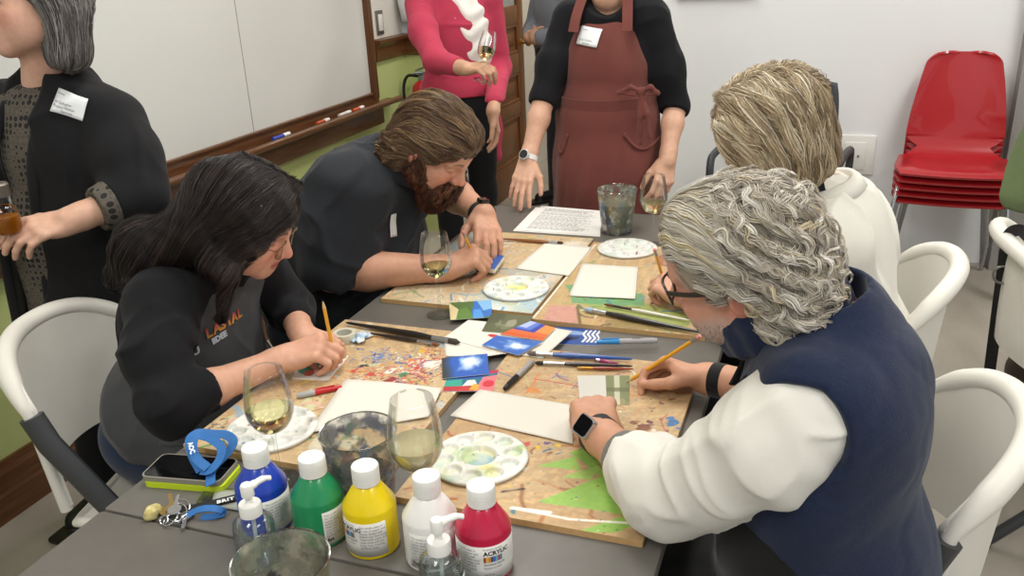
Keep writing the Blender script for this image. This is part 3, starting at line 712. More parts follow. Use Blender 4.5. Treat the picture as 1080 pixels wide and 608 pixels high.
def clouds(c, cx, cy, s_, seed):
    d = np.exp(-(((c.x-cx)/(s_*1.1))**2+((c.y-cy)/(s_*.75))**2)); m = d*1.5+.55*c.n(55, seed)+.3*c.n(140, seed+2)
    c.mix(np.clip((m-.55)*2.2, 0, 1), '9fbbe2', .9); c.mix(np.clip((m-.95)*2.2, 0, 1), 'eef2f6', .95)
clouds(c, .095, .05, .052, 5)
card([(508, 364.5), (547, 375.5), (572.5, 361), (523.6, 354.4)], BT+.0066, c, 'blue sky card with a white cloud lying on the letter sheets')
c = Canvas(.125, .1, .0016, '2a5cb4'); clouds(c, .08, .06, .05, 9); c.mix(np.clip((.028-c.x)*40-1.2*c.n(50, 3)*.3+.3, 0, 1)*(c.x < .05), '333a3c', 1)
card([(466.6, 400), (516, 395), (514, 374.5), (466, 379)], BT+.0032, c, 'blue cloud card with a dark left edge above the colourful card', tilt=.002)
c = Canvas(.14, .1, .0016, '2a6c8c'); 
for q, col in (([(0, 0), (.14, 0), (.14, .03), (0, .03)], 'b8343c'), ([(0, .03), (.05, .03), (.045, .07), (0, .07)], '35a08c'), ([(.05, .03), (.09, .03), (.08, .06), (.06, .06)], 'e9e4d8'), ([(.085, 0), (.14, 0), (.14, .075), (.1, .07)], 'e0787f'), ([(.07, .005), (.095, .005), (.095, .03), (.08, .04)], 'e0a83a'), ([(.03, .07), (.1, .07), (.1, .085), (.03, .085)], '2f4f9c'), ([(.09, .085), (.14, .085), (.14, .1), (.09, .1)], 'b52a4a'), ([(.04, 0), (.075, 0), (.065, .025), (.05, .022)], 'c43a3a')): c.poly(q, col, rough=.003, seed=3)
c.blob(.122, .035, .018, 'cc2f3a', 1, .1, 2)
card([(466.6, 413.5), (520, 413), (526, 390.5), (472, 398)], BT+.0004, c, 'colourful shapes card with a pink and red corner')
c = Canvas(.14, .1, .0018, '24498f'); c.poly([(.0, .06), (.08, .055), (.1, .07), (.06, .08), (0, .075)], '7f9ccc', rough=.002); c.poly([(0, .02), (.07, .03), (.08, .045), (0, .04)], '17264f', rough=.002)
for k in range(4): c.poly([(.083+k*.014, .015), (.095+k*.014, .04), (.085+k*.014, .06), (.096+k*.014, .085), (.103+k*.014, .085), (.093+k*.014, .06), (.103+k*.014, .04), (.091+k*.014, .015)], 'e6e6e6')
card([(584.7, 363.5), (631.5, 365), (633, 346.5), (586, 345.6)], T, c, 'blue card with white zigzag bands beside the blue marker')
c = Canvas(.12, .1, .0018, 'e6e2d8'); c.blob(.03, .055, .03, '3a8a68', 1, .3, 2); c.blob(.045, .028, .014, 'cf5a38', 1, .3, 3); c.blob(.085, .045, .022, 'd35a34', 1, .3, 4); c.blob(.1, .05, .012, '5b2f30', 1, .3, 5); c.poly([(.07, .0), (.12, 0), (.12, .03)], 'd8d2c6')
card([(308, 400), (346, 402), (368, 376), (318, 378)], BT, c, 'card with green and orange shapes under the dark-haired woman\'s hand', .0015)
c = Canvas(.12, .08, .0016, 'c9c6bd'); c.mix((c.x > .065).astype(float), '6a7142', .9); c.mix(((c.x > .065) & (c.n(70, 3) > .1)).astype(float), '9a8f5a', .7); c.mix(((c.x > .075) & (abs(c.x-.09) < .006)).astype(float), 'ccc9b4', .8); c.mix(((abs(c.y-.04) < .006) & (c.x > .065)).astype(float), '565b35', .7)
card([(612, 427), (664, 428), (664, 397), (609, 397)], BT, c, 'small painted landscape card under the grey-haired man\'s pencil', .0015)
c = Canvas(.07, .075, .002, '2c5aa6'); c.mix(np.clip(c.n(60, 2), 0, 1), '3b6ebc', .5)
card([(510, 287), (522, 288.5), (532, 274), (519, 272)], BT+.010, c, 'small blue painted canvas block under the bearded man\'s hands', .012, 'canvas_block', 'canvas', None)
# ================================================================== things on the table
def thin_glass(name, tint='f6f8f7', rough=.02, gl=.9, dirt=None, dscale=30, damt=.5):
    """clear thin-walled glass or plastic: see-through with a glossy surface; dirt adds dried paint"""
    if name in _mats: return _mats[name]
    m = bpy.data.materials.new(name); m.use_nodes = True; nt = m.node_tree; N = nt.nodes; L = nt.links; N.clear()
    out = N.new('ShaderNodeOutputMaterial'); tr = N.new('ShaderNodeBsdfTransparent'); tr.inputs[0].default_value = (*lin(tint), 1)
    g = N.new('ShaderNodeBsdfGlossy'); g.inputs['Roughness'].default_value = rough; g.inputs[0].default_value = (gl, gl, gl, 1)
    lw = N.new('ShaderNodeLayerWeight'); lw.inputs[0].default_value = .22
    mr = N.new('ShaderNodeMapRange'); mr.inputs['To Min'].default_value = .02; mr.inputs['To Max'].default_value = .6; L.new(lw.outputs['Fresnel'], mr.inputs['Value'])
    mx = N.new('ShaderNodeMixShader'); L.new(mr.outputs[0], mx.inputs[0]); L.new(tr.outputs[0], mx.inputs[1]); L.new(g.outputs[0], mx.inputs[2])
    last = mx
    if dirt:
        a = N.new('ShaderNodeAttribute'); a.attribute_name = 'Col'
        df = N.new('ShaderNodeBsdfPrincipled'); df.inputs['Roughness'].default_value = .5; L.new(a.outputs['Color'], df.inputs['Base Color'])
        tc = N.new('ShaderNodeTexCoord'); nz = N.new('ShaderNodeTexNoise'); nz.inputs['Scale'].default_value = dscale; nz.inputs['Detail'].default_value = 6; L.new(tc.outputs['Object'], nz.inputs['Vector'])
        rp = N.new('ShaderNodeMapRange'); rp.inputs['From Min'].default_value = .62-damt*.35; rp.inputs['From Max'].default_value = .78-damt*.25; rp.inputs['To Min'].default_value = damt*.28; rp.inputs['To Max'].default_value = .95
        L.new(nz.outputs['Fac'], rp.inputs['Value'])
        m2 = N.new('ShaderNodeMixShader'); L.new(rp.outputs[0], m2.inputs[0]); L.new(mx.outputs[0], m2.inputs[1]); L.new(df.outputs[0], m2.inputs[2]); last = m2
    L.new(last.outputs[0], out.inputs[0]); _mats[name] = m; return m
glassm = thin_glass('clear_glass', 'ffffff')
winem = mat('pale_white_wine', 'ece6b4', .02, trans=1., ior=1.2)
cloudm = mat('cloudy_wine', 'd6d2ae', .15, trans=.55, ior=1.2)
stemm = thin_glass('clear_glass_stem', 'fbfdfc', .03)
def bowl_r(z, H, z0, R, rim):
    t = np.clip((z-z0)/(H-z0), 0, 1); return R*np.minimum(1, np.sqrt(np.clip(t/.42, 0, 1)*(2-np.clip(t/.42, 0, 1))))*(1-(1-rim/R)*np.clip((t-.42)/.58, 0, 1)**1.5)
def wine_glass(base, H, R, rim, z0, fill, label, wm_=None, basr=.034, tilt=None, group='wine glasses'):
    t = thing('wine_glass', label, 'wine glass', base, group=group)
    zz = np.concatenate([np.linspace(z0, z0+.02, 8), np.linspace(z0+.025, H, 18)]); rr = np.maximum(bowl_r(zz, H, z0, R, rim), .002)
    prof = list(zip(rr, zz)); inn = [(max(r-.0012, .0005), z+.0004) for r, z in prof][::-1]
    Rm = tilt if tilt is not None else np.eye(3)
    MB().lathe([(.0, z0-.001)]+prof+inn+[(0, z0+.001)], base, 40, Rm).build('bowl', glassm, t, autos=60)
    MB().lathe([(0, .0), (basr, 0), (basr, .0012), (basr*.6, .0028), (.008, .006), (.0042, .014), (.0034, .03), (.0034, z0-.015), (.005, z0-.004), (.0075, z0+.001), (0, z0+.001)], base, 28, Rm).build('stem', stemm, t, autos=60)
    zf = np.linspace(z0+.002, fill, 12); MB().lathe([(0, z0+.0018)]+[(max(bowl_r(z, H, z0, R, rim)-.0017, .0004), z) for z in zf]+[(0, fill)], base, 36, Rm).build('wine', wm_ or winem, t, autos=50)
    return t
wine_glass((-.843, 1.066, T), .215, .041, .031, .098, .140, 'wine glass of white wine in front of the dark-haired woman')
wine_glass((-.554, 1.030, T), .222, .043, .033, .098, .146, 'wine glass of cloudy pale wine beside the middle paint water cup', cloudm)
wine_glass((-.873, 1.815, T), .215, .040, .031, .100, .132, 'wine glass in front of the bearded man\'s arm')
wine_glass((-.463, 2.462, T), .215, .041, .031, .10, .135, 'wine glass behind the far right palette')

# paint bottles
capm = mat('white_bottle_cap', 'ecebe6', .35)
labelm = mat('white_bottle_label', 'e2e1dc', .5)
def wrap(v, c, R, a0, z0):
    """bend flat lettering (x along the wall, y up) onto a cylinder"""
    a = a0+v[:, 0]/R; return np.stack([c[0]+R*np.cos(a), c[1]+R*np.sin(a), c[2]+z0+v[:, 1]], 1)
inkm = mat('label_ink', '2b2b30', .6); inkg = mat('label_grey_ink', '77777c', .6)
STR = ['a8323c', 'd9c43a', 'd98f32', '5a3f8c', '3b79b8', '6fb4cf', 'b8405a', '4a9a98']
def paint_bottle(x, y, col, label, lab_a0, lab_a1, title_a, col_a, side_txt=True, only_small=False, extra=None):
    t = thing('paint_bottle', label, 'paint bottle', (x, y, T), group='acrylic paint bottles at the near end')
    c = (x, y, T); R = .0405
    body = mat('paint_'+col, col, .3, coat=.25, spec=.5)
    MB().lathe([(0, 0), (R-.004, 0), (R-.001, .002), (R, .006), (R, .076), (R-.001, .080), (.0215, .109), (.0185, .112), (.0185, .117), (0, .117)], c, 48).build('body', body, t)
    MB().lathe([(.0190, .1135), (.0206, .1145), (.0206, .130), (.0201, .1302), (.0201, .1308), (.0206, .131), (.0206, .1405), (.0196, .1425), (.0165, .1417), (0, .1413)], c, 40).build('cap', capm, t)
    n = 30; a = np.linspace(lab_a0, lab_a1, n); Rl = R+.0004
    g = np.array([[(c[0]+Rl*math.cos(q), c[1]+Rl*math.sin(q), c[2]+z) for z in np.linspace(.008, .066, 4)] for q in a])
    lb = MB().sheet(g, .0005).build('label', labelm, t, autos=None)
    Rt = Rl+.0007
    tm = MB(); gm = MB(); sm = MB()
    def put_t(b, body_, size, a_, z, bold=0., align='LEFT', sp=1.):
        v, f = text_mesh(body_, size, align, bold, 2, sp)
        if len(v): b.add(wrap(v, c, Rt, a_, z), f)
    if not only_small:
        put_t(gm, 'Premium Quality', .0042, title_a, .0605); put_t(tm, 'ACRYLIC', .0098, title_a, .0515, .0003)
        for k, s_ in enumerate(STR[:8]):
            aa = title_a+k*.0035*1.02/Rt; h = [(Rt*math.cos(q)+c[0], Rt*math.sin(q)+c[1]) for q in np.linspace(aa, aa+.0033/Rt, 3)]
            sm.cur = k; o = sm
            v = [(px_, py_, c[2]+z) for z in (.040, .049) for px_, py_ in h]; o.add(v, [(0, 1, 4, 3), (1, 2, 5, 4)])
        put_t(tm, 'Acrylique liquide', .0048, title_a, .0345); put_t(gm, 'Pintura acrilica', .0046, title_a, .0285)
        put_t(gm, '16 fl oz', .005, title_a, .017); put_t(gm, '473 ml', .004, title_a+.35, .012)
        sm.build('colour_stripes', [mat('stripe_'+q, q, .5) for q in STR], lb, smooth=False)
    if side_txt:
        ln = ['This acrylic paint is', 'for use on paper and', 'canvas. Shake well', 'before use. Non toxic', 'Clean with water and', 'soap while still wet', 'Keep from freezing', 'ASTM D 4236']
        for k, q in enumerate(ln): put_t(gm, q, .0047, col_a, .0585-k*.0052)
    if extra: put_t(tm, extra, .008, col_a, .014, .0003)
    if tm.v: tm.build('lettering', inkm, lb, smooth=False)
    if gm.v: gm.build('small_lettering', inkg, lb, smooth=False)
    return t
rad = math.radians
paint_bottle(-.795, .955, '1c3fae', 'blue acrylic paint bottle at the left end of the bottle row', rad(-55), rad(60), 0, rad(-50), only_small=True)
paint_bottle(-.693, .955, '1f8a57', 'green acrylic paint bottle between the blue and yellow ones', rad(-50), rad(80), 0, rad(-46), only_small=True, extra='Art')
paint_bottle(-.603, .957, 'eed20f', 'yellow acrylic paint bottle between the green and white ones', rad(-140), rad(-28), rad(-137), rad(-86))
paint_bottle(-.503, .957, 'f1f0ed', 'white acrylic paint bottle between the yellow and red ones', rad(-115), rad(30), rad(60), rad(-108), only_small=True, extra='Tru-Art')
paint_bottle(-.418, .957, 'bf1440', 'red acrylic paint bottle at the right end of the bottle row', rad(-150), rad(30), rad(-70), rad(-135))

# pump bottles
def pump_bottle(x, y, s, ang, label, lab=None):
    t = thing('pump_bottle', label, 'pump bottle', (x, y, T), group='clear pump bottles'); c = (x, y, T)
    p = [(0, .0), (.028, 0), (.031, .003), (.031, .062), (.029, .072), (.022, .08), (.0145, .084), (.0145, .088)]
    MB().lathe(p+[(r-.0012, z+.0006) for r, z in p[::-1]], c, 36).build('bottle', thin_glass('clear_plastic', 'fbfdfd', .08), t, autos=50)
    MB().lathe([(0, .0015), (.0293, .0015), (.0295, .052), (0, .052)], c, 32).build('gel', thin_glass('clear_gel', 'f4f8f8', .15), t)
    MB().lathe([(.0, .085), (.0165, .085), (.0165, .102), (.0155, .104), (.006, .1045), (.0055, .106), (.0055, .116), (.0095, .117), (.0098, .133), (.008, .136), (0, .136)], c, 32).build('collar', capm, t)
    d = V3(math.cos(ang), math.sin(ang), 0); b0 = V3(c)+[0, 0, .128]
    MB().tube(bez([b0, b0+d*.012+[0, 0, .004], b0+d*.026+[0, 0, .007], b0+d*.036+[0, 0, .004]], 5), [.0075]*6+[.006]*5+[.0048]*5, 14, flat=.75).build('nozzle', capm, t)
    MB().tube([V3(c)+[0, 0, .01], V3(c)+[.002, 0, .085]], .003, 8).build('dip_tube', mat('dip_tube', 'dfe4e4', .3, alpha=.6), t)
    if lab:
        a = np.linspace(rad(-95), rad(20), 20); Rl = .0315
        g = np.array([[(c[0]+Rl*math.cos(q), c[1]+Rl*math.sin(q), c[2]+z) for z in np.linspace(.012, .05, 3)] for q in a]); lb = MB().sheet(g, .0005).build('label', mat('teal_label', '5f9ba0', .45), t, autos=None)
        g = np.array([[(c[0]+Rl*math.cos(q)*1.01, c[1]+Rl*math.sin(q)*1.01, c[2]+z) for z in np.linspace(.036, .05, 3)] for q in a]); MB().sheet(g, .0005).build('label_band', mat('pale_label', 'd8e0de', .45), lb, autos=None)
        for txt, sz, z, m_ in (('Cyber C', .010, .039, mat('teal_ink', '3f7d84', .5)), ('CLEAN', .010, .026, mat('white_ink', 'e8efee', .5)), ('hand gel', .007, .017, mat('white_ink'))):
            v, f = text_mesh(txt, sz, 'LEFT', .0002); mesh_obj('lettering', wrap(v, c, Rl*1.03, rad(-88), z), f, m_, lb, False)
    return t
pump_bottle(-.752, .872, 1, rad(55), 'clear pump bottle in front of the blue paint bottle')
pump_bottle(-.449, .874, 1, rad(35), 'clear pump bottle with teal label in front of the white paint bottle', True)

# paint water cups
def cup(x, y, label, H=.14, R=.061, r0=.046, seed=1, dirt=.55, cols=None, water=.075, wcol='8d8a78', n=72, murky=None):
    t = thing('water_cup', label, 'cup', (x, y, T), group='paint water cups'); c = V3(x, y, T); r = np.random.default_rng(seed)
    z = np.concatenate([np.linspace(0, H, 40)]); rr = r0+(R-r0)*(z/H)**.9; rr[-1] += .0016; rr[-2] += .001
    prof = [(0, 0)]+list(zip(rr, z))+[(q-.002, w_) for q, w_ in list(zip(rr, z))[::-1][:-2]]+[(r0-.003, .004), (0, .004)]
    b = MB().lathe(prof, c, n); V = np.vstack(b.v)
    cl = cols or ['7f7f86', '5a5f78', '8c8676', '6a4f72', '3f6fa0', 'a09a84', '8a5a5a', '6f8f7a', '444448']
    w_ = np.stack([snoise((V+[i, 0, 0])*[1, 1, .55], 75, seed+i) for i in range(len(cl))], 1); w_[:, :3] += .35; k = w_.argmax(1)
    C = np.array([lin(q) for q in cl])[k]
    mesh_obj('cup_wall', V, b.f, thin_glass('paint_stained_plastic_%d' % seed, 'fbfbf8', .08, dirt=True, dscale=46, damt=dirt), t, True, cols=C)
    rw = r0+(R-r0)*(water/H)**.9-.0026
    MB().lathe([(0, .0045), (r0-.0035, .0045), (rw, water), (0, water)], c, 40).build('water', murky or mat('paint_water_'+wcol, wcol, .08, trans=.65, ior=1.2, noise=.3, nscale=30), t)
    MB().tube([c+V3(math.cos(a), math.sin(a), 0)*(R+.0005)+[0, 0, H] for a in np.arange(48)/48*2*np.pi], .0016, 8, closed=True, cap=False).build('rim', thin_glass('cup_rim', 'cfcfc8', .1, dirt=None), t)
    return t
cup(-.604, .738, 'paint-smeared clear water cup on the nearer table', seed=3, dirt=.5, cols=['9a9a86', '8a907e', '9c9888', '4b4a4a', '5f7f98', 'a8a592', '9a8f5a', '7a8f80'], water=.05, wcol='7d7564')
cup(-.664, 1.046, 'paint-smeared dark water cup behind the green and yellow bottles', seed=4, dirt=.55, cols=['8d8d8c', '7c7c84', '9a958a', '6f6a7c', '6f85a0', 'a5a092', '8a7272', '7f8f86', '565658'], water=.06, wcol='77756c')
cup(-.598, 2.57, 'paint water cup at the far end beside the printed pages', seed=5, dirt=.42, cols=['aab0a2', '9aa298', 'b2b4a4', '5f78a8', '8a7a84', '8f9a90', 'a8946a', '5a88a4'], water=.095, wcol='a3a594')

# palettes
def palette(x, y, z, label, seed, cen, cols, stain=.5):
    nr, na, R = 46, 150, .0875; r = np.linspace(0, R, nr); a = np.arange(na)/na*2*np.pi; A, RR = np.meshgrid(a, r)
    X, Y = RR*np.cos(A), RR*np.sin(A); Z = np.full(X.shape, .009)
    def well(cx, cy, rad_, dep):
        d = np.hypot(X-cx, Y-cy)/rad_; return -dep*np.clip((1.08-d)/.22, 0, 1)+.0012*np.exp(-((d-1.12)/.08)**2)
    Z = Z+well(0, 0, .030, .007); ws = [(.061*math.cos(q), .061*math.sin(q)) for q in np.arange(10)/10*2*np.pi+seed]
    for wx, wy in ws: Z = Z+well(wx, wy, .0155, .007)
    Z = Z-.003*np.clip((RR-.083)/.0045, 0, 1); P = np.stack([X, Y, Z], -1)
    C = np.tile(np.array([.88, .875, .85]), (nr, na, 1)); g = np.random.default_rng(seed)
    def mix(m, col, am):
        nonlocal C
        m = np.clip(m, 0, 1)[..., None]*am; C = C*(1-m)+np.array([int(col[i:i+2], 16)/255 for i in (0, 2, 4)])*m
    mix((.032-RR)/.004, cen[0], .7)
    for k, q in enumerate(cen[1:]): mix((.028-np.hypot(X-g.normal()*.013, Y-g.normal()*.013))/.01*(.6+snoise(P, 60, seed+k)), q, .75)
    for k, (wx, wy) in enumerate(ws):
        mix((.0150-np.hypot(X-wx, Y-wy))/.003*(.55+.8*snoise(P, 90, k+seed)), cols[k % len(cols)], stain)
    mix(snoise(P, 55, seed+40)*1.6-.7, cols[0], .25); mix(snoise(P, 75, seed+41)*1.8-1., cols[1], .25)
    for k in range(26):
        qx, qy = g.normal(size=2)*.045; mix((g.uniform(.001, .0035)-np.hypot(X-qx, (Y-qy)*g.uniform(.6, 1.8)))/.001, ['3a3f50', '6c2f3a', '2f5a90', '4a4a48', '7a6a3a'][k % 5], .7)
    V = (P+V3(x, y, z)).reshape(-1, 3); i, j = np.meshgrid(np.arange(nr-1), np.arange(na), indexing='ij'); j2 = (j+1) % na
    F = np.stack([i*na+j, i*na+j2, (i+1)*na+j2, (i+1)*na+j], -1).reshape(-1, 4)
    o = (nr-1)*na; bot = np.stack([x+.084*np.cos(a), y+.084*np.sin(a), np.full(na, z)], 1); V = np.vstack([V, bot]); jj = np.arange(na)
    F = np.vstack([F, np.stack([o+jj, o+(jj+1) % na, o+na+(jj+1) % na, o+na+jj], 1)])
    CC = np.vstack([linA(C.reshape(-1, 3)), np.tile([.6, .6, .58], (na, 1))])
    ob = mesh_obj('palette', V, F, mat('palette_plastic', None, .35, attr='Col', coat=.2), None, True, cols=CC)
    tag(ob, label, 'palette', 'round white well palettes'); return root_at(ob, (x, y, z))
palette(-.526, 1.205, BT+.0003, 'round white palette with a yellow-blue middle beside the red paint bottle', 3, ['d6d29a', 'd3d07a', '6fa3c8', 'c9d3c4', 'a8c08a'], ['cdd3a8', 'b9cfc8', 'd8d6b8', 'b7c2a0'], .45)
palette(-.945, 1.192, BT+.0003, 'round white palette under the first wine glass, in front of the dark-haired woman', 5, ['d9d8d0', 'b8bfae', '8a7c70'], ['cdcdc6', 'b9c2bc', '9da08f', 'd9d5c6'], .5)
palette(-.733, 1.993, BT+.0003, 'round speckled palette with a yellow middle beside the bearded man', 7, ['dcd896', 'd9d46a', 'c8d3a8'], ['c3cfd3', 'd3d8b8', '9fb6c4', 'c8cfb0'], .5)
palette(-.521, 2.372, BT+.0003, 'round white palette at the far end near the last wine glass', 9, ['cfd6c8', 'bcd0c4'], ['c0d0cc', 'c8cfb8', 'd6dad4'], .5)

# brushes, pencils, markers
def rod_thing(name, label, cat, segs, p0, p1, group=None):
    """segs: (part, material, [(t, r), ...]) along p0 -> p1"""
    p0, p1 = V3(p0), V3(p1); base = (p0+p1)/2; t = thing(name, label, cat, (base[0], base[1], min(p0[2], p1[2])-.004), group=group)
    for part, m, prof in segs:
        MB().tube([p0+(p1-p0)*a for a, r in prof], [r for a, r in prof], 12).build(part, m, t, autos=50)
    return t
def lay(px, z): return W(*px, z=z)
silver = mat('brush_ferrule', 'b9bcc0', .25, .95)
def brush(tip, end, hcol, r0_, label, z=BT+.0065, z1=None, ferr=silver, br='5a4534', tipl=.09, fl=.14, flat=True):
    r = r0_*1.2; hm = mat('handle_'+hcol, hcol, .3, coat=.4)
    segs = [('bristles', mat('bristles_'+br, br, .7, bump=.6, bscale=300), [(0, r*.25), (tipl*.35, r*.85), (tipl, r*.8)]), ('ferrule', ferr, [(tipl, r*.8), (tipl+fl*.6, r*.75), (tipl+fl, r*.7)]),
            ('handle', hm, [(tipl+fl, r*.7), (tipl+fl+.15, r), (tipl+fl+.4, r*.8), (.97, r*.4), (1, r*.2)])]
    return rod_thing('paint_brush', label, 'paint brush', segs, lay(tip, z), lay(end, z1 or z), 'paint brushes on the table')
brush((485, 361.5), (365, 340.5), '1e1a18', .0068, 'thick black paint brush at the top edge of the dripped board', BT+.008, br='3c342c')
brush((463.5, 364), (386, 351), '241d1b', .0042, 'thin black paint brush just in front of the thick black one', BT+.006, br='7a4a38', fl=.2)
brush((594, 256.5), (529, 252), '8a5a34', .005, 'brown paint brush at the far edge of the blue-stained board', br='3f3226')
brush((616, 326), (741, 351), '23201f', .0065, 'long black paint brush with a pale blue tip on the olive board', BT+.008, br='9fb6c4', fl=.12, tipl=.08)
brush((637, 321), (727, 338), 'd8d5cc', .0035, 'thin white paint brush above the long black one on the olive board', ferr=mat('dark_ferrule', '35302c', .4, .4), br='6a4226', fl=.22, tipl=.12)
brush((556, 372.7), (667, 379), '27539c', .0055, 'blue paint brush nearest the blue marker', BT+.008, br='6b6058', fl=.16)
brush((564, 383), (667, 386.5), '2b2320', .0045, 'dark thin paint brush just below the blue paint brush', BT+.006, br='2f2a24', fl=.22)
brush((608, 388.5), (668, 389.5), '8a3f26', .0036, 'reddish brown paint brush lowest of the stack by the grey-haired man\'s hand', BT+.005, br='b08a4a', ferr=mat('gold_ferrule', 'b8863a', .3, .9), fl=.2)
brush((627, 379.5), (652, 384), '9b2f5e', .004, 'short magenta handled brush lying under the blue paint brush', BT+.0045, br='9b2f5e')
def marker(pcap, pend, body, cap, label, frac=.38, z=BT+.0065, r=.0062, clip=True, tx=None):
    p0, p1 = lay(pcap, z), lay(pend, z); d = unit(p1-p0)
    cm, bm_ = mat('marker_cap_'+cap, cap, .35), mat('marker_body_'+body, body, .4)
    t = rod_thing('marker_pen', label, 'marker', [('cap', cm, [(0, r*.55), (.02, r*.7), (.06, r*.85), (frac*.95, r*1.05), (frac, r*1.05)]), ('barrel', bm_, [(frac, r), (.95, r), (.96, r*.85), (1, r*.8)])], p0, p1, 'marker pens on the table')
    MB().box(p0+(p1-p0)*frac*.6+[0, 0, r*1.15], (.003, np.linalg.norm(p1-p0)*frac*.7, .0015), np.stack([np.cross(d, [0, 0, 1]), d, [0, 0, 1]], 1)).build('clip', cm, t)
    if tx:
        R_ = np.stack([d, np.cross([0, 0, 1], d), [0, 0, 1]], 1); v, f = text_mesh(tx, .006, 'CENTER', .0002); v[:, 2] = 0
        mesh_obj('lettering', (v-[0, .002, 0]) @ R_.T+(p0+(p1-p0)*.66+[0, 0, r+.0006]), f, mat('label_ink'), t, False)
    return t
marker((629, 361), (693, 359.3), 'a9a9aa', '3a8fd0', 'grey marker pen with a bright blue cap by the zigzag card', tx='Sharpie', r=.0065)
marker((532, 410.5), (562, 381), 'a4a39f', '1f1f20', 'grey marker pen with a black cap beside the colourful card', frac=.42)
marker((360.5, 408.5), (313, 418), 'a9a9a8', 'c0262c', 'grey marker pen with a red cap near the dark-haired woman\'s hand', frac=.6)
pyel = mat('pencil_yellow', 'e2a21f', .35, coat=.3); pwood = mat('pencil_wood', 'd9b483', .6); plead = mat('pencil_lead', '2e2d2e', .4); pfer = mat('pencil_ferrule', '9fa39c', .3, .9); pera = mat('pencil_eraser', 'd98a86', .7)
def pencil(p0, p1, label, r=.0038, fer=None):
    """p0 point, p1 eraser end"""
    L_ = np.linalg.norm(V3(p1)-V3(p0)); q = .02/L_
    return rod_thing('pencil', label, 'pencil', [('lead', plead, [(0, .0003), (q*.25, r*.3)]), ('sharpened_wood', pwood, [(q*.25, r*.3), (q, r)]), ('barrel', pyel, [(q, r), (1-q*1.2, r)]), ('ferrule', fer or pfer, [(1-q*1.2, r*1.05), (1-q*.45, r*1.05)]), ('eraser', pera, [(1-q*.45, r), (1-q*.05, r*.95), (1, r*.6)])], p0, p1, 'yellow pencils in hands')

# tape roll and blue rag by the dripped board
tp = W(364, 359, z=BT); tpt = thing('tape_roll', 'roll of translucent tape on the dripped board', 'tape', tp)
MB().lathe([(.019, 0), (.027, 0), (.0275, .001), (.0275, .019), (.027, .02), (.019, .02)], tp, 32, closed=True).build('tape', mat('tape_cream', 'd9d5c0', .4, trans=.15), tpt)
MB().lathe([(.0175, .0005), (.019, .0005), (.019, .0195), (.0175, .0195)], tp, 32, closed=True).build('core', mat('tape_core', 'bfc3ba', .5), tpt)
q = W(381, 359, z=BT); g = np.array([[(q[0]+(u-.5)*.03+.004*math.sin(v*9), q[1]+(v-.5)*.055, BT+.006+.010*math.sin(u*3.1)*math.sin(v*2.8+.2)+.003*math.sin(u*14+v*5)) for v in np.linspace(0, 1, 16)] for u in np.linspace(0, 1, 12)])
root_at(tag(MB().sheet(g, .001).build('paint_wrapper', mat('wrapper_blue', '6f9fc6', .25, noise=.6, nscale=60, col2='dfe4e2'), autos=None), 'crumpled clear and blue wrapper beside the tape roll', 'wrapper'), (q[0], q[1], BT))

# phone on its lime case
def slab_px(px, z, th, rc, n=6):
    q = [W(*p, z=z) for p in px]; c = sum(q)/4; ux = unit((q[1]-q[0])+(q[2]-q[3])); uy = unit(np.cross([0, 0, 1], ux)); w_ = (np.linalg.norm(q[1]-q[0])+np.linalg.norm(q[2]-q[3]))/2; h_ = (abs((q[3]-q[0])@uy)+abs((q[2]-q[1])@uy))/2
    return c, ux, uy, w_, h_
ph_px = [(148, 503), (236, 509), (248, 484), (171, 477.5)]
c_, ux, uy, w_, h_ = slab_px(ph_px, T+.021, .01, .01); w_ = min(w_, .158); h_ = min(h_, .080)
def rrect(w, h, r, n=6):
    P = []
    for sx, sy, a0 in ((1, 1, 0), (-1, 1, 90), (-1, -1, 180), (1, -1, 270)):
        for k in range(n+1): a = math.radians(a0+90*k/n); P.append((sx*(w/2-r)+r*math.cos(a), sy*(h/2-r)+r*math.sin(a)))
    return P
RP = np.stack([ux, uy, [0, 0, 1]], 1)
b0 = V3(c_[0], c_[1], 0)
lc = thing('phone_case', 'lime green phone case lying under the phone', 'phone case', (c_[0], c_[1], T))
MB().prism(rrect(w_, h_, .012), .0005, .011, RP, b0+[0, 0, T]+ux*.004-uy*.002).build('case_shell', mat('lime_plastic', 'c3d92a', .4), lc)
pt = thing('phone', 'phone with a black screen in a grey case, lying beside the blue lanyard', 'phone', (c_[0], c_[1], T+.0115))
MB().prism(rrect(w_, h_, .012), .0115, .0205, RP, b0+[0, 0, T]).build('case', mat('phone_case_grey', '8a867c', .45), pt)
MB().prism(rrect(w_-.006, h_-.006, .010), .0205, .0212, RP, b0+[0, 0, T]).build('screen', mat('phone_glass', '0b0b0d', .08, coat=.5), pt)

# blue lanyard looped over the phone, card holder, black strap with keys
def pz(px, py, z): return W(px, py, z=z)
blue = mat('lanyard_blue', '2f6cae', .6, bump=.2, bscale=300)
ly = thing('lanyard', 'blue ribbon lanyard looped on top of the phone', 'lanyard', (c_[0]+.05, c_[1], T+.0215))
zt = T+.0225
def rib(pts, w_r, name='ribbon', par=None, m=None, view=True):
    P = bez(pts, 10); tg = np.gradient(P, axis=0); nr = np.array([unit(V3(0, -.45, .9)-unit(t_)*(V3(0, -.45, .9)@unit(t_))) for t_ in tg])
    return MB().ribbon(P, nr, w_r, .0012).build(name, m or blue, par, autos=40)
rib([pz(222, 512, zt+.001), pz(224, 496, zt+.004), pz(240, 478, zt+.018), pz(246, 466, zt+.03), pz(238, 459, zt+.035), pz(224, 458, zt+.035), pz(208, 457, zt+.038), pz(200, 464, zt+.035), pz(203, 480, zt+.02), pz(212, 497, zt+.006)], .017, par=ly)
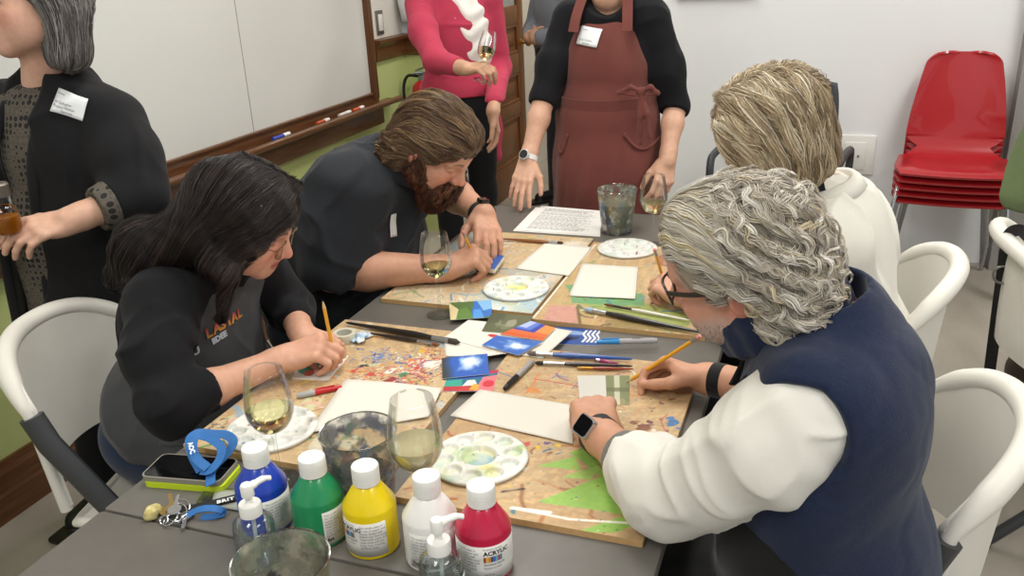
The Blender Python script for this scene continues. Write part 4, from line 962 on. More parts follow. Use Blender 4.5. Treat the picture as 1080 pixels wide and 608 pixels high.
rib([pz(212, 497, zt+.007), pz(222, 496, zt+.012), pz(232, 484, zt+.024), pz(233, 472, zt+.036), pz(224, 464, zt+.042), pz(212, 460, zt+.043), pz(204, 466, zt+.04), pz(206, 482, zt+.026), pz(219, 494, zt+.014)], .016, par=ly)
v, f = text_mesh('AOC', .012, 'CENTER', .0006); q0 = pz(203, 474, zt+.036); dxx = unit(pz(206, 482, zt+.026)-pz(202.5, 468, zt+.036)); nn = unit(V3(0, -.45, .9)); dxx = unit(dxx-nn*(dxx@nn)); yy = np.cross(nn, dxx)
mesh_obj('lettering', (v-[0, .004, 0]) @ np.stack([dxx, yy, nn], 1).T+q0+nn*.004, f, mat('white_ink', 'e8efee', .5), ly, False)
ch = thing('badge_holder', 'clear badge holder with a white card under the black strap', 'badge holder', pz(235, 526, T))
g = np.array([[(1-a)*((1-b)*pz(207, 531, T+.002)+b*pz(216, 516, T+.002))+a*((1-b)*pz(256, 541, T+.002)+b*pz(262, 516, T+.002)) for b in np.linspace(0, 1, 5)] for a in np.linspace(0, 1, 8)]); MB().sheet(g, .0016).build('sleeve', thin_glass('badge_sleeve', 'dfe3e3', .12), ch, autos=None)
g = np.array([[(1-a)*((1-b)*pz(222, 534, T+.0024)+b*pz(227, 517, T+.0024))+a*((1-b)*pz(254, 539, T+.0024)+b*pz(260, 518, T+.0024)) for b in np.linspace(0, 1, 5)] for a in np.linspace(0, 1, 8)]); MB().sheet(g, .0007).build('insert_card', mat('letter_paper'), ch, autos=None)
ks = thing('key_strap', 'black key strap printed BRIT lying across the badge holder', 'key strap', pz(225, 530, T))
ps = [pz(190, 538, T+.004), pz(205, 535.5, T+.005), pz(228, 530, T+.0065), pz(246, 525.5, T+.007), pz(262, 521, T+.005)]
MB().ribbon(bez(ps, 8), V3(0, 0, 1), .017, .0018).build('strap', mat('strap_black', '1c1c1e', .6), ks, autos=40)
v, f = text_mesh('BRIT', .0125, 'LEFT', .0006, sp=1.15); dd = unit(ps[3]-ps[2]); R_ = np.stack([dd, np.cross([0, 0, 1], dd), [0, 0, 1]], 1)
mesh_obj('lettering', (v-[.0, .0045, 0]) @ R_.T+pz(228.5, 530, T+.0085), f, mat('white_ink'), ks, False)
kt = thing('blue_key_tag', 'small folded blue strap tag beside the keys', 'key tag', pz(222, 541, T))
MB().ribbon(bez([pz(192, 549, T+.003), pz(203, 541, T+.010), pz(214, 537, T+.017), pz(228, 537, T+.017), pz(236, 541, T+.008), pz(226, 545, T+.003), pz(212, 546, T+.002)], 7), V3(0, -.4, .9), .012, .0016).build('tag_strap', blue, kt, autos=40)
MB().tube(bez([pz(188, 552, T+.004), pz(193, 546, T+.008), pz(199, 543, T+.006), pz(205, 545, T+.003)], 6), .0022, 8).build('swivel_hook', silver, kt)
kr = thing('key_ring', 'bunch of keys on a steel ring at the table joint', 'keys', pz(180, 545, T))
def ring(c, r, nrm, rw): F_ = frame_from(nrm); return MB().tube([c+F_ @ V3(r*math.cos(a), r*math.sin(a), 0) for a in np.arange(28)/28*2*np.pi], rw, 7, closed=True, cap=False)
for p, rr_, nm in (((187, 541, .009), .015, (.2, -.5, .8)), ((180, 548, .008), .013, (-.3, -.3, .9)), ((192, 535, .010), .012, (.5, -.5, .7)), ((173, 549, .006), .007, (.1, -.7, .7))): ring(pz(p[0], p[1], T+p[2]), rr_, V3(*nm), .0013).build('ring', silver, kr)
def key(c, d, L_, m, lift=.15):
    d = unit(V3(d[0], d[1], lift)); F_ = np.stack([d, np.cross([0, 0, 1], d), unit(np.cross(d, np.cross([0, 0, 1], d)))], 1)
    b = MB().prism([(.011*math.cos(a)*1.05, .011*math.sin(a)) for a in np.arange(14)/14*6.283], -.001, .001, F_, c); b.prism([(.009, .0035), (L_, .0035), (L_+.003, 0), (L_, -.003), (L_*.9, -.0015), (L_*.8, -.0038), (L_*.65, -.0015), (L_*.5, -.0038), (.009, -.0038)], -.0009, .0009, F_, c); b.build('key', m, kr)
brass = mat('brass_key', 'a98f5c', .35, .85)
key(pz(182, 536, T+.012), (-.5, .5), .035, brass, .1); key(pz(184, 538, T+.017), (-.3, .6), .033, silver, .1); key(pz(196, 544, T+.006), (.3, -.5), .034, silver, 0); key(pz(176, 540, T+.007), (-.6, .2), .03, brass, .05)
q = Solid().box(pz(160, 541, T+.008), (.010, .012, .008), rot_z(.5), .004).ell(pz(165, 537, T+.009), (.010, .008, .008), k=.006).ell(pz(157, 545, T+.006), (.008, .008, .006), k=.005)
solid_obj('charm', q, .002, mat('charm_cream', 'd6cb92', .5, noise=.5, nscale=120, col2='a99a5a'), kr)
# ================================================================== people: shared anatomy
skinm = mat('skin', None, .48, attr='Col', sss=.12, bump=.12, bscale=240, bdist=.0006, noise=.10, nscale=70, spec=.4)
SKIN = {}
class Head:
    def __init__(s, c, f, u, sc=1., tone='c99478', roll=None):
        s.c = V3(c); s.f = unit(f); u = V3(u); s.u = unit(u-s.f*(u@s.f)); s.l = np.cross(s.u, s.f); s.k = sc; s.tone = tone
        s.R = np.stack([s.f, s.l, s.u], 1)
    def p(s, f, l, u): return s.c+s.k*(f*s.f+l*s.l+u*s.u)
    def loc(s, X): return (X-s.c) @ s.R/s.k
    def add(s, S, male=False, neck=None, nr=.056, ears=True, jaw=1., nose=1.):
        k = s.k; R = s.R
        E = lambda f, l, u, r, kk=.015, op=1, RR=None: S.ell(s.p(f, l, u), V3(*r)*k, R if RR is None else RR, kk, op)
        C = lambda a, b, ra, rb=None, kk=.012, op=1: S.cap(s.p(*a), s.p(*b), ra*k, (ra if rb is None else rb)*k, kk, op)
        E(-.018, 0, .036, (.098, .076, .081), .02)
        E(.028, 0, -.018, (.062, .064, .085), .03)
        E(.040, 0, .048, (.052, .062, .056), .025)
        for q in (-1, 1):
            C((-.005, q*.052*jaw, -.05), (.066, q*.016, -.098), .022, .018, .03)
            E(.060, q*.042, -.030, (.024, .022, .022), .025)
            E(.042, q*.046, -.062, (.030, .020, .032), .03)
        E(.072, 0, -.098, (.018, .022, .017), .02)
        C((.072, 0, -.072), (.06, 0, -.09), .026, .022, .02)
        for q in (-1, 1):
            C((.074, q*.044, .020), (.088, q*.010, .014), .010, .009, .016)
            E(.098, q*.031, -.002, (.016, .018, .012), .012, -1)
            E(.0735, q*.032, -.002, (.0135, .0155, .0125), .006)
            C((.0745, q*.046, -.001), (.083, q*.020, -.002), .0045, .004, .004)
            C((.076, q*.044, .006), (.086, q*.020, .007), .0035, .0035, .004)
        C((.088, 0, .008), (.108*nose, 0, -.030), .0075, .009, .012)
        E(.111*nose, 0, -.037, (.0105, .0115, .0100), .008)
        for q in (-1, 1):
            E(.098, q*.0125, -.041, (.011, .0075, .0085), .006)
        C((.090, 0, -.050), (.092, 0, -.056), .009, .010, .012)
        for q in (-1, 1):
            C((.0815, q*.0235, -.0685), (.0905, q*.004, -.0652), .0042, .0046, .007); C((.0815, q*.0215, -.0700), (.0890, 0, -.0758), .0046, .0056, .007)
        E(.092, 0, -.030, (.018, .0135, .018), .008)
        if ears:
            for q in (-1, 1):
                a = .35; Re = np.stack([math.cos(.2)*s.f-math.sin(.2)*s.u, q*s.l*math.cos(a)-s.f*math.sin(a), math.sin(.2)*s.f+math.cos(.2)*s.u], 1); Re[:, 1] = unit(q*s.l-.5*s.f); Re[:, 2] = unit(s.u-.22*s.f); Re[:, 0] = np.cross(Re[:, 1], Re[:, 2])
                E(-.016, q*.076, -.008, (.018, .0075, .032), .006, 1, Re); E(-.010, q*.074, -.032, (.011, .007, .012), .006)
                E(-.010, q*.0855, -.006, (.010, .006, .018), .006, -1, Re); E(-.006, q*.078, -.010, (.005, .006, .008), .004)
        if neck is not None:
            S.cap(s.p(-.022, 0, -.055), neck, nr, nr*1.06, .03); S.cap(s.p(.0, 0, -.075), V3(neck)+s.f*.012, nr*.7, nr*.8, .03)
    def colour(s, X, beard=None, brow='6b4a36', lips='b5655c', stubble=None, browa=.8):
        L = s.loc(X); f, l, u = L[:, 0], L[:, 1], L[:, 2]; C = np.tile(np.array(lin(s.tone)), (len(X), 1))
        def mx(m, col): nonlocal C; m = np.clip(m, 0, 1)[:, None]; C = C*(1-m)+np.array(lin(col))*m
        al = abs(l); front = np.clip((f-.05)/.02, 0, 1)
        t = np.array([int(s.tone[i:i+2], 16) for i in (0, 2, 4)]); red = '%02x%02x%02x' % (min(255, t[0]+6), int(t[1]*.82), int(t[2]*.80))
        mx(np.exp(-((al-.042)**2+(u+.035)**2)/.0006)*.55*front, red); mx(np.exp(-(l**2+(u+.04)**2)/.00025)*np.clip((f-.098)/.01, 0, 1)*.6, red)
        mx(np.clip((al-.068)/.008, 0, 1)*np.clip((.05-abs(u+.01))/.02, 0, 1)*.5*(f < .02), red)
        lipc = np.sqrt((l/.024)**2+((u+.0705)/.0125)**2); mx(np.clip((1.05-lipc)/.15, 0, 1)*(f > .075)*.85, lips)
        mx(np.clip((.0026-abs(u+.0698))/.0014, 0, 1)*(al < .023)*(f > .074)*.65, '7d4640')
        ab = (al-.012)/.036; yb = .0185+.006*np.sin(np.clip(ab, 0, 1)*2.6); mx(np.clip((.0042*(1.15-ab*.6)-abs(u-yb))/.0018, 0, 1)*((ab > 0) & (ab < 1))*(f > .055)*browa, brow)
        ye = -.0045+.0*al; mx(np.clip((.0016-abs(u-(-.006+1.6*(al-.032)**2*9)))/.0008, 0, 1)*(abs(al-.032) < .016)*(f > .07)*.75, '3b2a24')
        if stubble: mx(np.clip((-.035-u)/.012, 0, 1)*np.clip((f+.005)/.03, 0, 1)*(u > -.125)*(1-np.clip((1.2-lipc)/.2, 0, 1))*.45, stubble)
        return C
    def eyes(s, par, iris='6a5138', look=(0, 0), fwd=.0745):
        for q in (-1, 1):
            c = s.p(fwd, q*.032, -.002); P = Solid().ell(c, (.0118*s.k, .0118*s.k, .0118*s.k)); V, F = P.mesh(.0016)
            L = (V-c) @ s.R/s.k; d = np.hypot(L[:, 1]-look[0]*.01, L[:, 2]-look[1]*.01); C = np.tile(lin('e6e0da'), (len(V), 1)); C[(d < .0058) & (L[:, 0] > 0)] = lin(iris); C[(d < .0026) & (L[:, 0] > 0)] = lin('0c0908')
            mesh_obj('eye', V, F, mat('eye_surface', None, .15, attr='Col', coat=.5), par, True, cols=C)

FLEN = [(.044, .026, .021), (.049, .030, .022), (.045, .028, .022), (.035, .021, .019)]
class Hand:
    """wrist w, d = direction of the metacarpals, nb = back-of-hand normal, side = +1 thumb on the d x nb side, -1 the other"""
    def __init__(s, w, d, nb, side, fingers, thumb, k=1., nails='d9a393'):
        s.w = V3(w); s.d = unit(d); nb = V3(nb); s.n = unit(nb-s.d*(nb@s.d)); s.t = np.cross(s.d, s.n)*side; s.k = k; s.fi = fingers; s.th = thumb; s.nailp = []; s.nailc = nails; s.kn = []
    def p(s, a, b, c): return s.w+s.k*(a*s.d+b*s.t+c*s.n)
    def vec(s, a, b, c): return unit(a*s.d+b*s.t+c*s.n)
    def add(s, S):
        k = s.k; K = [(.086, .0285), (.089, .0075), (.084, -.0125), (.075, -.0305)]
        for (a, b), r in zip(K, (.0115, .0118, .0112, .0102)):
            S.cap(s.p(.012, b*.62, 0), s.p(a, b, .0015), .0138*k, r*k, .012*k)
        S.ell(s.p(.042, .003, -.005), (.040*k, .033*k, .0125*k), np.stack([s.d, s.t, s.n], 1), .012*k)
        S.ell(s.p(.036, .024, -.010), (.030*k, .016*k, .014*k), np.stack([unit(s.d+.35*s.t), unit(s.t-.35*s.d), s.n], 1), .012*k)
        S.ell(s.p(.034, -.022, -.009), (.030*k, .013*k, .012*k), np.stack([s.d, s.t, s.n], 1), .012*k)
        s.tips = []
        for i, (a, b) in enumerate(K):
            spread, m, q, e = s.fi[i]; p = s.p(a, b, .001); ls = FLEN[i]; base = unit(s.d*math.cos(spread)+s.t*math.sin(spread)); ang = 0; R0 = (.0098, .0102, .0097, .0086)[i]; rs = [R0, R0*.96, R0*.90, R0*.76]
            pts = [p]; dirs = []
            for L, da in zip(ls, (m, q, e)):
                ang += da; dr = base*math.cos(ang)-s.n*math.sin(ang); p = p+dr*L*k; pts.append(p); dirs.append(dr)
            for j in range(3): S.cap(pts[j], pts[j+1], rs[j]*k, rs[j+1]*k, .0022*k if j else .008*k)
            nd = base*math.sin(ang)+s.n*math.cos(ang); s.nailp.append((pts[3]-dirs[2]*.005*k+nd*rs[3]*k*.9, nd, dirs[2], rs[3]*k)); s.kn += [(pts[1], nd), (pts[2], nd), (pts[0], s.n)]; s.tips.append(pts[3])
        p = s.p(.024, .026, -.010); pts = [p]; rs = [.0145, .0125, .0108, .0082]
        for v, L in zip(s.th, (.042, .033, .027)): p = p+s.vec(*v)*L*k; pts.append(p)
        for j in range(3): S.cap(pts[j], pts[j+1], rs[j]*k, rs[j+1]*k, (.012, .005, .004)[j]*k)
        dr = unit(pts[3]-pts[2]); nd = s.n*.6+s.t*.5; nd = unit(nd-dr*(nd@dr)); s.nailp.append((pts[3]-dr*.004*k+nd*.0075*k, nd, dr, .0085*k)); s.tips.append(pts[3]); s.thpts = pts
    def colour(s, X, C):
        near = np.linalg.norm(X-s.p(.08, 0, 0), axis=1) < .16*s.k
        for p, nd, dr, r in s.nailp:
            v = X-p; a = v@dr; h = v@nd; sd = np.linalg.norm(v-np.outer(a, dr)-np.outer(h, nd), axis=1)
            m = near & (abs(a) < .0062*s.k) & (sd < r*.72) & (h > -.004*s.k); C[m] = C[m]*.45+np.array(lin(s.nailc))*.55
        for p, nd in s.kn:
            g = np.exp(-((X-p)**2).sum(1)/(.008*s.k)**2)[:, None]*.3; C[:] = C*(1-g)+C*np.array([1.0, .80, .76])*g
        return C
def limb(S, a, b, c, r, k=.02): S.cap(a, b, r[0], r[1], k); S.cap(b, c, r[1]*1.0, r[2], k)
def forearm(S, e, w, re=.043, rw=.026, k=.02):
    e, w = V3(e), V3(w); m = e+(w-e)*.33; S.cap(e, m, re*.93, re, k); S.cap(m, w, re, rw, k); S.cap(w-unit(w-e)*.02, w+unit(w-e)*.015, rw, rw*.95, k)
def folds(amp, sc, stretch=(1, 1, 1), seed=0, amp2=0.):
    st = np.array(stretch, float)
    def f(X):
        n = snoise(X*st, sc, seed); d = amp*(1-2*np.abs(n)**.8)
        return d+amp2*snoise(X, sc*3.1, seed+5) if amp2 else d
    return f
def creases(amp, dirs, f=9., warp=.5, seed=0, soft=0., ssc=9, pw=1.5):
    """long pinched folds running across the given directions"""
    D_ = [unit(d) for d in dirs]
    def g(X):
        o = 0
        for i, d in enumerate(D_):
            Y = X-(X@d)[..., None]*d*.72; n = snoise(Y, f*1.9*(1+.22*i), seed+i*7); m = np.clip(.5+.8*snoise(X, 7, seed+20+i), 0, 1)
            o = o-amp*m*(np.clip(1-np.abs(n)*2.1, 0, 1)**pw-.22)
        return o+soft*snoise(X, ssc, seed+50)
    return g
# hair: a smooth mass plus locks combed over its surface
def unit_rows(f): return f/(np.linalg.norm(f, axis=1)[:, None]+1e-9)
def strands(mass, roots, flow, n=18, step=.009, w=.0016, lift=(-.002, .003), cols=None, r=None, taper=.35, wob=None, kids=1, krad=.004, conv=.6):
    r = r or np.random.default_rng(1); P = np.array(roots, float); N = len(P); path = [P.copy()]; off = r.uniform(lift[0], lift[1], N); ph = r.uniform(0, 6.28, N); D = None
    for i in range(n):
        g = mass.grad(P); d = mass.eval(P); f = flow(P, i/n, ph); f = f/(np.linalg.norm(f, axis=1)[:, None]+1e-9); f = f-g*(f*g).sum(1)[:, None]; f /= np.linalg.norm(f, axis=1)[:, None]+1e-9
        if wob is not None: sd = np.cross(g, f); f = f+sd*(wob[0]*np.sin(ph+i*wob[1]*(1+.25*np.sin(ph*3))))[:, None]+g*(wob[2]*np.cos(ph*1.7+i*wob[1]))[:, None] if len(wob) > 2 else f+sd*(wob[0]*np.sin(ph+i*wob[1]))[:, None]
        if D is not None: f = .65*f+.35*D
        f /= np.linalg.norm(f, axis=1)[:, None]+1e-9; D = f
        P = P+f*step-g*((d-off)*.6)[:, None]; path.append(P.copy())
    path = np.stack(path, 1); K = n+1
    tg = np.gradient(path, axis=1); tg /= np.linalg.norm(tg, axis=2)[..., None]+1e-9
    gN = mass.grad(path.reshape(-1, 3)).reshape(N, K, 3); sd = np.cross(gN, tg); sd /= np.linalg.norm(sd, axis=2)[..., None]+1e-9; up = np.cross(tg, sd)
    t = np.linspace(0, 1, K); C0 = cols(N, r) if cols is not None else None
    if kids > 1:
        a_ = r.normal(size=(N, kids, 1, 1))*krad; b_ = r.normal(size=(N, kids, 1, 1))*krad*.45; sh = (1-conv*t)[None, None, :, None]
        path = (path[:, None]+sh*(a_*sd[:, None]+b_*up[:, None])).reshape(-1, K, 3)
        sd = np.repeat(sd[:, None], kids, 1).reshape(-1, K, 3); up = np.repeat(up[:, None], kids, 1).reshape(-1, K, 3); N = N*kids
        if C0 is not None: C0 = np.repeat(C0, kids, 0)*(1+.11*r.normal(size=(N, 1))).clip(.45, 1.7)
    ww = 1.2*w*r.uniform(.6, 1.4, N)[:, None]*np.clip(np.minimum(1, .5+t*6), 0, 1)[None]*(1-(1-taper)*np.clip((t-.6)/.4, 0, 1))[None]
    V = np.stack([path+sd*ww[..., None], path+up*ww[..., None]*.7, path-sd*ww[..., None], path-up*ww[..., None]*.3], 2).reshape(-1, 3)
    i, j, q = np.meshgrid(np.arange(N), np.arange(K-1), np.arange(4), indexing='ij'); a = i*K*4+j*4
    F = np.stack([a+q, a+(q+1) % 4, a+4+(q+1) % 4, a+4+q], -1).reshape(-1, 4)
    C = np.repeat(C0, K*4, 0) if C0 is not None else None
    return V, F, C
def join_geo(*gs):
    V = []; F = []; C = []; n = 0
    for v, f, c in gs: V.append(v); F.append(np.asarray(f)+n); C.append(c); n += len(v)
    return np.vstack(V), np.vstack(F), np.vstack(C)
def pal(cs, wts=None, jit=.12):
    L_ = np.array([lin(c) for c in cs])
    def f(N, r): return L_[r.choice(len(cs), N, p=wts)]*(1+jit*r.normal(size=(N, 1))).clip(.5, 1.6)
    return f
hairm = mat('hair', None, .42, attr='Col', spec=.45, bump=.2, bscale=300, bdist=.0006)
def surf_points(mass, N, r, keep=None, v=.006):
    P, Q = mass.mesh(v)
    c = P[Q].mean(1)
    if keep is not None: c = c[keep(c)]
    return c[r.integers(len(c), size=N)]+r.normal(size=(N, 3))*v*.4
def rotvec(v, ax, a): ax = unit(ax); v = V3(v); return v*math.cos(a)+np.cross(ax, v)*math.sin(a)+ax*(ax@v)*(1-math.cos(a))
def watch(par, w, ax, nb, r_, band, face, size=.019, label='wristwatch', square=True, casecol='3a3b3d', rt=None):
    """strap round the wrist at w (axis ax, back of the wrist nb)"""
    ax = unit(ax); nb = unit(V3(nb)-ax*(V3(nb)@ax)); sd = np.cross(ax, nb); rr = rt or (r_, r_*.86)
    pts = [w+sd*rr[0]*math.cos(a)+nb*rr[1]*math.sin(a) for a in np.arange(36)/36*2*np.pi]
    b = MB(); P = np.array(pts); n_ = np.array([unit(p-w) for p in P])
    P2 = np.vstack([P, P[:1]]); n2 = np.vstack([n_, n_[:1]])
    wa = MB().ribbon(P2, n2, .020 if square else .017, .0026).build('watch_strap', mat('strap_'+band, band, .55), par, autos=40)
    R_ = np.stack([sd, ax, nb], 1); c = w+nb*(rr[1]+.004)
    if square:
        MB().prism(rrect(size*2*.86, size*2, .008), -.004, .005, R_, c).build('watch_case', mat('watch_case_'+casecol, casecol, .25, .8), wa)
        MB().prism(rrect(size*2*.76, size*2*.9, .007), .005, .0058, R_, c).build('watch_face', mat('watch_glass', face, .08, coat=.6), wa)
    else:
        MB().lathe([(0, -.004), (size, -.004), (size, .004), (size*.9, .0055), (0, .0055)], c, 32, R_).build('watch_case', mat('watch_case_'+casecol, casecol, .3, .3), wa)
        MB().lathe([(0, .0055), (size*.82, .0055), (size*.82, .0061), (0, .0062)], c, 32, R_).build('watch_face', mat('watch_glass', face, .08, coat=.6), wa)
    return wa
# ================================================================== the people
def K(px, py, ppm):
    """point at a photo pixel, at the distance where one metre spans ppm pixels"""
    return (CR*((px-540)/FPX)+CD*((py-304)/FPX)+CF)*(FPX/ppm)+V3(0, 0, CAM_Z)
def CW(a, b, c): return CR*a+CD*b+CF*c
def cloth(name, col, rough=.85, noise=.12, ns=30, bump=.5, bs=420, sheen=.2, bd=.0008, **k): return mat(name, col, rough, noise=noise, nscale=ns, bump=bump, bscale=bs, sheen=sheen, bdist=bd, spec=.22, **k)
black_cloth = cloth('black_jersey', '17171a', sheen=.05); black_trousers = cloth('black_trousers', '141416', sheen=.05); denim = cloth('blue_denim', '2b3a55', bs=700); shoe_m = mat('black_shoe_leather', '151515', .4, bump=.2, bscale=80)
def legs(S, hip, knees, ankles, toes, r=(.078, .058, .045), shoe=None, k=.03):
    for h, kn, an in zip(hip, knees, ankles): S.cap(h, kn, r[0], r[1], k); S.cap(kn, an, r[1], r[2], k)
def shoes(par, ankles, toes, m=None, name='shoe', soft=False):
    for a, t in zip(ankles, toes):
        a, t = V3(a), V3(t); d = unit((t-a)*[1, 1, 0]); gz = 0
        S = Solid().cap(V3(a[0], a[1], .045)-d*.035, V3(t[0], t[1], .035)-d*.03, .042, .036, .02).cap(V3(a[0], a[1], .06), V3(a[0], a[1], .1), .042, .043, .02).box(V3((a+t)[0]/2, (a+t)[1]/2, .012), (.13, .043, .012), np.stack([d, np.cross([0, 0, 1], d), [0, 0, 1]], 1), .01, .006).cut((0, 0, .001), (0, 0, -1), .001)
        solid_obj(name, S, .006, m or shoe_m, par)
def body_mesh(par, S, v, colf): return solid_obj('body', S, v, skinm, par, colf)
def tone_all(P, tone): return np.tile(np.array(lin(tone)), (len(P), 1))
def colour_body(H, hands, tone, **k):
    def f(P):
        C = H.colour(P, **k); L = H.loc(P); far = np.linalg.norm(L, axis=1) > .19; C[far] = lin(tone)
        for h in hands: h.colour(P, C)
        return C
    return f
def off(p, *d): return V3(p)+V3(d)
def collar(par, c, axis, r, h, m, name='collar', open_dir=None, gap=.5, flare=.012, th=.004, tilt=0):
    """folded collar standing round the neck"""
    F_ = frame_from(axis, open_dir if open_dir is not None else (1, 0, 0)); x = unit(V3(open_dir)-unit(axis)*(V3(open_dir)@unit(axis))); y = np.cross(unit(axis), x); z = unit(axis)
    a = np.linspace(gap, 2*np.pi-gap, 40); P = []
    for q in a:
        d = x*math.cos(q)+y*math.sin(q); P.append([c+d*(r)+z*0, c+d*(r*.97)+z*h*.6, c+d*(r*.99)+z*h, c+d*(r+flare*.5)+z*h*1.02, c+d*(r+flare)+z*h*.75, c+d*(r+flare*1.5)+z*h*.15])
    return MB().sheet(np.array(P), th).build(name, m, par, autos=None)
def patch_on(par, S, px, nrm_hint, cvname, m, w, h, n=(10, 8), lift=.004, up=(0, 0, 1), th=.0012, right=None, centre=None, rc=.06):
    """small flat sheet laid over a garment's surface around the point centre"""
    c = V3(centre); g = S.grad(c[None])[0] if nrm_hint is None else unit(nrm_hint); upv = unit(V3(up)-g*(V3(up)@g)); rt = np.cross(upv, g)
    uu, vv = np.meshgrid(np.linspace(-.5, .5, n[0]), np.linspace(-.5, .5, n[1]), indexing='ij'); P = c+uu[..., None]*w*rt+vv[..., None]*h*upv
    for _ in range(6):
        d = S.eval(P); P = P-g*(d-lift)[..., None]*.8
    o = MB().sheet(P, th).build(cvname, m, par, autos=None); return o, c, rt, upv, g
def letter_on(par, S, c, rt, up, g, txt, size, x, y, m, lift=.0055, align='LEFT', bold=0., name='lettering', flat=False):
    v, f = text_mesh(txt, size, align, bold); 
    if not len(v): return
    P = c+np.outer(v[:, 0]+x, rt)+np.outer(v[:, 1]+y, up)
    for _ in range(5): P = P-g*(S.eval(P)-lift)[:, None]*.8
    return mesh_obj(name, P, f, m, par, False)
tag_white = mat('name_tag_paper', 'e9ecee', .5)
def name_tag(par, S, centre, w, h, up, lines, lift=.004, nh=None):
    o, c, rt, u_, g = patch_on(par, S, None, nh, 'name_tag', tag_white, w, h, up=up, centre=centre, lift=lift); c = c-g*(S.eval(c[None])[0]-lift)
    o['label'] = 'white sticker name tag'
    for txt, sz, x, y in lines: letter_on(o, S, c, rt, u_, g, txt, sz, x*w, y*h, inkg, lift+.0016)
    return o

# ------------------------------------------------------------------ grey-haired man at the near right
def grey_man():
    t = thing('person', 'seated person with curly grey hair, navy fleece vest and white shirt sleeves', 'person', (.13, 1.22, 0))
    tone = 'c8967a'
    H = Head(K(779, 276, 745), CW(-.80, .16, .58), CW(-.27, -.82, -.50), 1.0, 'c9937c'); S = Solid()
    nb = V3(.02, 1.21, 1.06)
    H.add(S, neck=nb, nr=.060)
    S.ell((.13, 1.22, .56), (.12, .15, .12)).ell((.06, 1.21, .85), (.10, .15, .2)).cap((.03, 1.08, 1.0), (.02, 1.36, 1.01), .05)
    # left arm: elbow at the table edge, hand lying on the little card
    ls, le, lw_ = V3(.0, 1.05, 1.0), V3(-.165, 1.10, .812), W(628, 456, z=.802)
    S.cap(ls, le, .05, .043, .02); forearm(S, le, lw_, .043, .029)
    lk = W(624, 399, z=.815)
    h1 = Hand(lw_, lk-lw_, (.10, -.12, 1), 1, [(.02, .70, 1.0, .5), (.0, .66, 1.0, .5), (-.05, .70, 1.0, .5), (-.10, .75, 1.0, .5)], [(.75, .35, -.55), (.9, .1, -.45), (.95, -.1, -.3)], 1.04); h1.add(S)
    # right arm: hand holding the pencil
    rs, re, rw = V3(.0, 1.38, 1.02), V3(.03, 1.48, .81), W(748, 400, z=.787)
    S.cap(rs, re, .048, .042, .02); forearm(S, re, rw, .040, .028)
    rk = W(693, 381, z=.797)
    h2 = Hand(rw, rk-rw, (.15, .55, .80), -1, [(.0, .75, .85, .35), (.0, .95, 1.05, .5), (-.02, 1.1, 1.15, .6), (-.05, 1.2, 1.2, .6)], [(.75, .30, -.60), (.92, -.05, -.40), (.95, -.15, -.28)], 1.0); h2.add(S)
    legs(S, [(.1, 1.12, .53), (.1, 1.33, .53)], [(-.33, 1.07, .53), (-.33, 1.38, .53)], [(-.30, 1.06, .09), (-.30, 1.38, .09)], None, (.06, .045, .035))
    body_mesh(t, S, .003, colour_body(H, [h1, h2], tone, brow='8c8078', stubble='b9aca2', lips='b0736a'))
    # trousers, shoes
    q = Solid(); legs(q, [(.1, 1.12, .535), (.1, 1.33, .535)], [(-.33, 1.07, .535), (-.33, 1.38, .535)], [(-.30, 1.06, .11), (-.30, 1.38, .11)], None, (.088, .068, .060)); q.ell((.13, 1.22, .56), (.145, .19, .13), k=.05); q.disp = folds(.003, 14, seed=3)
    solid_obj('trousers', q, .008, denim, t); shoes(t, [(-.30, 1.06, .09), (-.30, 1.38, .09)], [(-.47, 1.06, 0), (-.47, 1.38, 0)])
    # shirt sleeves
    shirt = cloth('white_cotton_shirt', 'e4e2d9', .8, .04, 12, .25, 500, .1)
    q = Solid(); cuff = lw_+(le-lw_)*.50
    q.chain([(.004, 1.070, .995), (-.036, 1.055, .950), (-.105, 1.070, .880), (-.165, 1.097, .818)], [.077, .071, .060, .053], .04); q.chain([le, le+(lw_-le)*.30, cuff+(lw_-le)*.05], [.053, .053, .049], .05)
    q.ell((.035, 1.21, .88), (.105, .165, .18), k=.05)
    fd = creases(.0068, [(-.7, .3, -.6), (.7, .6, -.5), (-.3, .8, .5)], 12, .9, 4, .004, 13)
    q.disp = fd; q.cutbox(cuff, lw_-le)
    sh = solid_obj('shirt', q, .004, shirt, t)
    q = Solid()
    q.chain([rs, re, re+(rw-re)*.45, re+(rw-re)*.62], [.080, .062, .054, .046], .03)
    q.disp = fd; q.cut((-.09, 1.5, .81), (-1, .05, 0), .003); solid_obj('sleeve', q, .005, shirt, sh)
    q = Solid().cap(cuff-unit(lw_-le)*.030, cuff+unit(lw_-le)*.010, .060, .0535, .01); q.disp = folds(.003, 30, seed=8); q.cut(cuff+unit(lw_-le)*.006, lw_-le, .003); solid_obj('cuff', q, .0035, shirt, sh)
    q = Solid().cap(cuff, cuff+unit(lw_-le)*.038, .0475, .0415, .01); q.cut(cuff+unit(lw_-le)*.034, lw_-le, .004); q.disp = folds(.0015, 60, seed=2); solid_obj('undershirt_cuff', q, .003, cloth('grey_knit', '77736c', .9, .25, 90, .6, 600), sh)
    # vest
    fleece = cloth('navy_fleece', '1f2942', .95, .22, 160, .55, 420, .15, bd=.0014)
    q = Solid().ell((.028, 1.21, .86), (.138, .198, .235), k=.05).ell((.070, 1.215, .67), (.150, .205, .20), k=.06).cap((.015, 1.07, 1.025), (.008, 1.35, 1.03), .072, .072, .06).ell((.072, 1.205, .97), (.100, .165, .125), k=.06)
    q.cap(nb+[.02, 0, -.06], nb+[.0, 0, .02], .098, .078, .05)
